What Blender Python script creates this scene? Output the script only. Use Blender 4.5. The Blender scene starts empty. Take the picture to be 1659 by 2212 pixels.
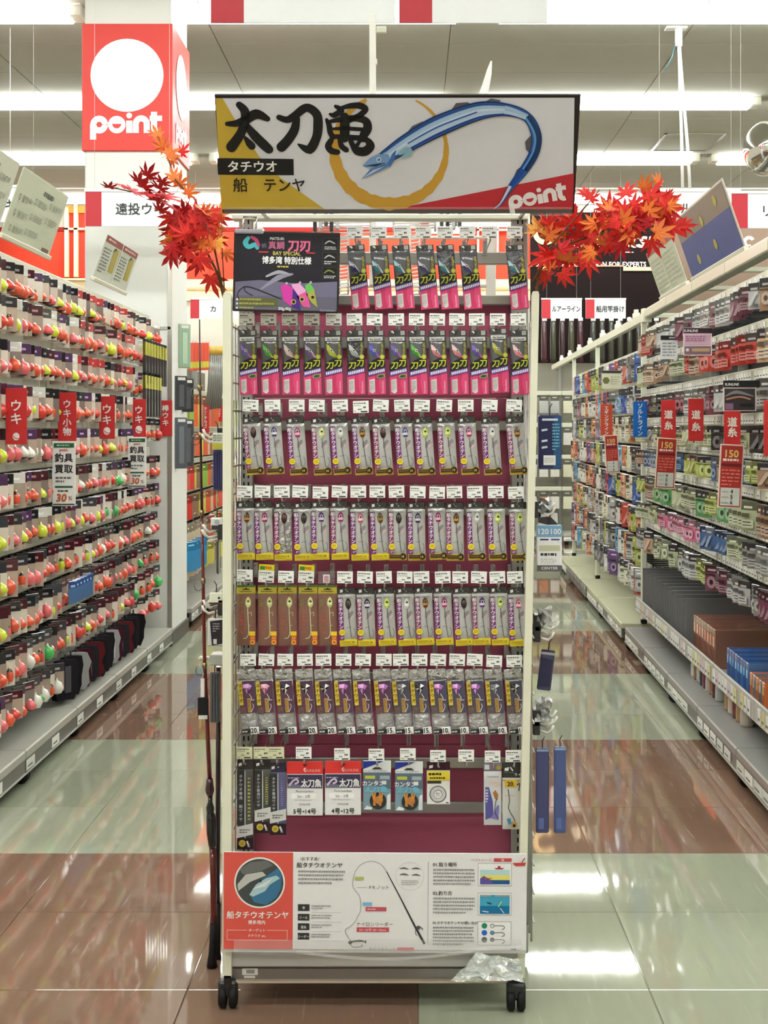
import bpy, bmesh, math, random
from mathutils import Vector, Matrix

# ---------------------------------------------------------------- camera, world, exposure
SC = bpy.context.scene
F, H, X0, Y0 = 3100.0, 1.46, 887.0, 925.0      # focal length in px, eye height, vanishing point (1659x2212 frame)
cam_d = bpy.data.cameras.new('camera')
cam = bpy.data.objects.new('camera', cam_d)
SC.collection.objects.link(cam)
cam.location = (0, 0, H)
cam.rotation_euler = (math.pi / 2, 0, 0)
cam_d.sensor_fit = 'VERTICAL'
cam_d.sensor_height = 36
cam_d.lens = F / 2212 * 36
cam_d.shift_x = (829.5 - X0) / 2212
cam_d.shift_y = (Y0 - 1106) / 2212
cam_d.clip_start = 0.05
SC.camera = cam
w = bpy.data.worlds.new('world'); SC.world = w; w.use_nodes = True
w.node_tree.nodes['Background'].inputs[0].default_value = (1, 1, .98, 1)
w.node_tree.nodes['Background'].inputs[1].default_value = 0.0
vs = SC.view_settings
vs.view_transform = 'Standard'; vs.look = 'None'; vs.gamma = 1; vs.exposure = 1.62; vs.use_curve_mapping = False
TUBE_POWER = 6.6

random.seed(7)
PI = math.pi
COL = SC.collection

# ---------------------------------------------------------------- helpers
def lin(c):
    return tuple(((v / 255) / 12.92 if v / 255 <= .04045 else ((v / 255 + .055) / 1.055) ** 2.4) for v in c[:3])

def P(x, y, Z):
    return Vector(((x - X0) * Z / F, Z, H - (y - Y0) * Z / F))

def px(x, Z): return (x - X0) * Z / F
def pz(y, Z): return H - (y - Y0) * Z / F

MATS = {}
def mat(name, rough=.5, metal=0., spec=.5, coat=0., alpha=1., trans=0., emis=0., noise=0., nscale=20., bump=0., bscale=60., stretch=None, rvar=0.):
    m = bpy.data.materials.new(name); m.use_nodes = True
    nt = m.node_tree; b = nt.nodes['Principled BSDF']
    at = nt.nodes.new('ShaderNodeAttribute'); at.attribute_name = 'Col'
    src = at.outputs['Color']
    tc = nt.nodes.new('ShaderNodeNewGeometry')
    vec = tc.outputs['Position']
    if stretch:
        mp = nt.nodes.new('ShaderNodeMapping'); mp.inputs['Scale'].default_value = stretch
        nt.links.new(vec, mp.inputs['Vector']); vec = mp.outputs['Vector']
    if noise:
        n = nt.nodes.new('ShaderNodeTexNoise'); n.inputs['Scale'].default_value = nscale; n.inputs['Detail'].default_value = 4
        nt.links.new(vec, n.inputs['Vector'])
        r = nt.nodes.new('ShaderNodeMapRange')
        r.inputs['To Min'].default_value = 1 - noise; r.inputs['To Max'].default_value = 1 + noise
        nt.links.new(n.outputs['Fac'], r.inputs['Value'])
        mx = nt.nodes.new('ShaderNodeVectorMath'); mx.operation = 'SCALE'
        nt.links.new(src, mx.inputs[0]); nt.links.new(r.outputs['Result'], mx.inputs['Scale'])
        src = mx.outputs['Vector']
    nt.links.new(src, b.inputs['Base Color'])
    b.inputs['Roughness'].default_value = rough
    b.inputs['Metallic'].default_value = metal
    b.inputs['Specular IOR Level'].default_value = spec
    b.inputs['Coat Weight'].default_value = coat
    b.inputs['Coat Roughness'].default_value = .08
    b.inputs['Alpha'].default_value = alpha
    b.inputs['Transmission Weight'].default_value = trans
    if emis:
        nt.links.new(src, b.inputs['Emission Color']); b.inputs['Emission Strength'].default_value = emis
    if bump or rvar:
        n2 = nt.nodes.new('ShaderNodeTexNoise'); n2.inputs['Scale'].default_value = bscale; n2.inputs['Detail'].default_value = 3
        nt.links.new(vec, n2.inputs['Vector'])
        if bump:
            bp = nt.nodes.new('ShaderNodeBump'); bp.inputs['Strength'].default_value = bump; bp.inputs['Distance'].default_value = .01
            nt.links.new(n2.outputs['Fac'], bp.inputs['Height']); nt.links.new(bp.outputs['Normal'], b.inputs['Normal'])
        if rvar:
            r2 = nt.nodes.new('ShaderNodeMapRange'); r2.inputs['From Min'].default_value = .35; r2.inputs['From Max'].default_value = .7
            r2.inputs['To Min'].default_value = rough; r2.inputs['To Max'].default_value = rough + rvar
            nt.links.new(n2.outputs['Fac'], r2.inputs['Value']); nt.links.new(r2.outputs['Result'], b.inputs['Roughness'])
    MATS[name] = m
    return m

mat('paper', rough=.75, spec=.25, noise=.03, nscale=30)
mat('print', rough=.45, spec=.35, noise=.02, nscale=40)
mat('plastic', rough=.35, spec=.5, noise=.03, nscale=25)
mat('glossy', rough=.16, spec=.5, coat=.6, noise=.05, nscale=60)
mat('paint', rough=.38, spec=.45, noise=.03, nscale=15)
mat('wall', rough=.8, spec=.2, noise=.04, nscale=3)
mat('board', rough=.6, spec=.3, noise=.05, nscale=8)
mat('metal', rough=.3, metal=.85, noise=.06, nscale=30)
mat('chrome', rough=.12, metal=1.)
mat('rubber', rough=.6, spec=.3, noise=.1, nscale=80)
mat('film', rough=.08, spec=.6, alpha=.22, bump=.6, bscale=90)
mat('clear', rough=.05, spec=.5, alpha=.12)
mat('foil', rough=.22, metal=.55, noise=.12, nscale=90, bump=.9, bscale=70)
mat('leaf', rough=.55, spec=.3, noise=.15, nscale=60)
mat('cloth', rough=.9, spec=.1, noise=.15, nscale=120)
mat('tile', rough=.03, spec=.5, noise=.07, nscale=5, bscale=7, stretch=(9, .8, 1), rvar=.015)
def scuff_glints(m):
    # wear scratches along the aisles, their bright reflections painted in as paler colour
    nt = m.node_tree; b = nt.nodes['Principled BSDF']; src = b.inputs['Base Color'].links[0].from_socket
    g = nt.nodes.new('ShaderNodeNewGeometry'); mp = nt.nodes.new('ShaderNodeMapping'); mp.inputs['Scale'].default_value = (26, 1.5, 1); mp.inputs['Rotation'].default_value = (0, 0, .22)
    n = nt.nodes.new('ShaderNodeTexNoise'); n.inputs['Scale'].default_value = 2.2; n.inputs['Detail'].default_value = 5
    r = nt.nodes.new('ShaderNodeMapRange'); r.inputs['From Min'].default_value = .63; r.inputs['From Max'].default_value = .72; r.inputs['To Max'].default_value = .3
    mx = nt.nodes.new('ShaderNodeMixRGB'); mx.inputs[2].default_value = (.55, .53, .48, 1)
    nt.links.new(g.outputs['Position'], mp.inputs['Vector']); nt.links.new(mp.outputs['Vector'], n.inputs['Vector']); nt.links.new(n.outputs['Fac'], r.inputs['Value']); nt.links.new(r.outputs['Result'], mx.inputs[0]); nt.links.new(src, mx.inputs[1]); nt.links.new(mx.outputs[0], b.inputs['Base Color'])
scuff_glints(MATS['tile'])
mat('ceiling', rough=.9, spec=.1, noise=.03, nscale=4)
mat('mirror', rough=.03, metal=1.)
mat('tube_light', emis=TUBE_POWER)

class MB:
    """collects faces with a colour each; build() links them as one mesh object"""
    def __init__(s): s.v = []; s.f = []; s.c = []; s.sm = []
    def face(s, pts, col, smooth=False):
        n = len(s.v); s.v += [tuple(p) for p in pts]; s.f.append(tuple(range(n, n + len(pts)))); s.c.append(col); s.sm.append(smooth); return s
    def mesh(s, vs_, fs, col, smooth=False):
        n = len(s.v); s.v += [tuple(p) for p in vs_]
        for f in fs: s.f.append(tuple(i + n for i in f)); s.c.append(col); s.sm.append(smooth)
        return s
    def box(s, x0, x1, y0, y1, z0, z1, col, m=None, ch=0.):
        if ch:
            return s.cbox(x0, x1, y0, y1, z0, z1, col, m, ch)
        vv = [Vector((x, y, z)) for z in (z0, z1) for y in (y0, y1) for x in (x0, x1)]
        if m is not None: vv = [m @ p for p in vv]
        return s.mesh(vv, [(0, 2, 3, 1), (4, 5, 7, 6), (0, 1, 5, 4), (2, 6, 7, 3), (0, 4, 6, 2), (1, 3, 7, 5)], col)
    def cbox(s, x0, x1, y0, y1, z0, z1, col, m=None, ch=.002):
        cx, cy, cz = (x0 + x1) / 2, (y0 + y1) / 2, (z0 + z1) / 2
        hx, hy, hz = (x1 - x0) / 2, (y1 - y0) / 2, (z1 - z0) / 2
        ch = min(ch, hx * .9, hy * .9, hz * .9)
        vv = []; idx = {}
        for sx in (-1, 1):
            for sy in (-1, 1):
                for sz in (-1, 1):
                    for ax in range(3):
                        h = [hx, hy, hz]
                        h = [h[i] - (ch if i != ax else 0) for i in range(3)]
                        idx[(sx, sy, sz, ax)] = len(vv)
                        vv.append(Vector((cx + sx * h[0], cy + sy * h[1], cz + sz * h[2])))
        fs = []
        I = lambda sx, sy, sz, a: idx[(sx, sy, sz, a)]
        for sg in (-1, 1):
            fs.append([I(sg, -1, -1, 0), I(sg, 1, -1, 0), I(sg, 1, 1, 0), I(sg, -1, 1, 0)][::sg])
            fs.append([I(-1, sg, -1, 1), I(-1, sg, 1, 1), I(1, sg, 1, 1), I(1, sg, -1, 1)][::sg])
            fs.append([I(-1, -1, sg, 2), I(1, -1, sg, 2), I(1, 1, sg, 2), I(-1, 1, sg, 2)][::sg])
        for a in (-1, 1):
            for b in (-1, 1):
                fs.append([I(a, b, -1, 0), I(a, b, 1, 0), I(a, b, 1, 1), I(a, b, -1, 1)][::-a * b])
                fs.append([I(a, -1, b, 0), I(a, 1, b, 0), I(a, 1, b, 2), I(a, -1, b, 2)][::a * b])
                fs.append([I(-1, a, b, 1), I(1, a, b, 1), I(1, a, b, 2), I(-1, a, b, 2)][::-a * b])
                for c in (-1, 1):
                    fs.append([I(a, b, c, 0), I(a, b, c, 1), I(a, b, c, 2)][::a * b * c])
        if m is not None: vv = [m @ p for p in vv]
        return s.mesh(vv, [tuple(f) for f in fs], col)
    def tube(s, path, r, col, n=6, caps=True, smooth=True):
        path = [Vector(p) for p in path]
        rs = r if isinstance(r, (list, tuple)) else [r] * len(path)
        vv = []; fs = []
        up = None
        for i, p in enumerate(path):
            d = (path[min(i + 1, len(path) - 1)] - path[max(i - 1, 0)])
            if d.length < 1e-9: d = Vector((0, 0, 1))
            d.normalize()
            if up is None:
                up = Vector((0, 0, 1)) if abs(d.z) < .9 else Vector((1, 0, 0))
            a = d.cross(up)
            if a.length < 1e-6: a = d.cross(Vector((0, 1, 0)))
            a.normalize(); b = d.cross(a); up = -b if False else up
            for k in range(n):
                t = 2 * PI * k / n
                vv.append(p + (a * math.cos(t) + b * math.sin(t)) * rs[i])
        for i in range(len(path) - 1):
            for k in range(n):
                fs.append((i * n + k, i * n + (k + 1) % n, (i + 1) * n + (k + 1) % n, (i + 1) * n + k))
        s.mesh(vv, fs, col, smooth)
        if caps and n > 2:
            m0 = len(s.v) - len(vv)
            s.f.append(tuple(m0 + k for k in range(n))[::-1]); s.c.append(col); s.sm.append(False)
            s.f.append(tuple(m0 + (len(path) - 1) * n + k for k in range(n))); s.c.append(col); s.sm.append(False)
        return s
    def lathe(s, prof, col, n=12, m=None, cols=None):
        """prof: (r, z) pairs about local z"""
        vv = []
        for r, z in prof:
            for k in range(n):
                t = 2 * PI * k / n
                vv.append(Vector((r * math.cos(t), r * math.sin(t), z)))
        if m is not None: vv = [m @ p for p in vv]
        for i in range(len(prof) - 1):
            fs = [(i * n + k, i * n + (k + 1) % n, (i + 1) * n + (k + 1) % n, (i + 1) * n + k) for k in range(n)]
            if i == 0: s.mesh(vv, fs, cols[i] if cols else col, True); base = len(s.v) - len(vv)
            else:
                for f in fs: s.f.append(tuple(q + base for q in f)); s.c.append(cols[i] if cols else col); s.sm.append(True)
        return s
    # flat print in the local XZ plane (front towards -Y)
    def flat(s, pts, col, lay=1, eps=.0005):
        a = sum(pts[i][0] * pts[(i + 1) % len(pts)][1] - pts[(i + 1) % len(pts)][0] * pts[i][1] for i in range(len(pts)))
        if a < 0: pts = pts[::-1]
        return s.face([(x, -lay * eps, z) for x, z in pts], col)
    def rect(s, x0, z0, x1, z1, col, lay=1, eps=.0005):
        return s.flat([(min(x0, x1), min(z0, z1)), (max(x0, x1), min(z0, z1)), (max(x0, x1), max(z0, z1)), (min(x0, x1), max(z0, z1))], col, lay, eps)
    def disc(s, x, z, r, col, lay=1, eps=.0005, n=20, rz=None):
        rz = rz or r
        return s.flat([(x + r * math.cos(2 * PI * k / n), z + rz * math.sin(2 * PI * k / n)) for k in range(n)], col, lay, eps)
    def ring(s, x, z, r0, r1, col, lay=1, eps=.0005, n=24, a0=0, a1=2 * PI):
        for k in range(n):
            t0 = a0 + (a1 - a0) * k / n; t1 = a0 + (a1 - a0) * (k + 1) / n
            s.flat([(x + r0 * math.cos(t0), z + r0 * math.sin(t0)), (x + r1 * math.cos(t0), z + r1 * math.sin(t0)),
                    (x + r1 * math.cos(t1), z + r1 * math.sin(t1)), (x + r0 * math.cos(t1), z + r0 * math.sin(t1))], col, lay, eps)
        return s
    def ribbon(s, pts, ws, col, lay=1, eps=.0005, sub=4, cap=True):
        """brush stroke through pts with half-width ws"""
        if not isinstance(ws, (list, tuple)): ws = [ws] * len(pts)
        pp = []; ww = []
        n = len(pts)
        for i in range(n - 1):
            p0, p1, p2, p3 = pts[max(i - 1, 0)], pts[i], pts[i + 1], pts[min(i + 2, n - 1)]
            for k in range(sub):
                t = k / sub
                f = lambda a, b, c, d: .5 * (2 * b + (c - a) * t + (2 * a - 5 * b + 4 * c - d) * t * t + (3 * b - a - 3 * c + d) * t ** 3)
                pp.append((f(p0[0], p1[0], p2[0], p3[0]), f(p0[1], p1[1], p2[1], p3[1])))
                ww.append(ws[i] + (ws[i + 1] - ws[i]) * t)
        pp.append(pts[-1]); ww.append(ws[-1])
        L = []; R = []
        for i, p in enumerate(pp):
            q0 = pp[max(i - 1, 0)]; q1 = pp[min(i + 1, len(pp) - 1)]
            dx, dz = q1[0] - q0[0], q1[1] - q0[1]; d = math.hypot(dx, dz) or 1e-9
            nx, nz = -dz / d * ww[i], dx / d * ww[i]
            L.append((p[0] + nx, p[1] + nz)); R.append((p[0] - nx, p[1] - nz))
        for i in range(len(pp) - 1):
            s.flat([L[i], L[i + 1], R[i + 1], R[i]], col, lay, eps)
        if cap:
            for i in (0, -1):
                if ww[i] > 1e-6: s.disc(pp[i][0], pp[i][1], ww[i], col, lay + .1 - .05 * i, eps, n=12)
        return s
    def text(s, body, x, z, size, col, lay=1, eps=.0005, align='C', bold=0., sx=1., vert=False, rot=0., shear=0.):
        """x,z: left/centre baseline; size: em height"""
        if vert:
            for i, ch in enumerate(body):
                s.text(ch, x, z - i * size * (vert if isinstance(vert, float) else 1.0), size, col, lay, eps, 'C', bold, sx)
            return s
        vv, ff, wd = glyphs(body, bold)
        off = -wd / 2 if align == 'C' else (0 if align == 'L' else -wd)
        cs, sn = math.cos(rot), math.sin(rot)
        q = []
        for a, b, j in vv:
            u = (a + off) * size * sx + b * size * shear; t = b * size
            q.append((x + u * cs - t * sn, -(lay + j) * eps, z + u * sn + t * cs))
        n = len(s.v); s.v += q
        for f in ff: s.f.append(tuple(i + n for i in f)); s.c.append(col); s.sm.append(False)
        return s
    def scribble(s, x0, z0, x1, z1, col, rows, lay=1, eps=.0005, fill=.5, seed=0, dash=.012):
        """rows of tiny broken print too small to read"""
        rn = random.Random(seed)
        hh = (z1 - z0) / rows
        for i in range(rows):
            zc = z0 + (i + .5) * hh
            x = x0; end = x1 - (x1 - x0) * rn.random() * (.5 if i == 0 else .08)
            while x < end:
                wd = min(dash * (.4 + rn.random()), end - x)
                s.rect(x, zc - hh * fill / 2 * (.6 + .4 * rn.random()), x + wd, zc + hh * fill / 2, col, lay, eps)
                x += wd + dash * .25
        return s
    def build(s, name, material, parent=None, org=None, tri=False):
        if not s.f: return None
        me = bpy.data.meshes.new(name)
        vv = s.v if org is None else [(a - org[0], b - org[1], c - org[2]) for a, b, c in s.v]
        me.from_pydata(vv, [], s.f)
        att = me.color_attributes.new('Col', 'FLOAT_COLOR', 'CORNER')
        data = []
        cache = {}
        for f, c in zip(s.f, s.c):
            if c not in cache: cache[c] = lin(c) + (1.,)
            data.extend(cache[c] * len(f))
        att.data.foreach_set('color', data)
        me.polygons.foreach_set('use_smooth', s.sm)
        me.update()
        me.materials.append(MATS[material] if isinstance(material, str) else material)
        return link(name, me, parent)

def link(name, me, parent=None):
    o = bpy.data.objects.new(name, me); COL.objects.link(o)
    if parent is not None: o.parent = parent
    return o

_G = {}
def glyphs(body, bold=0.):
    key = (body, bold)
    if key not in _G:
        c = bpy.data.curves.new('t', 'FONT'); c.body = body; c.resolution_u = 2
        o = bpy.data.objects.new('t', c)
        m = o.to_mesh()
        vv = [(v.co.x, v.co.y, 0.) for v in m.vertices]
        ff = []
        for p in m.polygons:
            f = tuple(p.vertices)
            a = sum(vv[f[i]][0] * vv[f[(i + 1) % len(f)]][1] - vv[f[(i + 1) % len(f)]][0] * vv[f[i]][1] for i in range(len(f)))
            ff.append(f if a > 0 else f[::-1])
        wd = max([v[0] for v in vv] or [0]) + min([v[0] for v in vv] or [0])
        o.to_mesh_clear(); bpy.data.objects.remove(o); bpy.data.curves.remove(c)
        if bold:
            v0, f0 = vv, ff; vv = []; ff = []
            for j, (dx, dz) in enumerate(((-.6, -.6), (.6, -.6), (-.6, .6), (.6, .6), (0, 0))):
                n = len(vv); vv += [(x + dx * bold, z + dz * bold, j * .15) for x, z, _ in v0]; ff += [tuple(i + n for i in f) for f in f0]
        _G[key] = (vv, ff, wd)
    return _G[key]

def tag(o, label=None, cat=None, group=None, kind=None):
    if label: o['label'] = label
    if cat: o['category'] = cat
    if group: o['group'] = group
    if kind: o['kind'] = kind
    return o

def thing(name, label, cat, loc=(0, 0, 0), rz=0., group=None, rot=None, m=None):
    o = bpy.data.objects.new(name, None); COL.objects.link(o); o.empty_display_size = .05
    if m is not None: o.matrix_world = m
    else:
        o.location = loc; o.rotation_euler = rot if rot else (0, 0, rz)
    return tag(o, label, cat, group)

ORD = ['zeroth', 'first', 'second', 'third', 'fourth', 'fifth', 'sixth', 'seventh', 'eighth', 'ninth', 'tenth', 'eleventh', 'twelfth', 'thirteenth', 'fourteenth', 'fifteenth', 'sixteenth', 'seventeenth', 'eighteenth']

_ON = 'zeroth first second third fourth fifth sixth seventh eighth ninth tenth eleventh twelfth thirteenth fourteenth fifteenth sixteenth seventeenth eighteenth nineteenth twentieth'.split()
def ordw(n):
    if n <= 20: return _ON[n]
    t = n // 10; u = n % 10
    tens = {2: 'twent', 3: 'thirt', 4: 'fort', 5: 'fift', 6: 'sixt', 7: 'sevent'}[t]
    return tens + 'ieth' if u == 0 else tens + 'y-' + _ON[u]
# ---------------------------------------------------------------- colours (sRGB 0-255)
WHITE = (238, 238, 234); CREAM = (226, 226, 206); BLACK = (22, 22, 24); GREY = (150, 150, 148); DGREY = (70, 70, 72)
RED = (205, 52, 50); MASKRED = (222, 66, 58); INK = (30, 30, 32)
# ================================================================ the room
CEIL = 4.46; BACK = 19.3; FRONT = -3.0; SIDE = 6.2
BROWN = (130, 103, 86); TAN = (156, 161, 140)
T = .6; TX = .02; TZ = 4.93
def tile_col(x, z):
    return BROWN if (math.floor((x - TX) / 1.8) + math.floor((z - TZ) / 1.8)) % 2 == 0 else TAN

floor_o = MB()
n0, n1 = -10, 10
for i in range(-11, 12):
    for j in range(-14, 25):
        x0 = TX + i * T; z0 = TZ + j * T
        c = tile_col(x0 + .1, z0 + .1)
        floor_o.face([(x0, z0, -.004), (x0 + T, z0, -.004), (x0 + T, z0 + T, -.004), (x0, z0 + T, -.004)], c)
floor_o.box(-SIDE, SIDE, FRONT, BACK, -.1, -.006, (60, 58, 52))
FLOOR = tag(floor_o.build('floor', 'tile'), kind='structure')
tile_me = {}
for c in (BROWN, TAN):
    for v in range(3):
        cc = tuple(max(0, min(255, int(k * (1 + (v - 1) * .03)))) for k in c)
        tb = MB().cbox(.0015, T - .0015, .0015, T - .0015, -.012, 0, cc, ch=.0012)
        o = tb.build('tile', 'tile', FLOOR); tile_me[(c, v)] = o.data; COL.objects.unlink(o); bpy.data.objects.remove(o)
for i in range(-4, 4):
    for j in range(-6, 24):
        x0 = TX + i * T; z0 = TZ + j * T
        o = link('tile', tile_me[(tile_col(x0 + .1, z0 + .1), random.randrange(3))], FLOOR)
        o.location = (x0, z0, 0)

cb = MB().box(-SIDE, SIDE, FRONT, BACK, CEIL + .012, CEIL + .1, (186, 186, 174))
CEILO = tag(cb.build('ceiling', 'ceiling'), kind='structure')
pm = MB().cbox(.003, 1.797, .003, .897, 0, .012, (186, 186, 174), ch=.003).build('ceiling_panel', 'ceiling', CEILO)
first = True
for i in range(-4, 4):
    for j in range(0, 13):
        o = pm if first else link('ceiling_panel', pm.data, CEILO)
        first = False
        o.location = (.3 + i * 1.8, BACK - .9 * (j + 1), CEIL)
# access hatch outline
hb = MB()
a, b = P(1425, 297, 14.9), P(1550, 297, 14.9)
hy0, hy1 = 14.6, 15.5
for (q0, q1, r0, r1) in ((a.x, b.x, hy0, hy0 + .03), (a.x, b.x, hy1, hy1 + .03), (a.x, a.x + .03, hy0, hy1), (b.x, b.x + .03, hy0, hy1)):
    hb.box(q0, q1, r0, r1, CEIL - .008, CEIL + .005, (150, 150, 142))
tag(hb.build('trim_1', 'paint'), kind='structure')

for nm, bx in (('wall_left', (-SIDE - .1, -SIDE, FRONT, BACK)), ('wall_right', (SIDE, SIDE + .1, FRONT, BACK)),
               ('wall_front', (-SIDE, SIDE, FRONT - .1, FRONT)), ('wall_back', (-SIDE, SIDE, BACK, BACK + .1))):
    tag(MB().box(bx[0], bx[1], bx[2], bx[3], 0, CEIL + .02, (214, 210, 196)).build(nm, 'wall'), kind='structure')

# coloured bands on the far wall
ZB = BACK
def band(name, x0, x1, y0, y1, col, d=.03, m='wall', Z=ZB):
    a = P(x0, y0, Z); b = P(x1, y1, Z)
    return tag(MB().box(a.x, b.x, Z - d, Z - .001, b.z, a.z, col).build(name, m), kind='structure')
band('trim_2', -160, 1145, 500, 604, (232, 74, 52))
band('trim_3', -160, 1145, 604, 650, (243, 222, 178), .04)
band('trim_4', -160, 1145, 622, 627, (226, 176, 128), .055)
band('trim_5', -160, 1145, 492, 500, (150, 44, 40), .05)
band('trim_6', 1145, 1425, 460, 800, (24, 12, 12), .05, 'wall')
band('trim_7', 1425, 1900, 470, 800, (118, 100, 86), .05)
band('trim_8', 1145, 1345, 574, 577, (190, 150, 120), .065)
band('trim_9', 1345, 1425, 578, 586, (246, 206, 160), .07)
# recessed red frame with cream bars beside the pillar
band('trim_10', 144, 186, 446, 600, (196, 60, 44), .06)
band('trim_11', 142, 186, 446, 462, (214, 150, 70), .1)
for k, (x0, x1, y0, y1) in enumerate(((144, 152, 450, 600), (164, 172, 445, 600), (144, 186, 495, 499), (140, 190, 603, 607))):
    band('trim_%d' % (12 + k), x0, x1, y0, y1, (246, 226, 176), .13)
for k, (x0, x1, y0, y1) in enumerate(((1030, 1034, 470, 560), (1072, 1076, 470, 560), (1115, 1119, 470, 560), (1030, 1119, 497, 501))):
    band('trim_%d' % (16 + k), x0, x1, y0, y1, (250, 214, 190), .13)

# writing on the dark brand wall
def wallsign(name, label, x, y, build, Z=ZB - .052):
    t = thing(name, label, 'sign', P(x, y, Z))
    b = MB(); build(b); b.build('lettering', 'print', t)
    return t
def _gk(b):
    s = Z1 = ZB / F
    b.text('amakatsu', (1325 - 1300) * s, -24 * s, 50 * s, (244, 226, 190), 3, .002, bold=.03, shear=.25)
    b.ring(-122 * s, 8 * s, 16 * s, 27 * s, (246, 206, 140), 3, .002, a0=.6, a1=5.4)
    b.ring(-122 * s, -56 * s, 10 * s, 16 * s, (246, 206, 140), 3, .002, a0=3.3, a1=5.9)
    b.rect((1345 - 1300) * s, -34 * s, (1368 - 1300) * s, -36 * s, (244, 226, 190), 4, .002)
wallsign('brand_sign', 'pale script lettering and moon emblem on the dark back wall panel', 1300, 510, _gk)
def _ex(b):
    s = ZB / F
    b.text('CREATION & INNOVATION FOR EXPERTS', (1270 - 1270) * s, 0, 14.5 * s, (248, 244, 238), 3, .002, bold=.03, sx=.92)
wallsign('slogan_sign', 'small white capital-letter slogan under the script on the dark wall', 1270, 576, _ex)
def _yy(b):
    s = ZB / F
    b.text('Y', 0, 0, 16 * s, WHITE, 3, .002, 'L', bold=.03)
    b.ring(-28 * s, 36 * s, 6 * s, 13 * s, (250, 222, 200), 3, .002, a0=.5, a1=5.2)
    b.ring(-26 * s, 18 * s, 3 * s, 9 * s, (250, 222, 200), 3, .002, a0=.5, a1=5.2)
wallsign('corner_sign', 'white lettering with looped emblem on the brown wall band', 1646, 559, _yy)

# pillar
PX0, PX1, PZ0, PZ1 = -2.18, -1.605, 9.6, 10.3
pb = MB().cbox(PX0, PX1, PZ0, PZ1, .09, CEIL, (228, 228, 222), ch=.008)
PIL = tag(pb.build('wall_pillar', 'wall'), kind='structure')
MB().cbox(PX0 - .012, PX1 + .012, PZ0 - .012, PZ1 + .012, 0, .1, (70, 70, 66), ch=.004).build('skirting', 'plastic', PIL)
MB().box(PX1 - .02, PX1 + .006, PZ0 - .006, PZ0 + .02, .1, 3.0, (190, 190, 182)).box(PX0, PX1, PZ0 - .006, PZ0, 2.12, 2.14, (180, 180, 172)).build('corner_guard', 'metal', PIL)

# box sign round the pillar (mascot inside the disc left out)
zb, zt = pz(325, 9.57), pz(50, 9.57)
sg = thing('pillar_sign', 'red pillar sign with a white disc and white shop lettering', 'sign', ((PX0 + PX1) / 2, 9.58, zb))
wdt = PX1 - PX0 + .03; ht = zt - zb
MB().cbox(-wdt / 2, wdt / 2, 0, PZ1 - 9.58 + .02, 0, ht, MASKRED, ch=.004).build('panel', 'print', sg)
b = MB(); k = 9.58 / F
b.disc(0, ht - 112 * k, 79 * k, (250, 248, 242), 2, .002, n=40)
b.build('disc', 'print', sg)
def point_logo(b, cx, cz, wpx, col, lay, eps, hole, rot=0.):
    """the rounded wordmark p-o-i-n-t; wpx: total width in metres"""
    u = wpx / 100.; cs, sn = math.cos(rot), math.sin(rot)
    def q(x, z): x -= 50; return (cx + (x * cs - z * sn) * u, cz + (x * sn + z * cs) * u)
    LY = [lay]
    def stroke(pts, wdh): LY[0] += .12; b.ribbon([q(*p) for p in pts], wdh * u, col, LY[0], eps, sub=3, cap=False)
    def arc(x, z, r, a0, a1, n=14): return [(x + r * math.cos(a0 + (a1 - a0) * i / n), z + r * math.sin(a0 + (a1 - a0) * i / n)) for i in range(n + 1)]
    stroke([(3.6, -9), (3.6, 12)], 4.2)
    stroke(arc(12, 11.5, 8.0, 0, 2 * PI), 4.2)
    c = q(36, 11.5); b.disc(c[0], c[1], 12 * u, col, lay, eps, n=24)
    c = q(36, 10.5)
    b.flat([q(*p) for p in arc(36, 12.5, 6.2, PI, 2 * PI, 10)], hole, lay + 1, eps)
    stroke([(53, 0), (53, 17)], 4.2); c = q(53, 24); b.disc(c[0], c[1], 4 * u, col, lay, eps, n=14)
    stroke([(62, 0), (62, 6)] + arc(69.5, 12.5, 7.5, PI, 0, 10) + [(77, 0)], 4.2)
    stroke([(87, 29), (87, 15)] + arc(93, 7.5, 6, PI, 1.6 * PI, 6), 4.2)
    stroke([(81, 20), (98, 20)], 3.8)
b = MB(); point_logo(b, 0, 38 * k, 158 * k, (250, 248, 244), 2, .002, MASKRED)
b.build('lettering', 'print', sg)
# the same sign on the pillar's aisle side
b = MB(); b.disc(0, ht - 112 * k, 72 * k, (240, 238, 230), 2, .002, n=32)
point_logo(b, 0, 38 * k, 150 * k, (250, 248, 244), 2, .002, MASKRED)
o = b.build('side_print', 'print', sg); o.location = (wdt / 2, (PZ1 - 9.58) / 2, 0); o.rotation_euler = (0, 0, PI / 2)

# ---------------------------------------------------------------- ceiling light rows
ROWS = (18.55, 15.8, 13.05, 10.25, 7.5, 4.75, 2.0, -.75)
LZ = H + 2.93
def light_fixture():
    root = thing('light_fixture', 'x', 'ceiling light')
    h = MB().cbox(-1.31, 1.31, -.13, .13, .07, CEIL - LZ - .002, (240, 240, 232), ch=.01)
    h.build('housing', 'paint', root)
    for y in (-.06, .06):
        MB().tube([(-1.22, y, .02), (1.22, y, .02)], .045, (250, 252, 250), 10).build('tube', 'tube_light', root)
    for sx in (-1, 1):
        MB().cbox(sx * 1.27 - .045, sx * 1.27 + .045, -.09, .09, -.012, .072, (226, 226, 212), ch=.008).build('socket', 'plastic', root)
    return root
def copy_tree(o, parent=None):
    c = o.copy(); COL.objects.link(c); c.parent = parent
    for ch in o.children: copy_tree(ch, c)
    return c
lf = light_fixture(); used = False
RN = {18.55: 'row nearest the back wall', 15.8: 'second row out from the back wall', 13.05: 'third row out from the back wall', 10.25: 'row just behind the pillar sign'}
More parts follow.
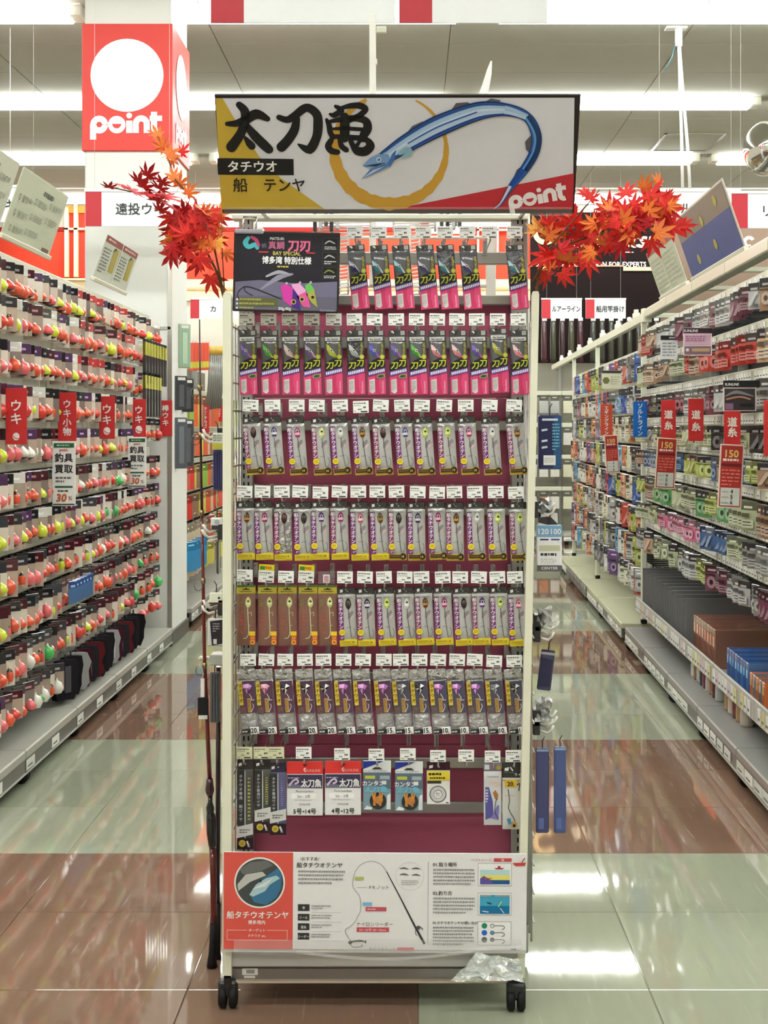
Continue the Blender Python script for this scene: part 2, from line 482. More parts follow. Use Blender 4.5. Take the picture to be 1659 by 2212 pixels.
for zz in ROWS:
    for i in range(-1, 3) if zz > 3 else range(-1, 2):
        o = copy_tree(lf) if used else lf
        used = True
        o.location = (-2.27 + 2.75 / 2 + 2.75 * (i - .0) - 0 * .1, zz, LZ)
        o['label'] = 'long twin-tube ceiling light, %s, %s from the wall side' % (RN.get(zz, '%s row out from the back wall' % ORD[ROWS.index(zz) + 1]), ORD[i + 2])
        ends = [(X0 + F * (o.location.x + dx) / zz, Y0 - F * (LZ - H) / zz) for dx in (-1.3, 1.3)] if zz > .5 else [(-9, -9), (-9, -9)]
        if max(e_[0] for e_ in ends) < 0 or min(e_[0] for e_ in ends) > 1659 or ends[0][1] < -40:      # the same rows go on above and beside the frame
            o.name = 'light_fixture_offscreen'
            for ch in o.children:
                if ch.name.startswith('tube'): ch.name = 'tube_offscreen'
        o['group'] = 'ceiling lights ' + RN.get(zz, 'front rows')
# ================================================================ gondola shelving
RAILC = (204, 206, 186); GDARK = (86, 88, 82)
def LM(s): return Matrix.Translation((-1.57, s, 0)) @ Matrix.Rotation(PI / 2, 4, 'Z')
def XB(z): return 1.324 + .0223 * (z - 5.316)
def RM(s): return Matrix.Translation((XB(s), s, 0)) @ Matrix.Rotation(-PI / 2 - .0223, 4, 'Z')

def caster(parent, x, y, r=.036, col=BLACK):
    b = MB()
    for d in (-.013, .013):
        m = Matrix.Translation((x + d, y, r)) @ Matrix.Rotation(PI / 2, 4, 'Y')
        b.lathe([(0.001, -.010), (r * .8, -.010), (r, -.006), (r, .006), (r * .8, .010), (.001, .010)], col, 14, m)
    o = b.build('caster', 'rubber', parent)
    MB().cbox(x - .024, x + .024, y - .016, y + .016, r * 1.0, r * 2 + .012, (40, 40, 42), ch=.006).build('fork', 'plastic', o)
    return o

def tags_mesh(L, z0, z1, y, seed, step=.055, cols=((232, 232, 226), (240, 240, 232), (222, 224, 214))):
    rn = random.Random(seed); b = MB(); x = .01
    while x < L - .06:
        wd = min(min(step, .16) * (.75 + .2 * rn.random()), L - .01 - x)
        if rn.random() < .8:
            c = rn.choice(cols)
            b.box(x, x + wd, y - .0035, y - .001, z0, z1, c)
            b.box(x + wd * .15, x + wd * .7, y - .0042, y - .0035, z0 + (z1 - z0) * .25, z0 + (z1 - z0) * .42, (120, 120, 116))
        x += step
    return b

def gondola_bay(label, M, rails, L=.9, depth=.62, top=2.2, ry=.16, group='gondola', deckc=(168, 168, 158), far=False, tray=False, railc=RAILC, backc=GDARK, cap=True, rh=.027, tags=True, kt=.16):
    g = thing('gondola_bay', label, 'shelf unit', m=M, group=group)
    MB().box(.004, L - .004, depth, depth + .03, .1, top, backc).build('back_panel', 'paint', g)
    MB().cbox(.001, .04, depth - .06, depth, .1, top, (150, 150, 142), ch=.004).build('upright', 'paint', g)
    MB().cbox(.002, L - .002, 0, depth, .105, .145, deckc, ch=.006).build('deck', 'paint', g)
    MB().box(.002, L - .002, .004, .02, .045, .108, (96, 96, 92)).box(.002, L - .002, -.004, .004, .048, .052, (170, 170, 160)).build('kick_rail', 'plastic', g)
    tags_mesh(L, .058, .1, .004, len(label), kt).build('price_tags', 'paper', g)['kind'] = 'stuff'
    caster(g, .05, .03, .03)
    for z in rails:
        r = MB().cbox(.002, L - .002, ry - .01, ry + .01, z - rh, z + rh, railc, ch=.004)
        r.box(.01, .03, ry, depth, z - .02, z - .005, (60, 60, 60)); r.box(L - .03, L - .01, ry, depth, z - .02, z - .005, (60, 60, 60))
        ro = r.build('rail', 'paint', g)
        if tags and not far: tags_mesh(L, z - .02, z + .016, ry - .01, int(z * 977)).build('price_tags', 'paper', ro)['kind'] = 'stuff'
        # hook bar behind the rail with prongs
        hb = MB().box(.01, L - .01, depth - .03, depth - .01, z - .02, z + .01, (70, 70, 72))
        n = 9
        for i in range(n):
            x = L * (i + .5) / n
            hb.box(x - .003, x + .003, ry + .005, depth - .02, z - .043, z - .037, (58, 58, 60))
            hb.box(x - .003, x + .003, ry + .005, ry + .011, z - .043, z - .026, (58, 58, 60))
        hb.build('hook_bar', 'metal', g)
    if cap:
        MB().cbox(.003, L - .003, ry - .02, ry + .05, top - .01, top + .05, railc, ch=.006).box(.01, .03, ry, depth, top, top + .02, railc).box(L - .03, L - .01, ry, depth, top, top + .02, railc).build('top_cap', 'paint', g)
    return g

LR = [2.175, 2.03, 1.85, 1.67, 1.485, 1.30, 1.13, .945, .76, .575, .39]
LE = [2.175, 2.03, 1.83, 1.55, 1.31, 1.13, .945, .76, .595, .44]
LB = [4.96, 5.86, 6.76, 7.66, 8.56]
for i, s in enumerate(LB):
    nb = len(LB) - i
    gondola_bay('grey float-aisle shelving bay with hook rails, %s bay from the pillar' % ORD[nb], LM(s), LE if nb == 1 else LR, group='float gondola bays', tags=False, cap=False, top=2.19, kt=.42)

# ---------------------------------------------------------------- float packs
HEAD = {'black': (26, 24, 28), 'maroon': (74, 24, 34), 'charcoal': (62, 62, 66), 'red': (190, 62, 60), 'white': (224, 222, 214), 'purple': (84, 52, 92)}
FLT = {'orange': (238, 92, 58), 'pink': (240, 108, 112), 'yellow': (222, 230, 60), 'green': (70, 190, 90), 'scarlet': (226, 64, 50), 'white': (236, 232, 220)}
PK = {}
def pack_root(hc, w=.07, h=.135, body=(206, 198, 184), art=0):
    key = (hc, w, h, body, art)
    if key not in PK:
        b = MB(); d = .012
        hh = .3 * h
        b.cbox(-w / 2, w / 2, -d * .25, d * .25, -hh, .0, hc, ch=.002)
        b.rect(-w * .3, -.03, w * .22, -.02, tuple(min(255, c + 120) for c in hc), d * .25 / .0005 + 1)
        # pillow bag body
        nx, nz = 3, 4; vv = []; fs = []
        for s_ in (-1, 1):
            for i in range(nz + 1):
                for j in range(nx + 1):
                    u = j / nx * 2 - 1; v = i / nz * 2 - 1
                    bul = max(0, (1 - u ** 4) * (1 - v ** 4)) ** .5
                    vv.append((u * w / 2, s_ * d * (.12 + .9 * bul) * (1 if s_ > 0 else .35), -hh + (-(h - hh)) * (i / nz)))
        per = (nx + 1) * (nz + 1)
        for s_ in (0, 1):
            for i in range(nz):
                for j in range(nx):
                    a = s_ * per + i * (nx + 1) + j
                    f = (a, a + 1, a + nx + 2, a + nx + 1)
                    fs.append(f if s_ else f[::-1])
        b.mesh(vv, fs, body, True)
        ly = d * .92 / .0005 + 1; lt = tuple(int(q + (245 - q) * .35) for q in body); dk = tuple(int(q * .5) for q in body)
        if art == 1:      # spool label
            b.disc(0, -h * .66, w * .3, lt, ly, n=12); b.disc(0, -h * .66, w * .13, dk, ly + 1, n=10); b.rect(-w * .38, -h * .41, w * .2, -h * .35, dk, ly)
        elif art == 2:    # printed panel
            b.rect(-w * .36, -h * .9, w * .36, -h * .62, lt, ly); b.rect(-w * .3, -h * .72, w * .2, -h * .68, dk, ly + 1); b.rect(-w * .3, -h * .82, w * .28, -h * .79, dk, ly + 1); b.rect(-w * .36, -h * .54, w * .1, -h * .4, dk, ly)
        elif art == 3:    # slanted stripe
            b.flat([(-w * .4, -h * .85), (w * .1, -h * .36), (w * .36, -h * .36), (-w * .14, -h * .85)], lt, ly); b.rect(w * .02, -h * .92, w * .36, -h * .8, dk, ly)
        o = b.build('p', 'glossy'); PK[key] = o.data; bpy.data.objects.remove(o)
    return PK[key]
FK = {}
def float_mesh(col, shape):
    key = (col, shape)
    if key not in FK:
        b = MB(); R = {'ball': .034, 'drop': .031, 'stick': .020}[shape]
        m = Matrix.Translation((0, -.010, -.110))
        dk = tuple(int(c * .25) for c in col)
        if shape == 'ball':
            pr = [(.001, -R), (R * .7, -R * .72), (R, 0), (R * .7, R * .72), (.006, R), (.003, R + .012)]
            cols = [dk, col, col, col, (235, 228, 214)]
        elif shape == 'drop':
            pr = [(.002, -.026), (R * .8, -.014), (R, .0), (R * .72, .016), (R * .3, .028), (.003, .034)]
            cols = [dk, col, col, col, (240, 232, 220)]
        else:
            pr = [(.002, -.03), (R * .8, -.02), (R, .0), (R * .8, .02), (.006, .034), (.003, .04)]
            cols = [(235, 230, 220), col, col, dk, (240, 220, 90)]
        b.lathe(pr, col, 8, m, cols)
        o = b.build('f', 'glossy'); FK[key] = o.data; bpy.data.objects.remove(o)
    return FK[key]

def hang_pack(name, rootme, M, x, y, z, yaw, label, cat, group, child=None, cname='float', sc=(1, 1, 1)):
    o = link(name, rootme)
    o.matrix_world = M @ Matrix.Translation((x, y, z)) @ Matrix.Rotation(yaw, 4, 'Z') @ Matrix.Diagonal((*sc, 1))
    tag(o, label, cat, group)
    if child is not None: link(cname, child, o)
    return o

rnd = random.Random(11)
npk = 0
for bi, s in enumerate(LB[1:]):
    nb = 4 - bi
    rails = LE if nb == 1 else LR
    for ri, z in enumerate(rails):
        n = 9 if nb > 1 else 5
        if nb in (2, 3) and z < .5: continue           # dark tackle bags hang there instead
        theme = rnd.random()
        for i in range(n):
            x = (i + .5 + rnd.uniform(-.12, .12)) / n * .9
            if nb == 4 and x < .02: continue
            hw = ['black', 'maroon', 'charcoal', 'black', 'white', 'purple'] if z > 1.1 else ['black', 'maroon', 'charcoal', 'maroon']
            if nb in (2, 3) and ri in (0, 1, 2) and x > .3: hw = ['red', 'red', 'maroon']
            fc = rnd.choice(['orange', 'orange', 'pink', 'scarlet', 'orange', 'yellow'] if theme < .7 else ['pink', 'orange', 'scarlet', 'green', 'white'])
            if ri in (6, 7) and nb in (3,) and x < .5: fc = rnd.choice(['orange', 'yellow', 'pink'])
            hc = rnd.choice(hw); shape = rnd.choice(['ball', 'drop', 'stick', 'drop'])
            behind = nb == 3 and abs(z - .76) < .01 and .02 < x < .58      # blue packs hang in front of these
            body = rnd.choice([(206, 190, 174), (168, 150, 136), (222, 212, 198), (132, 118, 110), (190, 168, 150)]); fs_ = rnd.uniform(.86, 1.08)
            lab = '%s float pack, %s header, %s from the pillar on the %s rail down' % (fc, hc, ordw((0 if nb == 1 else 5 + 9 * (nb - 2)) + n - i), ORD[ri + 1])
            hang_pack('float_pack', pack_root(HEAD[hc], .095 if nb > 1 else .08, .15 if .5 < z < 2.1 else .13, body), LM(s), x, (.125 if behind else .106 - rnd.random() * .02), z - .028, (-.08 if behind else rnd.uniform(-.85, -.3)), lab, 'float pack', 'float packs on the %s rail' % ORD[ri + 1], float_mesh(FLT[fc], shape), sc=(fs_, 1, rnd.uniform(.9, 1.04)))
            npk += 1
# the packs of the bay before the photo's edge, joined
sb_m = MB(); rs = random.Random(5)
for z in LR:
    for i in range(9):
        M_ = Matrix.Translation(((i + .5) * .1, .1, z - .028)) @ Matrix.Rotation(rs.uniform(-.7, -.3), 4, 'Z')
        sb_m.box(-.045, .045, -.004, .004, -.045, 0, HEAD[rs.choice(['black', 'maroon', 'charcoal', 'purple'])], M_).box(-.045, .045, -.007, .007, -.14, -.045, rs.choice([(206, 190, 174), (168, 150, 136), (222, 212, 198)]), M_)
        sb_m.lathe([(.002, -.03), (.024, -.014), (.03, 0), (.02, .018), (.003, .03)], FLT[rs.choice(['orange', 'pink', 'yellow', 'scarlet'])], 7, M_ @ Matrix.Translation((0, -.014, -.11)))
o = sb_m.build('float_packs', 'glossy'); o.matrix_world = LM(LB[0])
tag(o, 'close-packed float packs filling the bay farthest from the pillar', 'float packs', kind='stuff')
# blue packs on the seventh rail
for i in range(6):
    lab = 'blue tackle pack among orange floats on the low rail, %s from the pillar' % ORD[6 - i]
    hang_pack('tackle_pack', pack_root((52, 84, 140), .06, .11, (74, 112, 160)), LM(LB[2]), .1 + i * .07, .045, .76 - .03, -.5, lab, 'tackle pack', 'blue packs on the low rail of the float gondola')
# dark bags and gloves on the lowest rails
GL = {}
def glove_mesh(c, k):
    b = MB(); rn = random.Random(k)
    prof = [(0, .0), (.05, -.01), (.062, -.07), (.05, -.13), (.056, -.2), (.03, -.25), (-.01, -.235), (-.05, -.25), (-.06, -.16), (-.045, -.09), (-.058, -.04), (-.04, -.005)]
    prof = [(x * (1 + rn.uniform(-.1, .1)), z * (1 + rn.uniform(-.06, .06))) for x, z in prof]
    n = len(prof)
    b.mesh([(x, -.014, z) for x, z in prof] + [(x, .014, z) for x, z in prof], [tuple(range(n))[::-1], tuple(range(n, 2 * n))] + [(i, (i + 1) % n, n + (i + 1) % n, n + i) for i in range(n)], c)
    b.box(-.016, .014, -.02, -.014, -.2, -.04, tuple(min(255, q + 50) for q in c))
    b.tube([(0, 0, -.01), (0, .0, .03)], .004, (60, 60, 60), 5)
    return b
GC = [(34, 32, 36), (26, 26, 28), (150, 150, 150), (60, 22, 34), (40, 38, 42), (90, 30, 36), (30, 30, 32)]
for i in range(16):
    c = GC[i % 7]
    nm = {0: 'black', 1: 'black', 2: 'silver-grey', 3: 'dark wine', 4: 'black', 5: 'dark red', 6: 'black'}[i % 7]
    t = link('tackle_bag', None) if False else None
    o = glove_mesh(c, i % 7).build('tackle_bag', 'cloth')
    o.matrix_world = LM(LB[2] if i < 8 else LB[3]) @ Matrix.Translation((.07 + (i % 8) * .112, .075, .39 - .03)) @ Matrix.Rotation(rnd.uniform(-.8, -.3), 4, 'Z') @ Matrix.Diagonal((1.25, 1.2, .78, 1))
    tag(o, '%s fabric tackle bag, %s from the pillar under the lowest float rail' % (nm, ORD[16 - i]), 'tackle bag', 'bags under the lowest float rail')
# tall yellow-and-black stick float packs beside the pillar
sb = MB().cbox(-.016, .016, -.01, .01, -.27, 0, (66, 62, 66), ch=.003).box(-.016, .016, -.011, .011, -.1, -.02, (214, 208, 96)).box(-.012, .012, -.0095, .0095, -.018, -.004, (40, 40, 44))
stick_me = sb.build('s', 'glossy'); sm_ = stick_me.data; bpy.data.objects.remove(stick_me)
for i in range(14):
    lab = 'tall yellow and black stick float pack, %s from the pillar on the %s rail' % (ORD[(8 if i < 8 else 14) - i], 'top' if i < 8 else 'second')
    hang_pack('stick_float_pack', sm_, LM(LB[4]), .08 + (i % 8) * .1, .03, (2.03 if i < 8 else 1.83) - .03, -.1, lab, 'stick float', 'tall stick float packs')

# ---------------------------------------------------------------- right gondola (fishing line)
RR = [2.09, 1.89, 1.69, 1.50, 1.35, 1.18, 1.01, .835]
RBS = [5.9, 6.8, 7.7, 8.6, 9.5]
for i, s in enumerate(RBS):
    nb = len(RBS) - i
    g = gondola_bay('grey fishing-line shelving bay with hook rails, %s bay from the white posts' % ORD[nb], RM(s), RR, ry=.15, group='fishing line gondola bays', backc=(52, 52, 54), deckc=(140, 140, 136))
    t = MB().cbox(.002, .898, .085, .62, .262, .28, (150, 150, 146), ch=.004)
    tr = t.build('tray_shelf', 'paint', g)
    MB().cbox(.002, .898, .075, .087, .252, .345, (176, 176, 170), ch=.003).build('tray_front', 'plastic', tr)
    tags_mesh(.9, .262, .325, .075, 40 + i, .07, ((220, 220, 214), (228, 226, 220), (206, 190, 196), (214, 206, 150))).build('price_tags', 'paper', tr)['kind'] = 'stuff'

LINEC = {'brown': (160, 128, 104), 'pale green': (176, 186, 150), 'grey': (138, 138, 136), 'wine': (112, 60, 78), 'yellow-green': (172, 184, 92), 'green': (92, 150, 96), 'silver': (176, 178, 178), 'black': (44, 44, 46), 'pink': (212, 120, 156), 'red': (190, 60, 52), 'tan': (190, 160, 130), 'blue': (66, 98, 146)}
ROWTH = [['red', 'silver', 'brown', 'wine'], ['brown', 'pale green', 'tan', 'red'], ['wine', 'grey', 'tan', 'silver', 'black'], ['grey', 'black', 'pale green'], ['tan', 'brown', 'blue', 'yellow-green'],
         ['green', 'pale green', 'brown', 'yellow-green'], ['pink', 'pale green', 'grey', 'blue'], ['pale green', 'grey', 'wine', 'yellow-green', 'silver']]
rnd = random.Random(23)
nline = 0; CNT = {}
for bi, s in reversed(list(enumerate(RBS))):
    nb = 5 - bi
    for ri, z in enumerate(RR):
        # colour runs along the rail
        x = .03
        while x < .86:
            cn = rnd.choice(ROWTH[ri]); run = rnd.choice([2, 3, 3, 4]); wd = rnd.choice([.075, .09, .1]); hgt = rnd.choice([.095, .105, .115]) if ri in (3, 4, 6) else rnd.choice([.11, .125, .135])
            if ri == 6 and nb in (2, 3) : cn = 'pink' if x < .6 else cn
            if ri == 7 and nb in (1, 2): cn = rnd.choice(['pale green', 'tan', 'silver'])
            art = rnd.choice([1, 2, 3, 2])
            for k in range(run):
                if x + wd / 2 > .88: break
                c = LINEC[cn]
                hd = tuple(int(v * .55) for v in c) if rnd.random() < .6 else (50, 48, 50)
                CNT[ri] = CNT.get(ri, 0) + 1
                lab = '%s line pack, %s from the white posts on the %s rail down' % (cn, ordw(CNT[ri]), ORD[ri + 1])
                hang_pack('line_pack', pack_root(hd, wd, hgt, c, art), RM(s), x + wd / 2, .105 - rnd.random() * .02, z - .028, rnd.uniform(.2, .65), lab, 'line pack', 'line packs on the %s rail' % ORD[ri + 1])
                x += wd * .98; nline += 1
            x += rnd.choice([.04, .08, .16])
# grey file dividers and goods on the tray shelf
DV = MB().cbox(-.004, .004, -.2, .2, 0, .26, (120, 120, 120), ch=.002).box(-.03, .03, -.2, .2, 0, .008, (92, 92, 92)).build('d', 'plastic'); dvm = DV.data; bpy.data.objects.remove(DV)
for i in range(28):
    o = link('shelf_divider', dvm)
    o.matrix_world = RM(RBS[4]) @ Matrix.Translation((.06 + i * .062, .31, .2812)) @ Matrix.Diagonal((1, 1, 1.0 - (i % 3) * .06, 1))
    tag(o, 'upright grey divider on the tray shelf, %s from the white posts' % ordw(i + 1), 'divider', 'grey tray shelf dividers')
def boxes_on(M, xs, y, z, cols, dims, name, lab, cat, grp):
    for i, x in enumerate(xs):
        c = cols[i % len(cols)]
        w_, d_, h_ = dims
        b = MB().cbox(-w_ / 2, w_ / 2, -d_ / 2, d_ / 2, 0, h_, c, ch=.003)
        b.rect(-w_ * .35, h_ * .55, w_ * .35, h_ * .8, tuple(min(255, int(v * 1.5 + 40)) for v in c), (d_ / 2) / .0005 + 2)
        o = b.build(name, 'glossy'); o.matrix_world = M @ Matrix.Translation((x, y, z)); tag(o, lab + ', %s from the posts' % ORD[i + 1], cat, grp)
boxes_on(RM(RBS[2]), [.1 + i * .075 for i in range(8)], .28, .281, [(150, 78, 60), (146, 104, 80)], (.07, .3, .19), 'line_box', 'orange-brown flat line box packed on the tray shelf', 'line box', 'orange-brown boxes on the tray shelf')
boxes_on(RM(RBS[1]), [.08 + i * .06 for i in range(8)], .24, .281, [(44, 88, 170), (70, 120, 180)], (.05, .22, .15), 'line_box', 'blue line box packed on the tray shelf', 'line box', 'blue boxes on the tray shelf')
boxes_on(RM(RBS[1]), [.58 + i * .06 for i in range(5)], .24, .281, [(214, 110, 50), (120, 120, 118)], (.05, .22, .12), 'line_box', 'small orange line box beside the blue boxes on the tray', 'line box', 'orange boxes on the tray shelf')
boxes_on(RM(RBS[4]), [.08 + i * .09 for i in range(5)], .33, .146, [(38, 38, 40)], (.08, .3, .1), 'line_box', 'black box on the deck under the tray shelf', 'line box', 'black boxes on the deck')
boxes_on(RM(RBS[3]), [.08 + i * .1 for i in range(6)], .4, .146, [(48, 48, 50), (60, 56, 60)], (.085, .26, .09), 'line_box', 'charcoal box on the deck under the tray shelf', 'line box', 'charcoal boxes on the deck')
def bottle(col, capc, x, y, M, lab, grp):
    t = thing('chum_bottle', lab, 'bottle', group=grp, m=M @ Matrix.Translation((x, y, .1455)))
    MB().lathe([(.001, 0), (.03, 0), (.032, .01), (.032, .07), (.014, .085), (.012, .09)], col, 12).build('bottle_body', 'glossy', t)
    MB().lathe([(.014, .085), (.014, .102), (.001, .103)], capc, 12).build('cap', 'plastic', t)
for i in range(9):
    c = [(196, 200, 196), (150, 110, 70), (186, 190, 186), (60, 60, 64), (120, 50, 70), (190, 190, 190), (170, 130, 90), (90, 40, 50), (180, 184, 180)][i]
    nm = ['clear grey', 'amber', 'clear grey', 'black', 'wine red', 'clear grey', 'tan', 'wine red', 'clear grey'][i]
    bottle(c, (200, 206, 60) if i == 0 else (60, 60, 60), .1 + i * .085, .14, RM(RBS[2]), '%s squat bottle on the line gondola deck, %s from the posts' % (nm, ORD[i + 1]), 'bottles on the deck')
for i in range(5):
    bottle([(176, 140, 100), (200, 190, 176), (120, 60, 60)][i % 3], (80, 70, 60), .1 + i * .09, .14, RM(RBS[1]), '%s squat bottle nearer the shop front on the line gondola deck, %s along' % (['tan', 'cream', 'brick red'][i % 3], ORD[i + 1]), 'bottles on the near deck')

# ---------------------------------------------------------------- far right run behind the white posts
FS = [9.67, 11.15, 12.55, 13.7, 14.8]
FR = [2.0, 1.78, 1.57, 1.36, 1.15, .94, .73, .52]
FARC = {'silver': (172, 174, 172), 'blue': (62, 90, 158), 'red': (184, 72, 64), 'grey': (112, 112, 112), 'orange': (190, 124, 84), 'violet': (104, 76, 122), 'yellow-green': (164, 174, 90), 'white': (206, 206, 198), 'sky blue': (86, 146, 192), 'cream': (206, 206, 180)}
rnd = random.Random(31)
for i in range(4):
    Lb = FS[i + 1] - FS[i]
    Lb -= .024; M = RM(FS[i + 1] - .012)
    g = gondola_bay('beige-decked tackle bay behind the white posts, %s from the line gondola' % ORD[i + 1], M, FR, L=Lb, ry=.2, top=2.1, group='beige tackle bays', deckc=(190, 192, 160), far=True, backc=(96, 98, 94), cap=False, rh=.016)
    for ri, z in enumerate(FR):
        n = int(Lb / .105)
        th = [rnd.choice(['silver', 'grey', 'white', 'grey', 'silver', 'cream', 'blue', 'red', 'orange', 'violet', 'sky blue', 'yellow-green']) for _ in range(4)]
        for k in range(n):
            cn = th[k * 4 // n] if rnd.random() < .8 else rnd.choice(['silver', 'grey', 'white', 'orange', 'red'])
            if rnd.random() < .06: continue
            lab = '%s tackle pack behind the posts, %s bay, %s rail down, %s along' % (cn, ORD[i + 1], ORD[ri + 1], ordw(n - k))
            hang_pack('tackle_pack', pack_root((60, 60, 64) if rnd.random() < .5 else FARC[cn], .115, rnd.choice([.15, .175, .185]), FARC[cn], 1 + k % 3), M, (.065 + (k + .5) / n * (Lb - .13)), .145, z - .028, rnd.uniform(.2, .7), lab, 'tackle pack', 'tackle packs behind the posts')
# clear bagged parts clipped along the base rail
for i in range(12):
    lab = 'small clear parts bag on the beige deck edge, %s from the far end' % ORD[i + 1]
    o = MB().cbox(-.035, .035, -.012, .0, -.1, 0, (150, 152, 150), ch=.004).box(-.03, .03, -.014, -.011, -.03, -.005, (226, 226, 220)).build('parts_bag', 'foil')
    o.matrix_world = RM(14.8) @ Matrix.Translation((1.0 + i * .16, -.004, .145)); tag(o, lab, 'parts bag', 'clear parts bags on the base rail')
# white posts and the beam they carry
pc = (222, 224, 204)
for i, z in enumerate((9.67, 12.55, 14.8)):
    x = XB(z) + .15
    t = thing('rack_post', 'slim white rack post carrying the roof beam, %s from the fishing line gondola' % ORD[i + 1], 'post', (x, z, .145), group='white rack posts')
    MB().cbox(-.018, .018, -.018, .018, 0, 2.03, pc, ch=.004).build('post', 'paint', t)
    MB().cbox(-.02, .02, -.022, .02, .0, .03, BLACK, ch=.004).build('foot', 'rubber', t)
    b = MB()
    for k in range(5): b.tube([(0, 0, .12 + k * .06), (.34, 0, .12 + k * .06)], .003, (190, 190, 184), 5)
    for k in range(7): b.tube([(.02 + k * .053, 0, .1), (.02 + k * .053, 0, .38)], .003, (190, 190, 184), 5)
    b.tube([(0, 0, .06), (.34, 0, .06)], .008, pc, 6)
    b.build('side_grid', 'paint', t)
zz0, zz1 = 9.55, 17.6
bm = thing('rack_beam', 'long white beam on the rack posts with small white clips', 'beam', (XB(zz0) + .15, zz0, 2.175))
L_ = zz1 - zz0
MB().box(-.02, .02, 0, L_, 0, .055, pc, Matrix.Rotation(-.0223, 4, 'Z')).build('beam', 'paint', bm)
for k in range(7):
    q = Matrix.Rotation(-.0223, 4, 'Z') @ Matrix.Translation((0, .5 + k * 1.05, .055))
    MB().box(-.02, .02, -.05, .05, 0, .035, (236, 236, 216), q).box(-.014, .014, -.02, .02, .035, .06, (236, 236, 216), q).build('clip', 'plastic', bm)
MB().box(-.03, .03, -.04, .04, -.01, .08, pc).box(-.01, .3, -.02, .02, .02, .05, pc).build('corner_joint', 'plastic', bm)

# ---------------------------------------------------------------- far left run beyond the pillar
rnd = random.Random(41)
def LFM(s): return Matrix.Translation((-1.60, s, 0)) @ Matrix.Rotation(PI / 2, 4, 'Z')
LFS = [10.5, 11.5, 12.5, 13.5, 14.5]
LFR = [1.75, 1.45, 1.2, .98, .76, .54]
FLC = {'red': (216, 66, 54), 'brown': (150, 116, 92), 'yellow': (206, 200, 80), 'green': (150, 186, 80), 'cream': (206, 190, 160), 'orange': (226, 106, 66)}
for i, s in enumerate(LFS):
    M = LFM(s)
    gondola_bay('shelving bay in the aisle beyond the pillar, %s past the pillar' % ORD[i + 1], M, LFR, L=1.0, ry=.14, top=2.05, group='bays beyond the pillar', far=True, backc=(110, 104, 92), cap=False, rh=.02)
    for ri, z in enumerate(LFR):
        n = 6
        for k in range(n):
            cn = rnd.choice(list(FLC))
            if ri >= 4 and i == 0 : cn = 'cream'
            lab = '%s bait pack, %s past the pillar on the %s rail down' % (cn, ordw(i * n + k + 1), ORD[ri + 1])
            hang_pack('bait_pack', pack_root(tuple(int(v * .7) for v in FLC[cn]), .12, .18 if ri > 0 else .25, FLC[cn]), M, (k + .5) / n, .08, z - .028, rnd.uniform(-.7, -.2), lab, 'bait pack', 'bait packs on the %s rail past the pillar' % ORD[ri + 1])
for i in range(4):
    lab = 'blue bait bag hanging low, %s past the pillar' % ORD[i + 1]
    hang_pack('bait_bag', pack_root((30, 120, 170), .16, .22, (44, 140, 196)), LFM(10.5), .1 + i * .17, .02, .62, -.4, lab, 'bait bag', 'blue bait bags beyond the pillar')
PCH = [((150, 176, 150), 700, 795), ((60, 62, 68), 812, 886), ((48, 50, 56), 818, 890), ((88, 92, 98), 902, 1012), ((66, 68, 74), 906, 1008)]
for i, (pcx, y0, y1) in enumerate(PCH):
    lab = ['pale green clear pouch on the pillar side above the black pouches', 'black pouch with white tag on the pillar side', 'second black pouch with white tag, farther along the pillar side', 'long grey pouch low on the pillar side', 'dark grey pouch with white foot tags low on the pillar side'][i]
    Zp_ = (9.95, 9.8, 10.1, 9.8, 10.1)[i]; h_ = (y1 - y0) * Zp_ / F
    b = MB().cbox(-.05, .05, -.012, .012, -h_, 0, pcx, ch=.006).box(-.03, .03, -.0145, -.012, -.03, -.01, (226, 226, 220)).box(-.02, .02, -.014, -.012, -h_ * .9, -.06, tuple(min(255, q + 30) for q in pcx))
    o = b.build('rod_pouch', 'glossy'); o.matrix_world = Matrix.Translation((PX1 + .034, Zp_, pz(y0, Zp_))) @ Matrix.Rotation(.75, 4, 'Z')
    tag(o, lab, 'rod pouch', 'pouches on the pillar side')
# ================================================================ the display stand
ZF, ZP, ZK = 3.60, 3.69, 3.96
POST = (232, 232, 212)
SO = Vector((px(822, 3.8), 3.8, 0))
ST = thing('display_stand', 'tall white wheeled display stand with magenta back boards and hanging packs', 'display stand', SO)
def sb_(): return MB()
def pbox(b, x0, y0, x1, y1, Z, d, col, ch=0.):
    a = P(x0, y0, Z); c = P(x1, y1, Z)
    return b.box(min(a.x, c.x), max(a.x, c.x), Z, Z + d, min(a.z, c.z), max(a.z, c.z), col, None, ch)
def skew(b, xt0, xt1, xb0, xb1, yt, yb, Z, d, col):
    v = []
    for (x0, x1, y) in ((xb0, xb1, yb), (xt0, xt1, yt)):
        a = P(x0, y, Z); c = P(x1, y, Z)
        v += [(a.x, Z, a.z), (c.x, Z, a.z), (a.x, Z + d, a.z), (c.x, Z + d, a.z)]
    return b.mesh(v, [(0, 2, 3, 1), (4, 5, 7, 6), (0, 1, 5, 4), (2, 6, 7, 3), (0, 4, 6, 2), (1, 3, 7, 5)], col)
def part(b, name, m): return b.build(name, m, ST, SO)

b = skew(MB(), 481, 499, 480, 500, 640, 2112, ZF, .035, POST); skew(b, 484, 497, 481, 499, 631, 640, ZF, .035, POST); part(b, 'post', 'paint')
b = skew(MB(), 1150, 1165, 1117, 1134, 636, 2112, ZF, .035, POST); skew(b, 1152, 1163, 1150, 1165, 629, 636, ZF, .035, POST); part(b, 'post', 'paint')
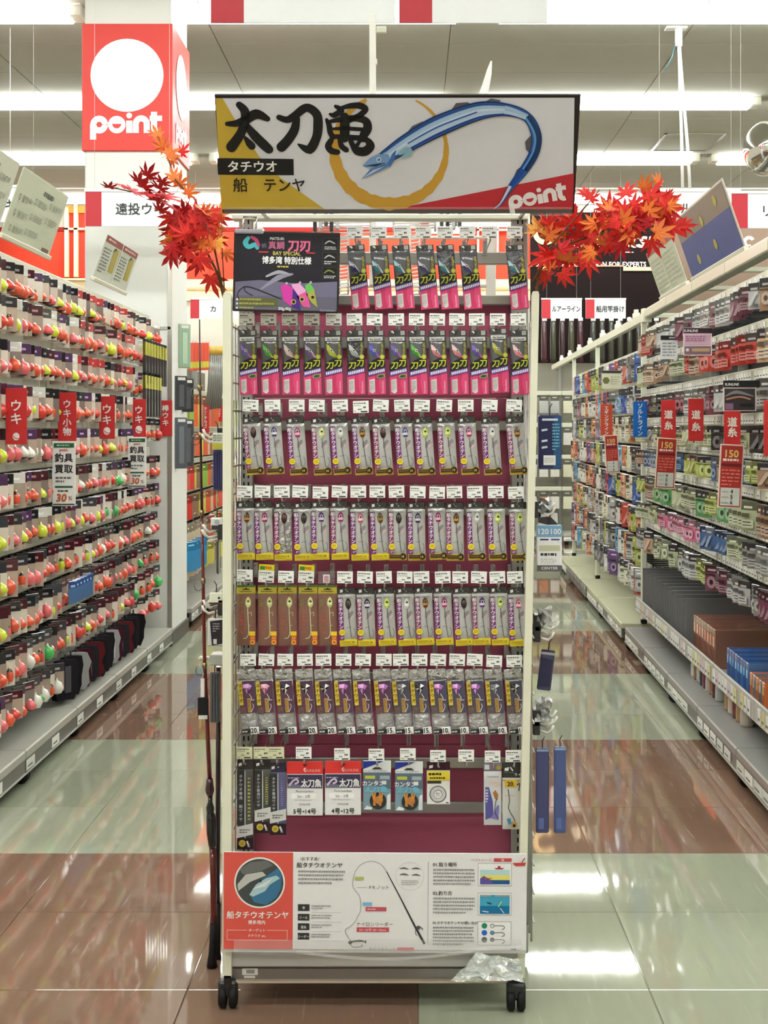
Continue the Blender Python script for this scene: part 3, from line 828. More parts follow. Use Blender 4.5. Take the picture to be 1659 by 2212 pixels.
# slotted uprights
for (x0, x1) in ((516, 547), (1104, 1141)):
    b = pbox(MB(), x0, 466, x1, 2060, ZK - .04, .04, (168, 168, 166), .003)
    u = part(b, 'slotted_upright', 'metal')
    b = MB(); xa = x0 + (9 if x0 < 800 else 13)
    y = 474
    while y < 1850:
        for q in (xa, xa + 10): pbox(b, q, y, q + 3.4, y + 10, ZK - .0412, .001, (20, 20, 20))
        y += 18.3
    o = b.build('slots', 'rubber', u, SO); o['kind'] = 'stuff'
# back boards
ys = [657, 860, 1048, 1236, 1420, 1608, 1846]
for i in range(6):
    b = pbox(MB(), 545, ys[i] + .6, 1106, ys[i + 1] - .6, ZK, .012, (174, 86, 110), .002); part(b, 'back_board', 'board')
for (y0, y1, c) in ((544, 571, (182, 182, 178)), (637, 659, (186, 184, 178)), (728, 753, (176, 174, 172)), (908, 931, (170, 168, 168)), (1094, 1114, (160, 156, 156)), (1276, 1296, (160, 156, 156)), (1452, 1470, (160, 156, 156)), (1637, 1661, (176, 164, 146)), (1733, 1757, (178, 166, 148))):
    b = pbox(MB(), 542, y0, 1108, y1, ZK - .022, .02, (176, 173, 168), .003); part(b, 'hook_rail', 'metal')
b = pbox(MB(), 500, 462, 1142, 474, ZK - .05, .05, POST, .003); part(b, 'top_beam', 'paint')
# side wire grids
for X in (px(490, ZF), px(1152, ZF)):
    b = MB()
    for k in range(5):
        z = ZF + .055 + k * .06
        b.tube([(X, z, pz(2050, ZF)), (X, z, pz(690, ZF))], .0028, (206, 206, 200), 5)
    for k in range(22):
        zz = pz(700 + k * 62, ZF)
        b.tube([(X + .004, ZF + .03, zz), (X + .004, ZF + .32, zz)], .0024, (206, 206, 200), 5)
    part(b, 'side_grid', 'metal')
# base
b = pbox(MB(), 498, 2060, 1122, 2090, ZF + .01, .5, (196, 196, 194), .004); part(b, 'base_shelf', 'paint')
b = pbox(MB(), 498, 2090, 1120, 2122, ZF + .025, .012, (150, 148, 148), .003); part(b, 'base_skirt', 'metal')
b = pbox(MB(), 498, 2119, 1120, 2124, ZF + .012, .02, (196, 180, 160)); part(b, 'base_edge', 'paint')
b = pbox(MB(), 523, 2092, 557, 2106, ZF + .024, .001, (240, 240, 236)); pbox(b, 532, 2095, 550, 2103, ZF + .0232, .0008, (150, 150, 150)); pbox(b, 527, 2108, 551, 2113, ZF + .024, .001, (226, 226, 222)); part(b, 'price_sticker', 'paper')
for (x, zz) in ((493, 3.62), (1113, 3.60), (497, 4.08), (1100, 4.08)):
    c = caster(ST, px(x, 3.62) - SO.x, zz - SO.y, .029)
b = MB()
for x in (493, 1113):
    c = P(x, 2120, 3.615); b.box(c.x - .009, c.x + .009, 3.60, 3.63, .055, pz(2108, 3.6), (60, 60, 62))
part(b, 'caster_stem', 'metal')
for x in (497, 1100):
    b = MB().box(px(x, 3.62) - .012, px(x, 3.62) + .012, 4.07, 4.10, .06, pz(2062, 3.62), POST); part(b, 'rear_leg', 'paint')

# clear cover sheet with a wavy lower lip, and a crumpled end of wrap
b = MB(); vv = []; n = 24
for i in range(n + 1):
    x = 640 + (1128 - 640) * i / n
    y = 2052 + 20 * math.sin(PI * min(1, (x - 640) / 420)) * (1 if x < 1060 else 0) - 10 * (x - 640) / 490
    p = P(x, y, ZF - .0265); q = P(x, y + 7, ZF - .032); vv += [tuple(p), tuple(q)]
b.mesh(vv, [(2 * i, 2 * i + 1, 2 * i + 3, 2 * i + 2) for i in range(n)], (246, 246, 244), True)  # near-white film strip standing in for glare along the sheet's edge
cv = thing('cover_sheet', 'clear plastic cover sheet with a wavy lip over the base shelf', 'plastic sheet', P(880, 2070, ZF - .015))
b.build('lip', 'film', cv, cv.location)
b = pbox(MB(), 505, 2030, 1126, 2058, ZF - .027, .001, (232, 232, 230)); b.build('sheet', 'clear', cv, cv.location)
b = MB(); rn = random.Random(3); vv = []
nx, ny = 8, 6
for j in range(ny + 1):
    for i in range(nx + 1):
        u, v = i / nx, j / ny
        x = 1030 + 92 * u - 62 * v * (1 - u) + 8 * v; y = 2056 + 64 * v + 16 * u * (1 - v)
        p = P(x + rn.uniform(-4, 4), y + rn.uniform(-3, 3), ZF - .018 - rn.uniform(0, .022)); vv.append(tuple(p))
fs = []
for j in range(ny):
    for i in range(nx):
        a = j * (nx + 1) + i; fs += [(a, a + nx + 1, a + nx + 2), (a, a + nx + 2, a + 1)]
b.mesh(vv, fs, (240, 244, 244))
o = b.build('plastic_wrap', 'foil', None, tuple(P(1080, 2110, ZF))); o.location = P(1080, 2110, ZF)
tag(o, 'crumpled white plastic wrap bunched at the corner of the stand base', 'plastic wrap')

# ---------------------------------------------------------------- hooks with price cards
WIRE = None; CARDS = []
wb = MB().tube([(0, .245, 0), (0, -.012, 0), (0, -.028, .003), (0, -.034, .014)], .0022, (200, 200, 198), 6)
wb.tube([(0, .245, .03), (0, -.03, .022), (0, -.03, .018)], .0018, (190, 190, 188), 6)
wb.box(-.006, .006, .238, .247, -.006, .034, (180, 180, 178))
o = wb.build('w', 'metal'); WIRE = o.data; bpy.data.objects.remove(o)
KC = 3.65 / F
def card_mesh(seed, paper, yellow=False):
    b = MB(); w_, h_ = 34 * KC, 26 * KC
    b.cbox(-w_ / 2, w_ / 2, -.001, .001, 0, h_, paper, ch=.0004)
    b.scribble(-w_ * .44, h_ * .74, w_ * .42, h_ * .86, (120, 120, 120), 1, 3, .0004, .9, seed, .004)
    b.scribble(-w_ * .44, h_ * .58, w_ * .2, h_ * .66, (150, 150, 150), 1, 3, .0004, .8, seed + 1, .003)
    b.scribble(w_ * .16, h_ * .38, w_ * .44, h_ * .54, (70, 70, 72), 1, 3, .0004, 1, seed + 2, .003)
    b.scribble(-w_ * .2, h_ * .24, w_ * .08, h_ * .36, (110, 110, 110), 1, 3, .0004, .9, seed + 3, .002)
    b.rect(-w_ * .02, h_ * .06, w_ * .4, h_ * .16, (60, 60, 62), 3, .0004)
    b.scribble(-w_ * .44, h_ * .08, -w_ * .2, h_ * .2, (170, 170, 170), 1, 3, .0004, .8, seed + 4, .003)
    if yellow:
        b.cbox(-w_ / 2, w_ / 2, -.001, .001, h_, h_ * 1.5, (232, 206, 40), ch=.0004)
        b.scribble(-w_ * .42, h_ * 1.08, w_ * .42, h_ * 1.36, (196, 120, 40), 1, 3, .0004, .9, seed, .005)
        b.rect(-w_ * .42, h_ * 1.06, -w_ * .1, h_ * 1.36, (70, 140, 60), 4, .0004)
    o = b.build('c', 'paper'); me = o.data; bpy.data.objects.remove(o); return me
CARDS = [card_mesh(i * 9, (250, 251, 250)) for i in range(5)] + [card_mesh(60 + i, (226, 226, 190)) for i in range(2)] + [card_mesh(80, (240, 240, 238), True)]
ROWNAME = ['top', 'second', 'third', 'fourth', 'fifth', 'sixth', 'seventh']
def hook(row, idx, cxc, ybot, xp, cm, rot=0.):
    """card centre px, card bottom px, wire centre px"""
    z = pz(ybot + 7, ZP)
    t = thing('peg_hook', 'peg hook with %sprice card, %s from the rod side, %s row' % (('yellow-topped ' if cm == 7 else 'cream ' if cm > 4 else 'white '), ORD[idx + 1], ROWNAME[row]), 'peg hook', (px(xp, ZP), ZP, z), group='peg hooks in the %s row of the stand' % ROWNAME[row])
    link('wire', WIRE, t)
    c = link('price_card', CARDS[cm], t)
    c.location = (px(cxc, ZP - .035) - px(xp, ZP), -.035, pz(ybot, ZP - .035) - z); c.rotation_euler = (.06, rot, 0)
    return t

# ---------------------------------------------------------------- hanging packs
KP = ZP / F
class PK2(MB):
    """pack-face drawing in photo pixels: x right from the pack's centre line, y down from its top"""
    def R(s, x0, y0, x1, y1, col, lay=1): return s.rect(x0 * KP, -y1 * KP, x1 * KP, -y0 * KP, col, lay, .0004)
    def D(s, x, y, r, col, lay=1, n=16): return s.disc(x * KP, -y * KP, r * KP, col, lay, .0004, n)
    def O(s, pts, col, lay=1): return s.flat([(x * KP, -y * KP) for x, y in pts], col, lay, .0004)
    def Tx(s, t, x, y, size, col, lay=1, **k): return s.text(t, x * KP, -y * KP, size * KP, col, lay, .0004, **k)
    def S(s, x0, y0, x1, y1, col, rows, lay=1, seed=0, dash=3): return s.scribble(x0 * KP, -y1 * KP, x1 * KP, -y0 * KP, col, rows, lay, .0004, .6, seed, dash * KP)
    def Rb(s, pts, wd, col, lay=1): return s.ribbon([(x * KP, -y * KP) for x, y in pts], wd * KP if not isinstance(wd, list) else [q * KP for q in wd], col, lay, .0004, 3, False)
    def slab(s, x0, y0, x1, y1, d, col, ch=.0012): return s.cbox(x0 * KP, x1 * KP, 0, d, -y1 * KP, -y0 * KP, col, ch=ch)
    def pillow(s, x0, y0, x1, y1, d, col, nx=4, nz=7, wob=0., seed=0):
        rn = random.Random(seed); vv = []; fs = []
        for i in range(nz + 1):
            for j in range(nx + 1):
                tt = j / nx * 2 - 1; u = math.copysign(abs(tt) ** .55, tt); v = i / nz * 2 - 1; v = math.copysign(abs(v) ** .7, v)
                bul = (1 - abs(u) ** 6) * (1 - v ** 8)
                vv.append((((x0 + x1) / 2 + (x1 - x0) / 2 * u) * KP, -d * bul - .0002 + (rn.uniform(-wob, wob) if 0 < i < nz and 0 < j < nx else 0), -((y0 + y1) / 2 + (y1 - y0) / 2 * v) * KP))
        for i in range(nz):
            for j in range(nx):
                a = i * (nx + 1) + j; fs.append((a, a + nx + 1, a + nx + 2, a + 1))
        return s.mesh(vv, fs, col, True)
def take(b, m):
    o = b.build('x', m); me = o.data; bpy.data.objects.remove(o); return me

def lure_head(body, belly, eye=(20, 20, 20), iris=(230, 230, 225), rx=6.5, rz=12.5, dark=None):
    """tapered fish-head weight in relief"""
    b = MB(); n = 12
    prof = [(-1, .05), (-.8, .5), (-.45, .85), (0, 1), (.4, .92), (.75, .6), (1, .1)]
    vv = []
    for t, r in prof:
        for k in range(n):
            a = 2 * PI * k / n
            vv.append((math.cos(a) * r * rx * KP, math.sin(a) * r * rx * KP * .8, -t * rz * KP))
    for i in range(len(prof) - 1):
        col = (dark or body) if i < 2 else (belly if i == 3 else body if i < 5 else belly)
        b.mesh(vv, [(i * n + k, (i + 1) * n + k, (i + 1) * n + (k + 1) % n, i * n + (k + 1) % n) for k in range(n)], col, True)
    b.disc(.5 * KP, 3 * KP, 3.4 * KP, iris, rx * KP * .8 / .0004 * .86 + 1, .0004, 12)
    b.disc(.5 * KP, 3 * KP, 2.2 * KP, eye, rx * KP * .8 / .0004 * .86 + 2, .0004, 12)
    return take(b, 'glossy')
def diamond(c1, c2, c3):
    b = PK2(); d = .006
    pts = [(-9, -12), (-5, -10), (4, 2), (9, 12), (6, 12), (-4, 7), (-8, -2)]
    n = len(pts); ctr = (0, -d * 1.6, 0)
    vv = [(x * KP, -.001, -y * KP) for x, y in pts] + [ctr]
    for i in range(n):
        b.mesh([vv[i], vv[(i + 1) % n], ctr], [(0, 2, 1)], (c1, c2, c2, c3, c1, c1, c2)[i])
    b.disc(0, 0, 2.4 * KP, (240, 240, 235), d * 1.7 / .0004, .0004, 10); b.disc(0, 0, 1.4 * KP, (20, 20, 20), d * 1.75 / .0004 + 1, .0004, 10)
    return take(b, 'glossy')

# type 1: jig pack with pink foot
def t1(row1, accent, badge, shiny):
    hd = PK2().slab(-19, 0, 19, 13, .003, (58, 58, 62))
    hd.R(7, 2, 16, 11, (206, 208, 208), 2); hd.S(8, 3, 15, 10, (150, 150, 150), 3, 3, 4, 2); hd.D(-5, 6, 4.2, (20, 20, 22), 2); hd.Rb([(-13, 4), (-10, 3), (-8, 7)], 1.4, (240, 240, 240), 3)
    bd = PK2(); bd.slab(-19, 13, 19, 140, .004, (84, 84, 88))
    bd.pillow(-19, 13, 19, 140, .009, (92, 92, 96), 4, 8, .0012 if shiny else .0004, 5)
    pr = PK2(); L = 26
    pr.O([(-19, 96), (19, 92), (19, 140), (-19, 140)], (224, 74, 126), L)
    pr.O([(-4, 96), (6, 95), (4, 118), (8, 139), (-2, 139)], (206, 54, 104), L + 1)
    pr.O([(-19, 76), (-8, 66), (2, 62), (16, 60), (19, 66), (19, 92), (-19, 97)], (30, 24, 34), L)
    pr.Tx('刀', -8.5, 83, 16.5, accent, L + 2, bold=.035, shear=.12); pr.Tx('刀', 8.5, 78.5, 16.5, accent, L + 2, bold=.035, shear=.12); pr.D(13, 59, 5.5, (176, 176, 60), L + 2); pr.D(13, 59, 3.4, (206, 204, 90), L + 3)
    pr.O([(-19, 90), (19, 82), (19, 92), (-18, 101)], (88, 58, 150), L + 4)
    for q_ in range(9): pr.O([(-17 + q_ * 3.9, 92.5 - q_ * .82), (-14.4 + q_ * 3.9, 90.5 - q_ * .82), (-13.6 + q_ * 3.9, 96.5 - q_ * .82), (-16.2 + q_ * 3.9, 98.5 - q_ * .82)], (234, 228, 246), L + 5)
    pr.Tx('TOKUJIN', 15.5, 57, 6.5, (196, 190, 60), L + 3, align='L', rot=PI / 2, bold=.02, sx=1.1)
    pr.O([(-16, 108), (-4, 106), (-4, 134), (-9, 138), (-16, 134)], (216, 210, 210), L + 3)
    pr.S(-15, 110, -6, 133, (180, 172, 172), 6, L + 5, 2, 3)
    pr.Tx('Gamakatsu', 14.5, 138, 6, (250, 214, 226), L + 3, align='L', rot=PI / 2, sx=1.0)
    if row1:
        pr.R(-17, 16, 15, 24, (242, 242, 242), L); pr.Tx('Bay Special', -1, 22.4, 6, (30, 30, 34), L + 1, bold=.02, sx=.9)
    if badge: pr.O([(0, 100), (6, 96), (17, 97), (18, 102), (11, 106), (2, 105)], (150, 170, 120), L + 5); pr.O([(2, 101), (7, 98), (15, 98.5), (16, 101.5), (10, 104), (4, 103.5)], (60, 76, 60), L + 6)
    return take(hd, 'glossy'), take(bd, 'film' if False else ('foil' if shiny else 'glossy')), take(pr, 'print')
YG = (206, 214, 60)
T1 = {(r, s, bg): t1(r, YG, bg, s) for r in (0, 1) for s in (0, 1) for bg in (0, 1)}
DI = {'silver-white': diamond((196, 200, 210), (236, 238, 240), (120, 130, 150)), 'purple': diamond((96, 90, 190), (150, 110, 200), (230, 110, 150)), 'green': diamond((70, 170, 70), (130, 200, 90), (210, 220, 80)),
      'pale pink': diamond((244, 214, 214), (250, 232, 232), (236, 150, 160)), 'violet-white': diamond((120, 90, 170), (236, 220, 240), (240, 150, 190)), 'yellow-green': diamond((214, 222, 70), (228, 232, 110), (150, 180, 60)),
      'blue-pink': diamond((80, 100, 220), (130, 110, 230), (240, 110, 160)), 'teal-silver': diamond((60, 150, 170), (210, 230, 236), (236, 240, 240)), 'striped navy': diamond((70, 66, 130), (230, 230, 240), (70, 66, 130)), 'olive': diamond((180, 180, 80), (206, 200, 100), (140, 150, 60)),
      'pink-striped': diamond((240, 150, 170), (250, 226, 230), (230, 90, 120)), 'red-pink': diamond((226, 60, 90), (244, 150, 160), (250, 224, 224))}
def hang(name, row, idx, kind, label, xl, w_, ytop, shift, hgt, parts, group):
    t = thing(name, label, 'tackle pack', (px(xl + w_ / 2, ZP), ZP, pz(ytop, ZP)), group=group, rot=(-.035, -math.atan2(shift, hgt), 0))
    for nm, me, loc in parts:
        o = link(nm, me, t)
        if kind == 1 and nm == 'lure': o.scale = (1.3, 1, 1.25)
        if loc: o.location = (loc[0] * KP, loc[2] if len(loc) > 2 else 0, -loc[1] * KP)
    return t
def rowlab(desc, idx, row): return '%s, %s from the rod side, %s row' % (desc, ORD[idx + 1], ROWNAME[row])

# top row
c0 = [749, 801, 850, 897, 944, 992, 1040, 1094]
p0 = [750, 800, 847, 899, 943, 992, None, 1093]
l0 = ['striped navy', 'teal-silver', 'teal-silver', 'striped navy', 'teal-silver', 'striped navy', None, 'teal-silver']
for i, (c, p) in enumerate(zip(c0, p0)):
    hook(0, i, c + 17.5, 515, (p if p else c) + 18, i % 5)
    if p is None: continue
    sh = i in (4, 7)
    h_, b_, q_ = T1[(0, int(sh), 0)]
    hang('jig_pack', 0, i, 1, rowlab('%s jig in a pink-footed %spack' % (l0[i], 'shiny ' if sh else ''), i - (i > 6), 0), p, 36, 529, 12, 138, [('header', h_, None), ('bag', b_, None), ('print', q_, None), ('lure', DI[l0[i]], (-6, 48, -.011))], 'jig packs in the top row')
# second row
c1 = [516, 563, 609, 656, 704, 749, 792, 839, 883, 927, 970, 1013, 1058, 1103]
p1 = [516, 563, 608, 654, 700, 748, 792, 839, 882, 925, 970, 1013, 1057, 1101]
l1 = ['purple', 'green', 'pale pink', 'violet-white', 'yellow-green', 'silver-white', 'blue-pink', 'purple', 'green', 'pink-striped', 'pink-striped', 'purple', 'olive', 'pink-striped']
for i, (c, p) in enumerate(zip(c1, p1)):
    hook(1, i, c + 17, 703, p + 19, (i * 2) % 5, random.uniform(-.03, .03))
    sh = i == 5; bg = i in (0, 3, 6, 7, 11)
    h_, b_, q_ = T1[(1, int(sh), int(bg))]
    hang('jig_pack', 1, i, 1, rowlab('%s jig in a pink-footed bay-special pack' % l1[i], i, 1), p, 38, 713 - (4 if i == 12 else 0), 4, 140, [('header', h_, None), ('bag', b_, None), ('print', q_, None), ('lure', DI[l1[i]], (-3, 46, -.011))], 'jig packs in the second row')

# type 2: tenya rig pack
def t2(gold, strip, shiny=False):
    hd = PK2().slab(-19, 0, 19, 15, .003, (26, 26, 28))
    hd.O([(-14, 5), (-8, 4), (-8, 10), (-14, 11)], (240, 240, 240), 2); hd.Rb([(-2, 3), (1, 8), (4, 9)], .8, (200, 200, 200), 2); hd.S(-17, 12, 17, 14.5, (120, 120, 122), 1, 2, 4, 5); hd.D(1, 6, 2, (80, 80, 82), 2)  # the pale curved stroke paints in the glint of the hook
    bd = PK2(); bd.slab(-19, 15, 19, 126, .004, (176, 176, 174)); bd.pillow(-19, 15, 19, 114, .006, (186, 186, 184), 4, 7, .0005, 8)
    pr = PK2(); L = 18
    pr.R(-18.5, 21, -8.5, 112, strip, L)
    pr.Tx('船タチウオテンヤ', -13.4, 31, 9.6, (250, 248, 250), L + 2, bold=.035, vert=.98)
    pr.D(-12, 96, 6.8, (236, 214, 50), L + 3); pr.S(-16, 93, -8, 99, (196, 160, 40), 2, L + 4, 1, 2); pr.S(-15, 105, -8, 110, (226, 220, 230), 2, L + 3, 2, 2)
    pr.S(-4, 20, 18, 24, (150, 150, 152), 1, L, 5, 3)
    pr.O([(2, 56), (12, 50), (14, 54), (5, 66), (1, 68)], (140, 136, 138), L); pr.O([(6, 62), (16, 60), (9, 70)], (206, 176, 184), L)
    pr.Rb([(3, 46), (4, 70), (6, 92), (8, 108)], .7, (90, 88, 90), L + 2)
    pr.Rb([(8, 108), (14, 106), (16, 96), (13, 88)], .6, (120, 118, 120), L + 2); pr.Rb([(-3, 86), (8, 85)], .5, (110, 110, 112), L + 2)
    lb = PK2(); c1_, c2_ = ((60, 48, 20), (206, 170, 60)) if gold else ((214, 190, 36), (236, 214, 60))
    lb.slab(-18.5, 112, 19.5, 126, .0055, c2_, .0008)
    o_ = PK2()
    pr.R(-17, 113.5, 18, 121, c1_, L + 3); pr.R(-15, 115.5, 6, 118.5, tuple(min(255, int(q * 1.6 + 10)) for q in c1_) if gold else (190, 160, 30), L + 4)
    pr.D(12, 117, 7, c1_, L + 5); pr.D(12, 117, 5.6, (46, 36, 16) if gold else (230, 206, 50), L + 6); pr.Tx('18' if gold else '10', 11, 119.8, 7, (226, 190, 80) if gold else (90, 76, 20), L + 7, bold=.02)
    return take(hd, 'glossy'), take(bd, 'foil' if shiny else 'glossy'), take(pr, 'print'), take(lb, 'print')
PUR = (124, 46, 126); WIN = (142, 66, 112)
T2 = {(g, s, sh): t2(g, (PUR, WIN)[s], sh) for g in (0, 1) for s in (0, 1) for sh in (0, 1)}
LH = {'black': lure_head((34, 26, 30), (60, 40, 46), (20, 20, 20), (150, 140, 140)), 'dark red': lure_head((70, 26, 34), (44, 24, 30), (20, 20, 20), (190, 120, 120)), 'blue': lure_head((70, 66, 150), (236, 236, 244)), 'navy': lure_head((48, 44, 96), (226, 226, 238)),
      'magenta': lure_head((168, 50, 130), (248, 180, 200)), 'glow green': lure_head((204, 224, 110), (226, 236, 160), iris=(180, 206, 90)), 'pale glow': lure_head((222, 228, 150), (234, 236, 190), iris=(206, 214, 130)), 'white': lure_head((224, 224, 224), (240, 240, 240), iris=(210, 210, 210)),
      'brown': lure_head((96, 62, 34), (200, 140, 60), iris=(160, 120, 70)), 'olive': lure_head((96, 88, 50), (176, 120, 60), iris=(140, 130, 80)), 'purple': lure_head((92, 50, 140), (226, 214, 240)), 'rose': lure_head((206, 90, 130), (250, 206, 214))}
def tenya_row(row, cs, ps, lures, gold, ctop, cbot, ptop, shift, hgt, start=0, ywob=None, sl=38):
    for i, (c, p, l) in enumerate(zip(cs, ps, lures)):
        g = gold[i] if isinstance(gold, list) else gold
        hook(row, start + i, c + 17, cbot + (ywob[i] if ywob else 0), p + 19, (i * 3 + row) % 5, random.uniform(-.05, .05))
        sh = int(row == 3 and i == 2)
        h_, b_, q_, lb_ = T2[(g, (i * 7 + row) % 3 // 2, sh)]
        hang('rig_pack', row, start + i, 2, rowlab('%s-headed hook rig, %s foot label' % (l, 'black and gold' if g else 'yellow'), start + i, row), p, sl, ptop + random.uniform(-1.5, 1.5), shift + random.uniform(-2, 2), hgt, [('header', h_, None), ('bag', b_, None), ('print', q_, None), ('foot_label', lb_, (0, 0, -.006)), ('lure', LH[l], (3, 35, -.006))], 'hook rig packs in the %s row' % ROWNAME[row])
tenya_row(2, [524, 572, 624, 667, 718, 763, 805, 852, 894, 942, 989, 1040, 1093], [523, 568, 618, 671, 711, 758, 803, 851, 894, 943, 988, 1039, 1092],
          ['dark red', 'blue', 'magenta', 'pale glow', 'white', 'brown', 'dark red', 'blue', 'glow green', 'glow green', 'magenta', 'white', 'brown'], 1, 864, 889, 900, 9, 126, ywob=[0, 0, 0, 0, 0, 3, 0, 0, 0, 0, 0, 0, 0])
tenya_row(3, [511, 550, 592, 631, 675, 716, 757, 798, 840, 885, 927, 965, 1009, 1054, 1098], [511, 549, 592, 634, 672, 713, 756, 798, 839, 880, 923, 963, 1007, 1052, 1099],
          ['brown', 'magenta', 'dark red', 'black', 'purple', 'magenta', 'rose', 'olive', 'black', 'navy', 'magenta', 'brown', 'white', 'glow green', 'glow green'], [0] * 8 + [1] * 7, 1049, 1075, 1084, 3, 125, ywob=[0, 0, 0, 0, 2, 0, 0, 0, 0, 1, 2, 1, 1, 1, 2])

# type 3: brown glow-head pack
hd = PK2().slab(-20.5, 0, 20.5, 19, .004, (196, 180, 66)); hd.R(-20, 0, 20, 4, (70, 116, 60), 2); hd.O([(-8, 8), (-3, 8), (0, 5), (3, 8), (8, 8), (8, 10), (-8, 10)], (40, 46, 30), 2); hd.S(-14, 12, 16, 15, (70, 66, 30), 1, 2, 3, 3)
bd = PK2(); bd.slab(-20.5, 19, 20.5, 130, .004, (126, 84, 70)); bd.pillow(-20.5, 19, 20.5, 130, .006, (132, 90, 76), 4, 7, .0006, 2)
pr = PK2(); L = 18
pr.Tx('タチ魚テンヤ', -9, 62, 8.5, (206, 96, 80), L, vert=1.0, bold=.01); pr.S(-17, 30, -8, 46, (150, 140, 70), 4, L, 4, 4)
pr.Rb([(4, 46), (5, 75), (6, 100), (2, 112), (-6, 114)], .8, (224, 216, 170), L + 1); pr.Rb([(6, 60), (12, 58), (12, 66)], .6, (196, 186, 150), L + 1); pr.Rb([(6, 86), (11, 86)], .5, (196, 186, 150), L + 1)
pr.R(7, 99, 20, 108, (238, 200, 50), L + 1); pr.R(8.5, 108, 20, 128, (206, 100, 36), L + 1); pr.D(14, 122, 5, (244, 190, 80), L + 2); pr.D(14, 122, 3, (200, 90, 30), L + 3); pr.Tx('3.5', 14, 115, 6, (250, 220, 120), L + 2, bold=.02)
H3, B3, Q3 = take(hd, 'print'), take(bd, 'glossy'), take(pr, 'print')
c4 = [(511, 1256, 0), (557, 1258, 7), (600, 1259, 1), (643, 1259, 7), None]; p4 = [511, 557, 600, 645, 687]
for i in range(5):
    if c4[i]: hook(4, i, c4[i][0] + 17.5, c4[i][1], p4[i] + 20, c4[i][2], .06 if i % 2 else .03)
    hang('rig_pack', 4, i, 3, rowlab('brown rig pack with pale head and yellow header', i, 4), p4[i], 41, 1264, 1, 130, [('header', H3, None), ('bag', B3, None), ('print', Q3, None), ('lure', LH['pale glow'], (5, 37, -.006))], 'brown rig packs in the fifth row')
# clear empty card holder on the fifth hook
t = thing('peg_hook', 'wire peg hook with a clear holder and small white sticker, fifth from the rod side', 'peg hook', (px(707, ZP), ZP, pz(1264, ZP)), group='peg hooks in the fifth row of the stand')
link('wire', WIRE, t)
PK2().slab(-18, -33, 18, -6, .001, (200, 196, 200)).build('card_holder', 'clear', t).location = (0, -.036, 0)
PK2().slab(-7, -26, 7, -8, .0012, (240, 240, 240)).R(-5, -24, 5, -10, (190, 150, 160), 3).build('sticker', 'paper', t).location = (0, -.038, 0)
tenya_row(4, [728, 771, 813, 857, 894, 940, 977, 1017, 1058, 1096], [729, 770, 812, 855, 895, 936, 978, 1018, 1057, 1097], ['black', 'navy', 'glow green', 'white', 'brown', 'magenta', 'black', 'purple', 'glow green', 'rose'], 0, 1234, 1260, 1268, 5, 125, start=5)

# type 4: long silver pack with weight tag
def t4(num, warm):
    hd = PK2().slab(-19, 0, 19, 24, .002, (176, 176, 176)); hd.pillow(-19, 0, 19, 24, .003, (190, 190, 190), 4, 3, .001, num)
    hd.Rb([(-2, 10), (3, 9), (5, 13)], 1.2, (120, 120, 122), 9); hd.S(-17, 19, 17, 23, (130, 130, 132), 1, 9, num, 6)
    bd = PK2(); bd.slab(-19, 24, 19, 140, .003, (160, 160, 162)); bd.pillow(-19, 24, 19, 140, .008, (186, 186, 190), 6, 12, .0016, num + warm)
    pr = PK2(); L = 25
    pr.R(-18, 25, 17, 94, (96, 62, 88) if warm else (84, 80, 100), L)
    pr.R(-18, 25, -9.5, 76, (226, 200, 66), L + 2); pr.Tx('タチウオ', -13.6, 38, 9.5, (80, 56, 24), L + 3, vert=1.1, bold=.02)
    pr.R(-1, 62, 7, 92, (196, 160, 90), L + 2); pr.S(0, 64, 6, 90, (140, 100, 50), 7, L + 3, 3, 4)
    pr.S(-17, 80, -4, 93, (140, 110, 80), 4, L + 2, 4, 5); pr.Rb([(4, 52), (9, 62), (8, 66), (15, 66)], .7, (226, 226, 226), L + 4); pr.Rb([(6, 92), (12, 80), (10, 74)], .7, (216, 216, 216), L + 4)
    pr.R(-17, 128, 2, 137, (40, 40, 42), L + 4); pr.S(-16, 130, 1, 135, (210, 210, 210), 1, L + 5, 5, 4)
    tg = PK2(); tg.slab(1, 124, 20, 139, .001, (244, 244, 244), .0004); tg.Tx('%d.' % num, 10, 136.5, 15, (16, 16, 18), 2, bold=.03, sx=.85)
    return take(hd, 'foil'), take(bd, 'foil'), take(pr, 'print'), take(tg, 'paper')
T4 = {(n_, w_): t4(n_, w_) for n_ in (20, 15, 10) for w_ in (0, 1)}
def jighead(c1_, c2_):
    b = PK2(); d = .008
    pts = [(-10, -10), (2, -11), (10, -6), (4, 2), (-2, 12), (-6, 2), (-10, -2)]
    n = len(pts); vv = [(x * KP, 0, -y * KP) for x, y in pts]
    for i in range(n): b.mesh([vv[i], vv[(i + 1) % n], (0, -d, .003)], [(0, 2, 1)], c1_ if i % 2 else c2_)
    return take(b, 'glossy')
J4 = {'violet': jighead((150, 80, 170), (236, 170, 236)), 'rose': jighead((206, 110, 150), (244, 190, 206)), 'white-black': jighead((232, 232, 232), (36, 36, 38)), 'pale': jighead((226, 232, 226), (120, 120, 130))}
c5 = [519, 558, 599, 642, 682, 725, 767, 812, 849, 889, 929, 970, 1008, 1050, 1094]; p5 = [512, 550, 593, 637, 678, 719, 760, 805, 844, 883, 924, 963, 1004, 1045, 1088]
l5 = ['violet', 'rose', 'white-black', 'white-black', 'white-black', 'violet', 'violet', 'violet', 'pale', 'white-black', 'violet', 'violet', 'violet', 'pale', 'white-black']
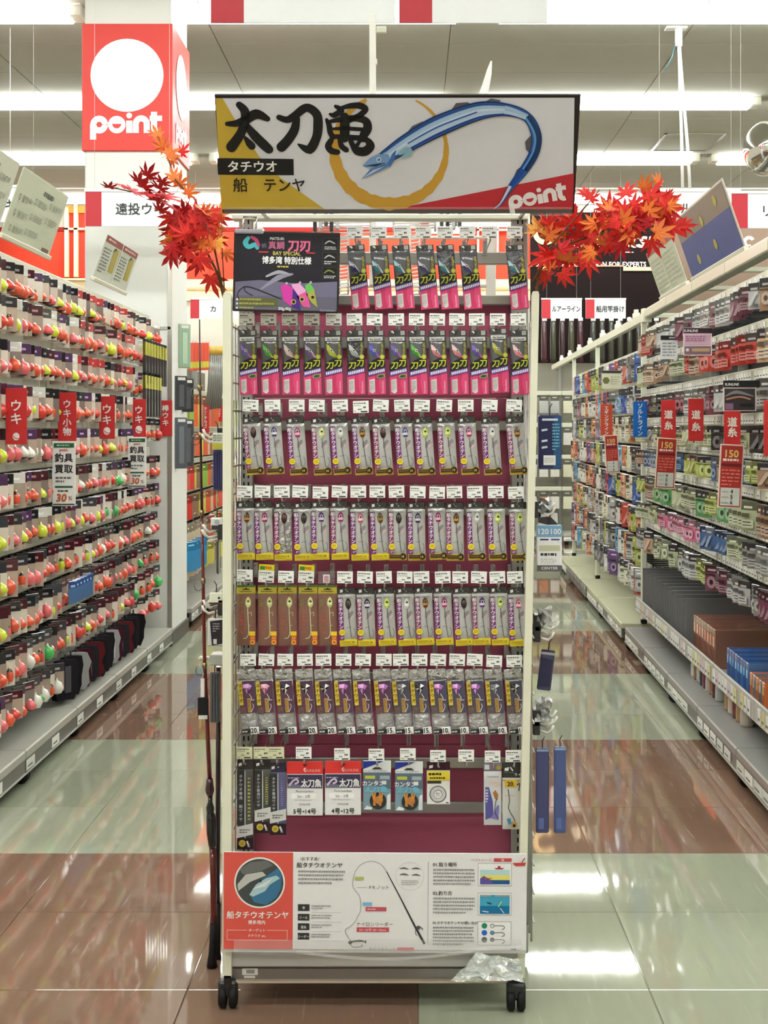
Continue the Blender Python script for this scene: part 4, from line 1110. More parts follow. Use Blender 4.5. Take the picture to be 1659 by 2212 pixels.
for i in range(15):
    num = 20 if i < 5 else 15 if i < 10 else 10
    hook(5, i, c5[i] + 17, 1438 + (3 if i > 12 else 0), p5[i] + 19, (i * 2 + 1) % 5, random.uniform(-.03, .05))
    h_, b_, q_, tg_ = T4[(num, int(i < 8))]
    hang('jighead_pack', 5, i, 4, rowlab('silver %s jig-head pack tagged %d' % (l5[i], num), i, 5), p5[i], 38, 1445, 11, 140, [('header', h_, None), ('bag', b_, None), ('print', q_, None), ('weight_tag', tg_, (0, 0, -.0115)), ('lure', J4[l5[i]], (2, 42, -.0105))], 'silver jig-head packs in the sixth row')

# bottom row
def one(name, row, idx, label, x0, x1, y0, y1, parts, shift=0, cat='tackle pack'):
    t = thing(name, label, cat, (px((x0 + x1) / 2, ZP), ZP, pz(y0, ZP)), rot=(-.03, -math.atan2(shift, y1 - y0), 0), group='packs in the bottom row')
    for nm, bb, m in parts: bb.build(nm, m, t)
    return t
def leader(hgt, blue):
    hw = 17.5
    hd = PK2().slab(-hw, 0, hw, 20, .003, (24, 24, 28) if not blue else (30, 30, 66)); hd.O([(-14, 8), (-7, 6), (-7, 12), (-14, 14)], (236, 236, 236), 2); hd.Rb([(-1, 8), (2, 10)], 1.2, (210, 210, 210), 2)
    bd = PK2().slab(-hw, 20, hw, hgt, .004, (72, 72, 74) if not blue else (84, 84, 124)).pillow(-hw, 20, hw, hgt, .004, (78, 78, 80) if not blue else (96, 96, 140), 4, 7, .0006, 2)
    pr = PK2(); L = 12
    pr.R(-hw, 22, -1.5, hgt - 52, (58, 58, 60), L); pr.R(-.8, 22, .9, hgt, (222, 222, 222), L + 1)
    pr.Tx('タチウオ専用 船ワイヤ', -9, 38, 8.2, (226, 226, 226), L + 2, vert=1.12, bold=.01) if hgt > 170 else pr.Tx('タチウオ専用ワイヤ', -9, 36, 7.6, (226, 226, 226), L + 2, vert=1.05, bold=.01)
    pr.S(6, 36, 12, hgt - 60, (176, 176, 90) if not blue else (130, 130, 180), 12, L + 1, 4, 4)
    pr.O([(-hw, hgt - 48), (hw, hgt - 56), (hw, hgt - 32), (-hw, hgt - 24)], (214, 214, 212), L + 3); pr.S(-12, hgt - 44, 12, hgt - 34, (120, 120, 120), 2, L + 4, 5, 4)
    pr.R(-hw, hgt - 24, hw, hgt, (46, 26, 36), L + 2); pr.D(-6, hgt - 13, 7.5, (206, 184, 70), L + 4); pr.Tx('20', -6, hgt - 10, 8, (110, 90, 20), L + 5); pr.Rb([(4, hgt - 18), (8, hgt - 8)], 2, (226, 220, 226), L + 4); pr.S(6, hgt - 8, 16, hgt - 4, (210, 200, 206), 1, L + 4, 2, 3)
    return [('header', hd, 'glossy'), ('bag', bd, 'glossy'), ('print', pr, 'print')]
for i, (x0, x1, y0, y1, cx, cy, bl) in enumerate(((512, 547, 1641, 1832, 528, 1639, 0), (551, 584, 1641, 1797, 565, 1639, 0), (583, 618, 1648, 1801, 597, 1639, 1))):
    hook(6, i, cx, cy, (x0 + x1) / 2, 5 + i % 2)
    one('leader_pack', 6, i, ['longest slim black wire leader pack beside the slotted upright', 'shorter slim black wire leader pack between two others', 'slim blue-tinted wire leader pack next to the red-topped packs'][i], x0, x1, y0, y1, leader(y1 - y0, bl), 1)
def redtop(txt):
    hd = PK2().slab(-39, 0, 39, 27, .003, (232, 60, 58)); hd.O([(-5, 7), (0, 11), (5, 7), (2, 5), (-2, 5)], (140, 20, 26), 2); hd.Rb([(2, 14), (-2, 17), (2, 22)], 1.2, (255, 230, 226), 2); hd.Tx('SUNLINE', 18, 22, 8, (246, 170, 166), 2, bold=.02)
    bd = PK2().slab(-39, 27, 39, 116, .004, (236, 236, 236))
    pr = PK2(); L = 2
    pr.R(-38, 28, 38, 57, (70, 62, 96), L); pr.O([(-38, 46), (-10, 50), (10, 57), (-38, 57)], (120, 118, 140), L + 1); pr.Rb([(-34, 52), (-26, 42), (-18, 38), (-14, 44), (-22, 48)], 2, (226, 214, 236), L + 2)
    pr.Tx('太刀魚', 14, 53, 18, (250, 250, 252), L + 3, bold=.05, sx=.82); pr.S(-36, 33, -8, 37, (200, 190, 220), 1, L + 3, 3, 5)
    pr.Tx('Fluorocarbon', 0, 66, 7, (90, 90, 92), L); pr.R(-30, 68, 24, 80, (252, 252, 252), L); pr.Tx('2m - 2本', -2, 77.5, 8, (60, 60, 62), L + 1); pr.S(-22, 82, 20, 84, (160, 160, 160), 1, L, 8, 6); pr.Tx('SUNLINE', 0, 94, 6, (110, 110, 112), L)
    pr.Tx(txt, 0, 111.5, 13, (20, 20, 22), L, bold=.03)
    return [('header', hd, 'print'), ('card', bd, 'print'), ('print', pr, 'print')]
hook(6, 3, 656, 1639, 659, 2); one('leader_pack', 6, 3, 'white leader pack with red header reading 5 to 14, beside slim packs', 619, 698, 1645, 1761, redtop('5号◂14号'))
hook(6, 4, 739, 1642, 740, 3); one('leader_pack', 6, 4, 'white leader pack with red header reading 4 to 12', 702, 780, 1644, 1760, redtop('4号◂12号'))
def bluep(s_):
    hd = PK2().slab(-30, 0, 30, 26, .003, (236, 238, 240)); hd.O([(-30, 1), (14, 1), (-30, 18)], (44, 60, 160), 2); hd.O([(-12, 19), (-5, 14), (5, 14), (12, 19)], (60, 62, 66), 2); hd.S(-28, 20, 28, 24, (180, 184, 190), 1, 2, 3, 6)
    bd = PK2().slab(-30, 26, 30, 106, .004, (130, 160, 176))
    pr = PK2(); L = 2
    pr.O([(-30, 26), (30, 26), (30, 60), (-30, 50)], (96, 116, 140), L); pr.R(-26, 32, -4, 39, (206, 214, 80), L + 1); pr.R(6, 32, 27, 40, (170, 184, 190), L + 1)
    pr.Tx('カンタン', -8, 53, 12, (240, 236, 250), L + 2, bold=.05, sx=1.0); pr.R(10, 43, 20, 51, (240, 242, 244), L + 2); pr.Tx('太刀魚', -2, 66, 14, (120, 200, 226), L + 2, bold=.05, sx=1.2)
    pr.D(2, 86, 18, (38, 36, 36), L + 3, 24); pr.D(4, 84, 9, (200, 128, 60), L + 4)
    for (a, c_) in ((-10, 6), (-4, -3), (6, 2), (12, -6)): pr.Rb([(a, 68), (a + c_, 96)], 1.8, (222, 150, 70), L + 5)
    pr.O([(-28, 104), (-22, 96), (-10, 100), (-12, 105)], (236, 238, 238), L + 3); pr.O([(22, 74), (29, 70), (29, 104), (20, 104)], (226, 232, 234), L + 3)
    return [('header', hd, 'print'), ('card', bd, 'print'), ('print', pr, 'glossy')]
hook(6, 5, 813, 1643, 815, 4); one('rig_pack', 6, 5, 'blue and white round-coil rig pack next to the red-headed packs', 784, 845, 1643, 1751, bluep(0))
hook(6, 6, 881, 1642, 883, 0); one('rig_pack', 6, 6, 'blue and white round-coil rig pack next to the black-headed spool card', 853, 914, 1645, 1751, bluep(1))
hd = PK2().slab(-25, 0, 25, 19, .003, (56, 22, 34)); hd.O([(-20, 9), (-12, 7), (-12, 13), (-20, 15)], (230, 226, 228), 2); hd.Rb([(-1, 7), (2, 13)], 1.3, (220, 210, 212), 2)
bd = PK2().slab(-25, 19, 25, 92, .005, (240, 240, 238)); pr = PK2(); L = 2
pr.R(-24, 20, 24, 41, (234, 212, 66), L); pr.S(-21, 23, 20, 31, (50, 44, 30), 1, L + 1, 5, 5); pr.S(-18, 32, 20, 39, (60, 52, 34), 1, L + 1, 7, 5); pr.R(-24, 41, 6, 47, (60, 58, 54), L)
for r0, r1, c in ((16.5, 18, (60, 60, 62)), (9.5, 15.5, (206, 206, 206)), (8.6, 9.5, (110, 110, 112))): pr.ring(-1 * KP, -70 * KP, r0 * KP, r1 * KP, c, L + 1, .0004)
pr.Tx('60m', -1, 70, 6, (60, 60, 62), L + 2); pr.S(-5, 72, 4, 74, (120, 120, 120), 1, L + 2, 1, 3); pr.R(16, 87, 22, 89, (60, 60, 62), L)
hook(6, 7, 946, 1646, 946, 1); one('spool_card', 6, 7, 'white line spool card with a yellow band and black header', 922, 972, 1645, 1738, [('header', hd, 'print'), ('card', bd, 'print'), ('print', pr, 'print')])
hook(6, 8, 1007, 1645, 1007, 2)
hd = PK2().slab(-19, 0, 19, 17, .003, (130, 130, 150)); hd.R(-17, 3, -7, 13, (226, 228, 230), 2); hd.R(-4, 3, 6, 13, (150, 110, 130), 2); hd.D(13, 9, 5, (190, 160, 60), 2)
bd = PK2().slab(-18, 17, 18, 132, .004, (226, 228, 230)).pillow(-19, 17, 19, 132, .005, (222, 224, 228), 4, 8, .0005, 4); pr = PK2(); L = 15
pr.Tx('Combination', 0, 29, 5.5, (80, 84, 96), L, sx=.9); pr.Rb([(-6, 44), (6, 40), (12, 44), (4, 48)], 2, (240, 206, 190), L); pr.O([(0, 62), (6, 56), (12, 66), (10, 78), (4, 74)], (176, 120, 70), L)
pr.O([(-16, 50), (-8, 50), (0, 80), (2, 112), (-16, 120)], (92, 90, 160), L); pr.S(-15, 54, -9, 84, (226, 226, 236), 5, L + 1, 2, 4); pr.O([(-4, 116), (10, 88), (14, 90), (12, 120)], (130, 126, 190), L + 1); pr.Rb([(8, 74), (4, 100), (12, 118)], .8, (60, 60, 70), L + 2)
hook(6, 9, 1064, 1647, 1064, 3); one('hook_pack', 6, 9, 'pale pack with a violet swoosh beside the bare price card', 1045, 1083, 1649, 1782, [('header', hd, 'glossy'), ('bag', bd, 'glossy'), ('print', pr, 'print')])
hd = PK2().slab(-23, 0, 23, 33, .003, (26, 26, 28)); hd.O([(-18, 12), (-8, 10), (-10, 18), (-18, 18)], (240, 240, 240), 2); hd.Rb([(-6, 10), (0, 18)], 1.4, (240, 240, 240), 2); hd.Tx('ライト', 14, 29, 8, (230, 230, 230), 2, bold=.02); hd.S(-20, 20, 4, 23, (120, 120, 120), 1, 2, 3, 4)
bd = PK2().slab(-23, 33, 23, 143, .003, (206, 206, 204)).pillow(-23, 33, 23, 143, .005, (214, 214, 210), 4, 8, .0006, 6); pr = PK2(); L = 15
pr.R(-22, 36, 22, 39, (200, 160, 60), L); pr.R(-18, 36, 8, 52, (228, 190, 60), L + 1); pr.Tx('20.', -5, 49.5, 13, (40, 32, 16), L + 2, bold=.03); pr.Tx('タチウオ', -8, 72, 5, (210, 110, 130), L)
pr.Rb([(-11, 56), (-8, 80), (-10, 98), (0, 116), (4, 124)], .8, (50, 50, 52), L + 1); pr.Rb([(8, 48), (14, 44), (12, 60)], 1.2, (60, 60, 62), L + 1); pr.D(2, 132, 7, (196, 160, 90), L + 2); pr.D(2, 134, 3.2, (30, 26, 24), L + 3); pr.O([(-14, 120), (-6, 118), (-4, 130), (-10, 132)], (70, 140, 190), L + 2); pr.R(12, 40, 21, 130, (206, 190, 168), L)
hook(6, 10, 1109, 1646, 1109, 4); one('hook_pack', 6, 10, 'black-headed rig pack with a gold 20 tag beside the slotted upright', 1085, 1131, 1647, 1795, [('header', hd, 'glossy'), ('bag', bd, 'glossy'), ('print', pr, 'print')])
# ================================================================ header banner of the stand
BZ = 3.56; TH = .4995; zbh = 463 * BZ / F
BC = px(860, BZ)
def bm(x, y):
    q = (Y0 - y) / F
    v = (q * BZ - zbh) / (math.cos(TH) + q * math.sin(TH))
    return ((x - X0) * (BZ - v * math.sin(TH)) / F - BC, v)
BN = thing('header_banner', 'wide tilted banner with blue cutlassfish, gold ring and black brush lettering', 'banner', (BC, BZ, H + zbh), rot=(TH, 0, 0))
(ax, az), (bx_, bz) = bm(462, 462), bm(1246, 204)
hw = .4365; hh = bz
MB().cbox(-hw, hw, .001, .008, 0, hh, (30, 24, 26), ch=.002).build('frame', 'plastic', BN)
class BP(MB):
    E = .0004
    def O(s, pts, col, lay): return s.flat([bm(*p) for p in pts], col, lay, s.E)
    def Rb(s, pts, ws, col, lay, sub=5, cap=True):
        k = BZ / F
        return s.ribbon([bm(*p) for p in pts], [w_ * k for w_ in ws], col, lay, s.E, sub, cap)
b = BP()
b.O([(466, 212), (1241, 211), (1237, 452), (478, 452)], (222, 221, 230), 1)
b.O([(466, 212), (481, 212), (512, 266), (560, 338), (606, 384), (702, 452), (478, 452)], (202, 170, 62), 2)
b.O([(848, 452), (1240, 374), (1237, 452)], (196, 50, 62), 2)
b.O([(469, 341), (634, 343), (635, 378), (471, 377)], (26, 24, 26), 4)
# brush ring
n = 60; pts = []; ws = []
for i in range(n + 1):
    a = 2.25 - (2 * PI * .93) * i / n + 0
    a = math.radians(115) + math.radians(330) * i / n
    pts.append((843 + 121 * math.cos(a), 322 - 118 * math.sin(a))); t = i / n
    ws.append(max(1.2, (3.5 + 11 * math.sin(PI * min(1, t * 1.25)) ** 1.2 if t < .8 else 4 * (1 - t) / .2 + .6) * (1 + .12 * math.sin(i * 2.3))))
good = [(p, w_) for p, w_ in zip(pts, ws) if p[1] > 214 and p[1] < 450]
run = []; prev = None
for i, (p, w_) in enumerate(zip(pts, ws)):
    if 215 < p[1] < 449: run.append((p, w_))
    else:
        if len(run) > 1: b.Rb([r[0] for r in run], [r[1] for r in run], (206, 158, 62), 3, 2, False)
        run = []
if len(run) > 1: b.Rb([r[0] for r in run], [r[1] for r in run], (206, 158, 62), 3, 2, False)
b.build('artwork_ground', 'print', BN)
# brush characters
b = BP(); K = (24, 22, 24)
for pts, ws in (
    ([(491, 267), (510, 266), (530, 259), (554, 246), (578, 256)], [4, 6, 8, 9, 5]),
    ([(517, 226), (529, 240), (529, 262), (520, 288), (500, 317)], [6, 8, 8, 8, 9.5]),
    ([(529, 266), (550, 292), (570, 312), (581, 322)], [5, 8.5, 9, 8]),
    ([(530, 297), (538, 308), (544, 315)], [3, 6.5, 7]),
    ([(603, 253), (620, 258), (636, 250), (662, 232), (684, 246), (687, 272), (683, 298), (668, 322), (644, 311)], [5, 6, 7, 7.5, 8, 8.5, 8, 9, 1.5]),
    ([(641, 255), (636, 280), (622, 302), (608, 317)], [6, 8, 8.5, 9]),
    ([(725, 229), (737, 238), (722, 248), (713, 246)], [3, 6, 5, 2.5]),
    ([(736, 233), (758, 228), (778, 228), (790, 236), (774, 250), (748, 262)], [3, 5, 6, 5, 5, 5]),
    ([(706, 258), (711, 270), (713, 284), (719, 296)], [3, 5, 5, 5]),
    ([(712, 262), (738, 257), (770, 255), (790, 261), (794, 276), (786, 292), (790, 300)], [3, 5, 6, 7, 8, 8, 5]),
    ([(713, 278), (745, 277), (784, 279)], [2, 3.5, 3.5]),
    ([(718, 294), (750, 296), (786, 298)], [4, 5, 5]),
    ([(744, 252), (745, 275), (744, 298)], [8, 9, 8]),
    ([(715, 303), (709, 315), (716, 325), (729, 328)], [5, 6, 6, 5]),
    ([(734, 300), (738, 315), (748, 323)], [4, 5, 5]),
    ([(756, 300), (762, 313), (772, 325), (789, 326), (800, 314), (792, 302), (776, 303)], [4, 5, 8, 8.5, 8, 5, 3]),
    ([(778, 302), (772, 312), (765, 316)], [3, 3.5, 3])):
    b.Rb(pts, [q * 1.18 for q in ws], K, 6)
k = BZ / F
def bt(t, x, y, size, col, lay, **kw):
    u, v = bm(x, y); b.text(t, u, v, size * k, col, lay, .0004, **kw)
bt('タチウオ', 546, 369, 27, (244, 242, 240), 6, bold=.03)
bt('船', 520, 411, 33, (36, 26, 18), 6, bold=.015); bt('テンヤ', 615, 411, 33, (36, 26, 18), 6, bold=.015, sx=.93)
u, v = bm(1165, 432); point_logo(b, u, v - 8 * k, 128 * k, (240, 236, 240), 6, .0004, (196, 50, 62), .2)
b.build('lettering', 'print', BN)
# cutlassfish
b = BP()
sp = [(812, 350), (836, 336), (880, 308), (945, 272), (1030, 240), (1090, 236), (1138, 252), (1158, 290), (1154, 328), (1132, 366), (1104, 402), (1082, 438), (1066, 450)]
sw = [9, 15, 20, 23, 20, 14, 10, 11, 11, 10, 7, 3, .8]
for fp in (([(868, 300), (890, 272), (912, 262), (935, 262), (930, 274)]), ([(968, 246), (985, 222), (1010, 220), (1030, 232), (1000, 246)]), ([(1036, 226), (1060, 212), (1082, 216), (1072, 228)]), ([(1120, 244), (1140, 256), (1150, 276), (1138, 262)]), ([(1148, 290), (1134, 306), (1136, 322), (1148, 334)]), ([(1136, 352), (1116, 366), (1108, 386), (1120, 390)])):
    b.O(fp, (96, 92, 100), 7)
b.Rb(sp, sw, (58, 104, 176), 8, 6, False)
def off(t): return [(p[0] + t * q * .05 * 0 + nx_ * t * q, p[1] + nz_ * t * q) for p, q, nx_, nz_ in zip(sp, sw, NX, NZ)]
NX = []; NZ = []
for i in range(len(sp)):
    a_, c_ = sp[max(i - 1, 0)], sp[min(i + 1, len(sp) - 1)]
    dx, dz = c_[0] - a_[0], c_[1] - a_[1]; d_ = math.hypot(dx, dz); NX.append(dz / d_); NZ.append(-dx / d_)
def stripe(t, wf, col, lay, i0=0, i1=13):
    o_ = off(t)[i0:i1]; b.Rb(o_, [q * wf for q in sw[i0:i1]], col, lay, 5, False)
stripe(.3, .3, (168, 198, 232), 9, 0, 7); stripe(-.35, .28, (186, 208, 238), 9, 1, 7); stripe(.02, .12, (206, 222, 244), 10, 1, 6)
stripe(.66, .1, (40, 84, 160), 10, 1, 6); stripe(-.66, .09, (34, 70, 150), 10, 1, 6); stripe(-.05, .07, (44, 92, 170), 11, 2, 5)
stripe(.92, .06, (24, 40, 90), 11, 0, 12); stripe(-.93, .06, (24, 40, 90), 11, 0, 12)
stripe(.4, .42, (30, 62, 110), 9, 6, 10); stripe(-.3, .2, (96, 156, 216), 10, 6, 10); stripe(-.2, .6, (26, 78, 170), 9, 8, 11); stripe(-.35, .5, (220, 224, 236), 10, 10, 13)
# head
b.O([(783, 357), (800, 340), (818, 331), (838, 332), (846, 346), (832, 356), (806, 360), (792, 360)], (120, 158, 206), 12)
b.O([(781, 386), (800, 364), (822, 356), (848, 346), (838, 360), (812, 372)], (92, 132, 190), 12)
b.O([(786, 357), (808, 353), (834, 350), (812, 358)], (30, 48, 90), 13); b.O([(784, 383), (806, 366), (830, 358), (808, 371)], (186, 206, 230), 13)
b.O([(838, 352), (848, 330), (856, 322), (852, 344), (842, 360)], (70, 112, 180), 13)
b.Rb([(864, 330), (880, 322), (884, 330), (870, 338)], [4, 7, 6, 3], (140, 180, 200), 12, 4)
for (x, y, r, c, l) in ((818, 343, 5, (226, 232, 240), 14), (818, 343, 3.2, (30, 60, 110), 15), (817, 342, 1.2, (240, 240, 240), 16)):
    u, v = bm(x, y); b.disc(u, v, r * k, c, l, .0004, 16)
b.build('fish_print', 'print', BN)
# clear channel holding the lower edge, arms to the stand
MB().cbox(-hw + .004, hw - .006, -.006, .009, -.004, .018, (226, 222, 220), ch=.002).build('edge_channel', 'clear', BN)
b = MB()
for x in (-.36, .33): b.tube([(x, .006, .03), (x, .332, -.132)], .006, (210, 210, 204), 6)
b.build('bracket_arm', 'metal', BN)
# white pointed blade rising behind the banner
b = MB(); pts = [(1030, 212), (1042, 182), (1052, 150), (1060, 131), (1063, 132), (1062, 160), (1057, 190), (1053, 212)]
Zb = 3.47; q = [P(x, y, Zb) for x, y in pts]; n = len(q)
b.mesh([tuple(p) for p in q] + [(p.x, Zb + .004, p.z) for p in q], [tuple(range(n)), tuple(range(n, 2 * n))[::-1]] + [(i, n + i, n + (i + 1) % n, (i + 1) % n) for i in range(n)], (244, 244, 244))
o = b.build('paper_blade', 'paper', None, tuple(P(1042, 212, Zb))); o.location = P(1042, 212, Zb)
tag(o, 'white pointed paper blade standing up behind the fish banner', 'paper blade')

# ================================================================ info board at the foot of the stand
IZ = 3.578; IK = IZ / F
def ip(x, y): return ((x - 808) * IK, -(y - 2054) * IK)
IB = thing('info_board', 'white leaflet board with red panel and rig diagram at the stand foot', 'info board', P(808, 2054, IZ), rot=(0, .006, 0))
class IP(MB):
    def R(s, x0, y0, x1, y1, c, l=2): a = ip(x0, y0); d = ip(x1, y1); return s.rect(a[0], d[1], d[0], a[1], c, l, .0004)
    def O(s, pts, c, l=2): return s.flat([ip(*p) for p in pts], c, l, .0004)
    def Tx(s, t, x, y, size, c, l=3, **k_): a = ip(x, y); return s.text(t, a[0], a[1], size * IK, c, l, .0004, **k_)
    def S(s, x0, y0, x1, y1, c, rows, l=3, seed=0, dash=5): a = ip(x0, y0); d = ip(x1, y1); return s.scribble(a[0], d[1], d[0], a[1], c, rows, l, .0004, .5, seed, dash * IK)
    def Rb(s, pts, wd, c, l=3, **k_): return s.ribbon([ip(*p) for p in pts], wd * IK if not isinstance(wd, list) else [q * IK for q in wd], c, l, .0004, **k_)
    def D(s, x, y, r, c, l=3, n=28): a = ip(x, y); return s.disc(a[0], a[1], r * IK, c, l, .0004, n)
    def Rg(s, x, y, r0, r1, c, l=3, n=36): a = ip(x, y); return s.ring(a[0], a[1], r0 * IK, r1 * IK, c, l, .0004, n)
a_, d_ = ip(482, 2052), ip(1137, 1842)
MB().cbox(a_[0], d_[0], 0, .004, a_[1], d_[1], (238, 238, 240), ch=.001).build('board', 'print', IB)
b = IP(); SAL = (228, 92, 82)
b.R(482.5, 1842.5, 632, 2051.5, SAL, 1)
b.D(560, 1908, 55, (244, 242, 240), 2, 40); b.D(560, 1908, 51.5, (74, 78, 80), 3, 40)
b.O([(512, 1912), (530, 1890), (566, 1884), (574, 1892), (540, 1906), (514, 1926)], (196, 196, 192), 4)
b.O([(540, 1935), (556, 1908), (580, 1890), (600, 1876), (608, 1892), (606, 1920), (596, 1940), (574, 1956), (548, 1950)], (62, 120, 160), 4)
b.O([(538, 1934), (552, 1912), (574, 1898), (596, 1892), (604, 1898), (582, 1912), (572, 1926), (546, 1938)], (176, 206, 214), 5); b.O([(544, 1922), (566, 1910), (588, 1898), (572, 1916)], (224, 232, 232), 6); b.D(562, 1904, 2.4, (30, 34, 40), 7)
b.O([(516, 1880), (540, 1864), (575, 1860), (590, 1870), (560, 1884), (524, 1890)], (112, 114, 112), 4)
b.Tx('船タチウオテンヤ', 556, 1984, 17, (250, 246, 242), 3, bold=.03, sx=.99); b.Tx('博多湾内', 554, 1997, 9.5, (250, 246, 242), 3, bold=.03)
for (x0, y0, x1, y1) in ((490, 2010, 534, 2011.2), (576, 2010, 621, 2011.2), (490, 2031, 621, 2032.2), (490, 2010, 491.2, 2032), (619.8, 2010, 621, 2032)): b.R(x0, y0, x1, y1, (250, 206, 196), 3)
b.Tx('ターゲット', 555, 2013.5, 7.5, (252, 236, 230), 3, bold=.02); b.Tx('タチウオ etc.', 555, 2025, 7, (252, 236, 230), 3, bold=.01)
b.build('red_panel_print', 'print', IB)
b = IP(); G1 = (70, 70, 74); G2 = (150, 150, 154)
b.Tx('\\おすすめ/', 668, 1859, 9, G1, bold=.01); b.Tx('船タチウオテンヤ', 689, 1874, 12.5, (50, 50, 54), bold=.02)
b.S(643, 1879, 748, 1912, G2, 4, 3, 5, 4)
for i, t in enumerate(('竿', 'リール', '道糸', 'リーダー')):
    y = 1954 + i * 20.6
    b.R(643, y, 668, y + 14.5, (58, 58, 62), 2); b.Tx(t, 655.5, y + 10.5, 7, (240, 240, 240), 4, bold=.02, sx=.9); b.S(672, y + 1, 716, y + 11, G2, 2, 3, i, 4); b.R(672, y + 17.2, 737, y + 17.8, (190, 190, 192), 2)
pts = [(834, 1882), (824, 1869), (808, 1861), (790, 1862), (774, 1872), (764, 1890), (761, 1912), (767, 1924), (775, 1934), (779, 1950), (778, 1968), (772, 1980), (767, 1990), (757, 2001), (746, 2008), (748, 2018), (757, 2032)]
b.Rb(pts, .5, (120, 120, 124), 3, sub=4, cap=False)
b.Rb([(834, 1882), (866, 1942), (896, 2000), (917, 2038)], [.9, 1.3, 2, 2.6], (50, 50, 54), 4, sub=2, cap=False)
b.D(903, 2003, 4.5, (90, 90, 94), 5); b.Rb([(898, 2006), (897, 2014), (900, 2020)], .7, (80, 80, 84), 5); b.Rb([(906, 2000), (913, 2006)], 1, (80, 80, 84), 5)
b.R(765, 1894, 785, 1901, (190, 196, 110), 3); b.R(770, 1916.5, 792, 1917.2, G2, 3); b.Tx('P R ノット', 818, 1920, 9.5, G1)
b.R(783, 1949, 803, 1956, (120, 190, 232), 3); b.R(789, 1959, 834, 1968, (206, 92, 108), 3); b.S(793, 1961.5, 829, 1966, (250, 222, 226), 1, 4, 2, 5)
b.Tx('ナイロンリーダー', 809, 2000, 10, G1); b.R(770, 2003, 840, 2013, (206, 86, 96), 3); b.Tx('10〜20号 30〜50cm', 805, 2011, 7, (252, 230, 230), 4)
b.O([(751, 2036), (757, 2031), (762, 2035), (757, 2041)], (60, 60, 62), 4); b.Rb([(760, 2034), (778, 2032), (790, 2034)], [1.5, 2, .6], (44, 44, 48), 4); b.O([(786, 2034), (791, 2030), (791, 2038)], (44, 44, 48), 4); b.Rb([(757, 2040), (764, 2046), (782, 2044), (781, 2040)], .6, G1, 4)
b.Tx('タチウオテンヤ', 826, 2053, 8.5, G2); b.R(858, 2046, 894, 2052, (226, 130, 144), 3)
b.Rg(884, 1892, 30, 30.7, (200, 200, 204)); 
for (x, y) in ((872, 1876), (898, 1876), (872, 1889), (898, 1890)): b.Rb([(x - 9, y), (x, y - 1.5), (x + 9, y + 1)], [.8, 1.8, .5], (96, 96, 100), 3, sub=3)
b.S(866, 1900, 904, 1912, (176, 176, 180), 3, 3, 3, 3)
b.R(923.5, 1860, 924.3, 2038, (130, 130, 134), 2)
for (t, y, rows, y1, sd) in (('01.狙う場所', 1870, 5, 1912, 1), ('02.釣り方', 1932, 5, 1974, 2), ('03.タチウオテンヤの使い分け', 1995, 6, 2042, 3)):
    b.Tx(t, 934, y, 10 if sd < 3 else 7.4, (50, 50, 54), align='L', bold=.02); b.S(935, y + 4, 1026, y1, G2, rows, 3, sd + 7, 4)
b.build('leaflet_print', 'print', IB)
b = IP()
for (y0, y1) in ((1863, 1912), (1927, 1975), (1989, 2040)):
    b.R(1031.5, y0, 1104, y1, (150, 150, 154), 2); b.R(1032.3, y0 + .8, 1103.2, y1 - .8, (246, 246, 248), 3)
b.R(1036, 1877, 1100, 1890, (190, 226, 232), 4); b.R(1036, 1888, 1100, 1899, (236, 226, 120), 5); b.R(1036, 1899, 1100, 1908, (40, 90, 150), 5); b.O([(1036, 1896), (1044, 1890), (1058, 1898), (1066, 1908), (1036, 1908)], (96, 90, 170), 6); b.O([(1067, 1873), (1088, 1873), (1084, 1876), (1070, 1876)], (200, 60, 70), 4); b.R(1074, 1869, 1080, 1873, (170, 50, 60), 4); b.S(1046, 1893, 1062, 1898, (220, 110, 60), 1, 7, 1, 4)
b.R(1036, 1931, 1100, 1972, (70, 170, 206), 4); b.R(1036, 1955, 1100, 1972, (24, 120, 170), 5); b.R(1037, 1931, 1060, 1934.5, (170, 170, 172), 6); b.R(1068, 1931, 1099, 1934.5, (170, 170, 172), 6); b.Rb([(1052, 1948), (1060, 1950)], 1.4, (40, 70, 60), 6); b.Rb([(1076, 1956), (1082, 1946)], 1.3, (190, 226, 150), 6); b.Rb([(1042, 1966), (1054, 1968)], 1, (226, 240, 246), 6); b.Rb([(1080, 1960), (1088, 1970)], .8, (226, 240, 246), 6)
for i, c in enumerate(((40, 140, 100), (40, 110, 220), (110, 114, 120))):
    y = 1998 + i * 15; b.D(1046, y, 6, c, 4); b.D(1063, y, 4.6, (60, 60, 62), 4); b.D(1063, y, 3.6, (230, 230, 232) if i == 0 else (100, 150, 200) if i == 1 else (150, 150, 152), 5); b.Rb([(1067, y), (1086, y), (1089, y + 5), (1084, y + 8)], .7, (70, 70, 72), 4)
b.Tx('ベストシーズン', 1042, 1859, 7.5, (216, 120, 130)); b.R(1066, 1852, 1104, 1859.5, (214, 80, 92), 3); b.Tx('秋', 1085, 1858.6, 7, (252, 236, 236), 4)
b.O([(1106, 1862), (1135, 1861), (1133, 1868), (1112, 1869)], (206, 76, 70), 3); b.R(1118, 1855, 1130, 1861.5, (240, 230, 228), 4); b.Rb([(1126, 1861), (1132, 1852)], 1, (206, 76, 70), 4)
b.S(1104, 2046, 1126, 2051, (60, 60, 62), 1, 3, 2, 3)
b.build('picture_print', 'print', IB)
# white back lip of the board leaning on the base
b = MB().box(a_[0], d_[0], .004, .0178, -.006, .004, (230, 230, 228)); b.build('support_lip', 'plastic', IB)

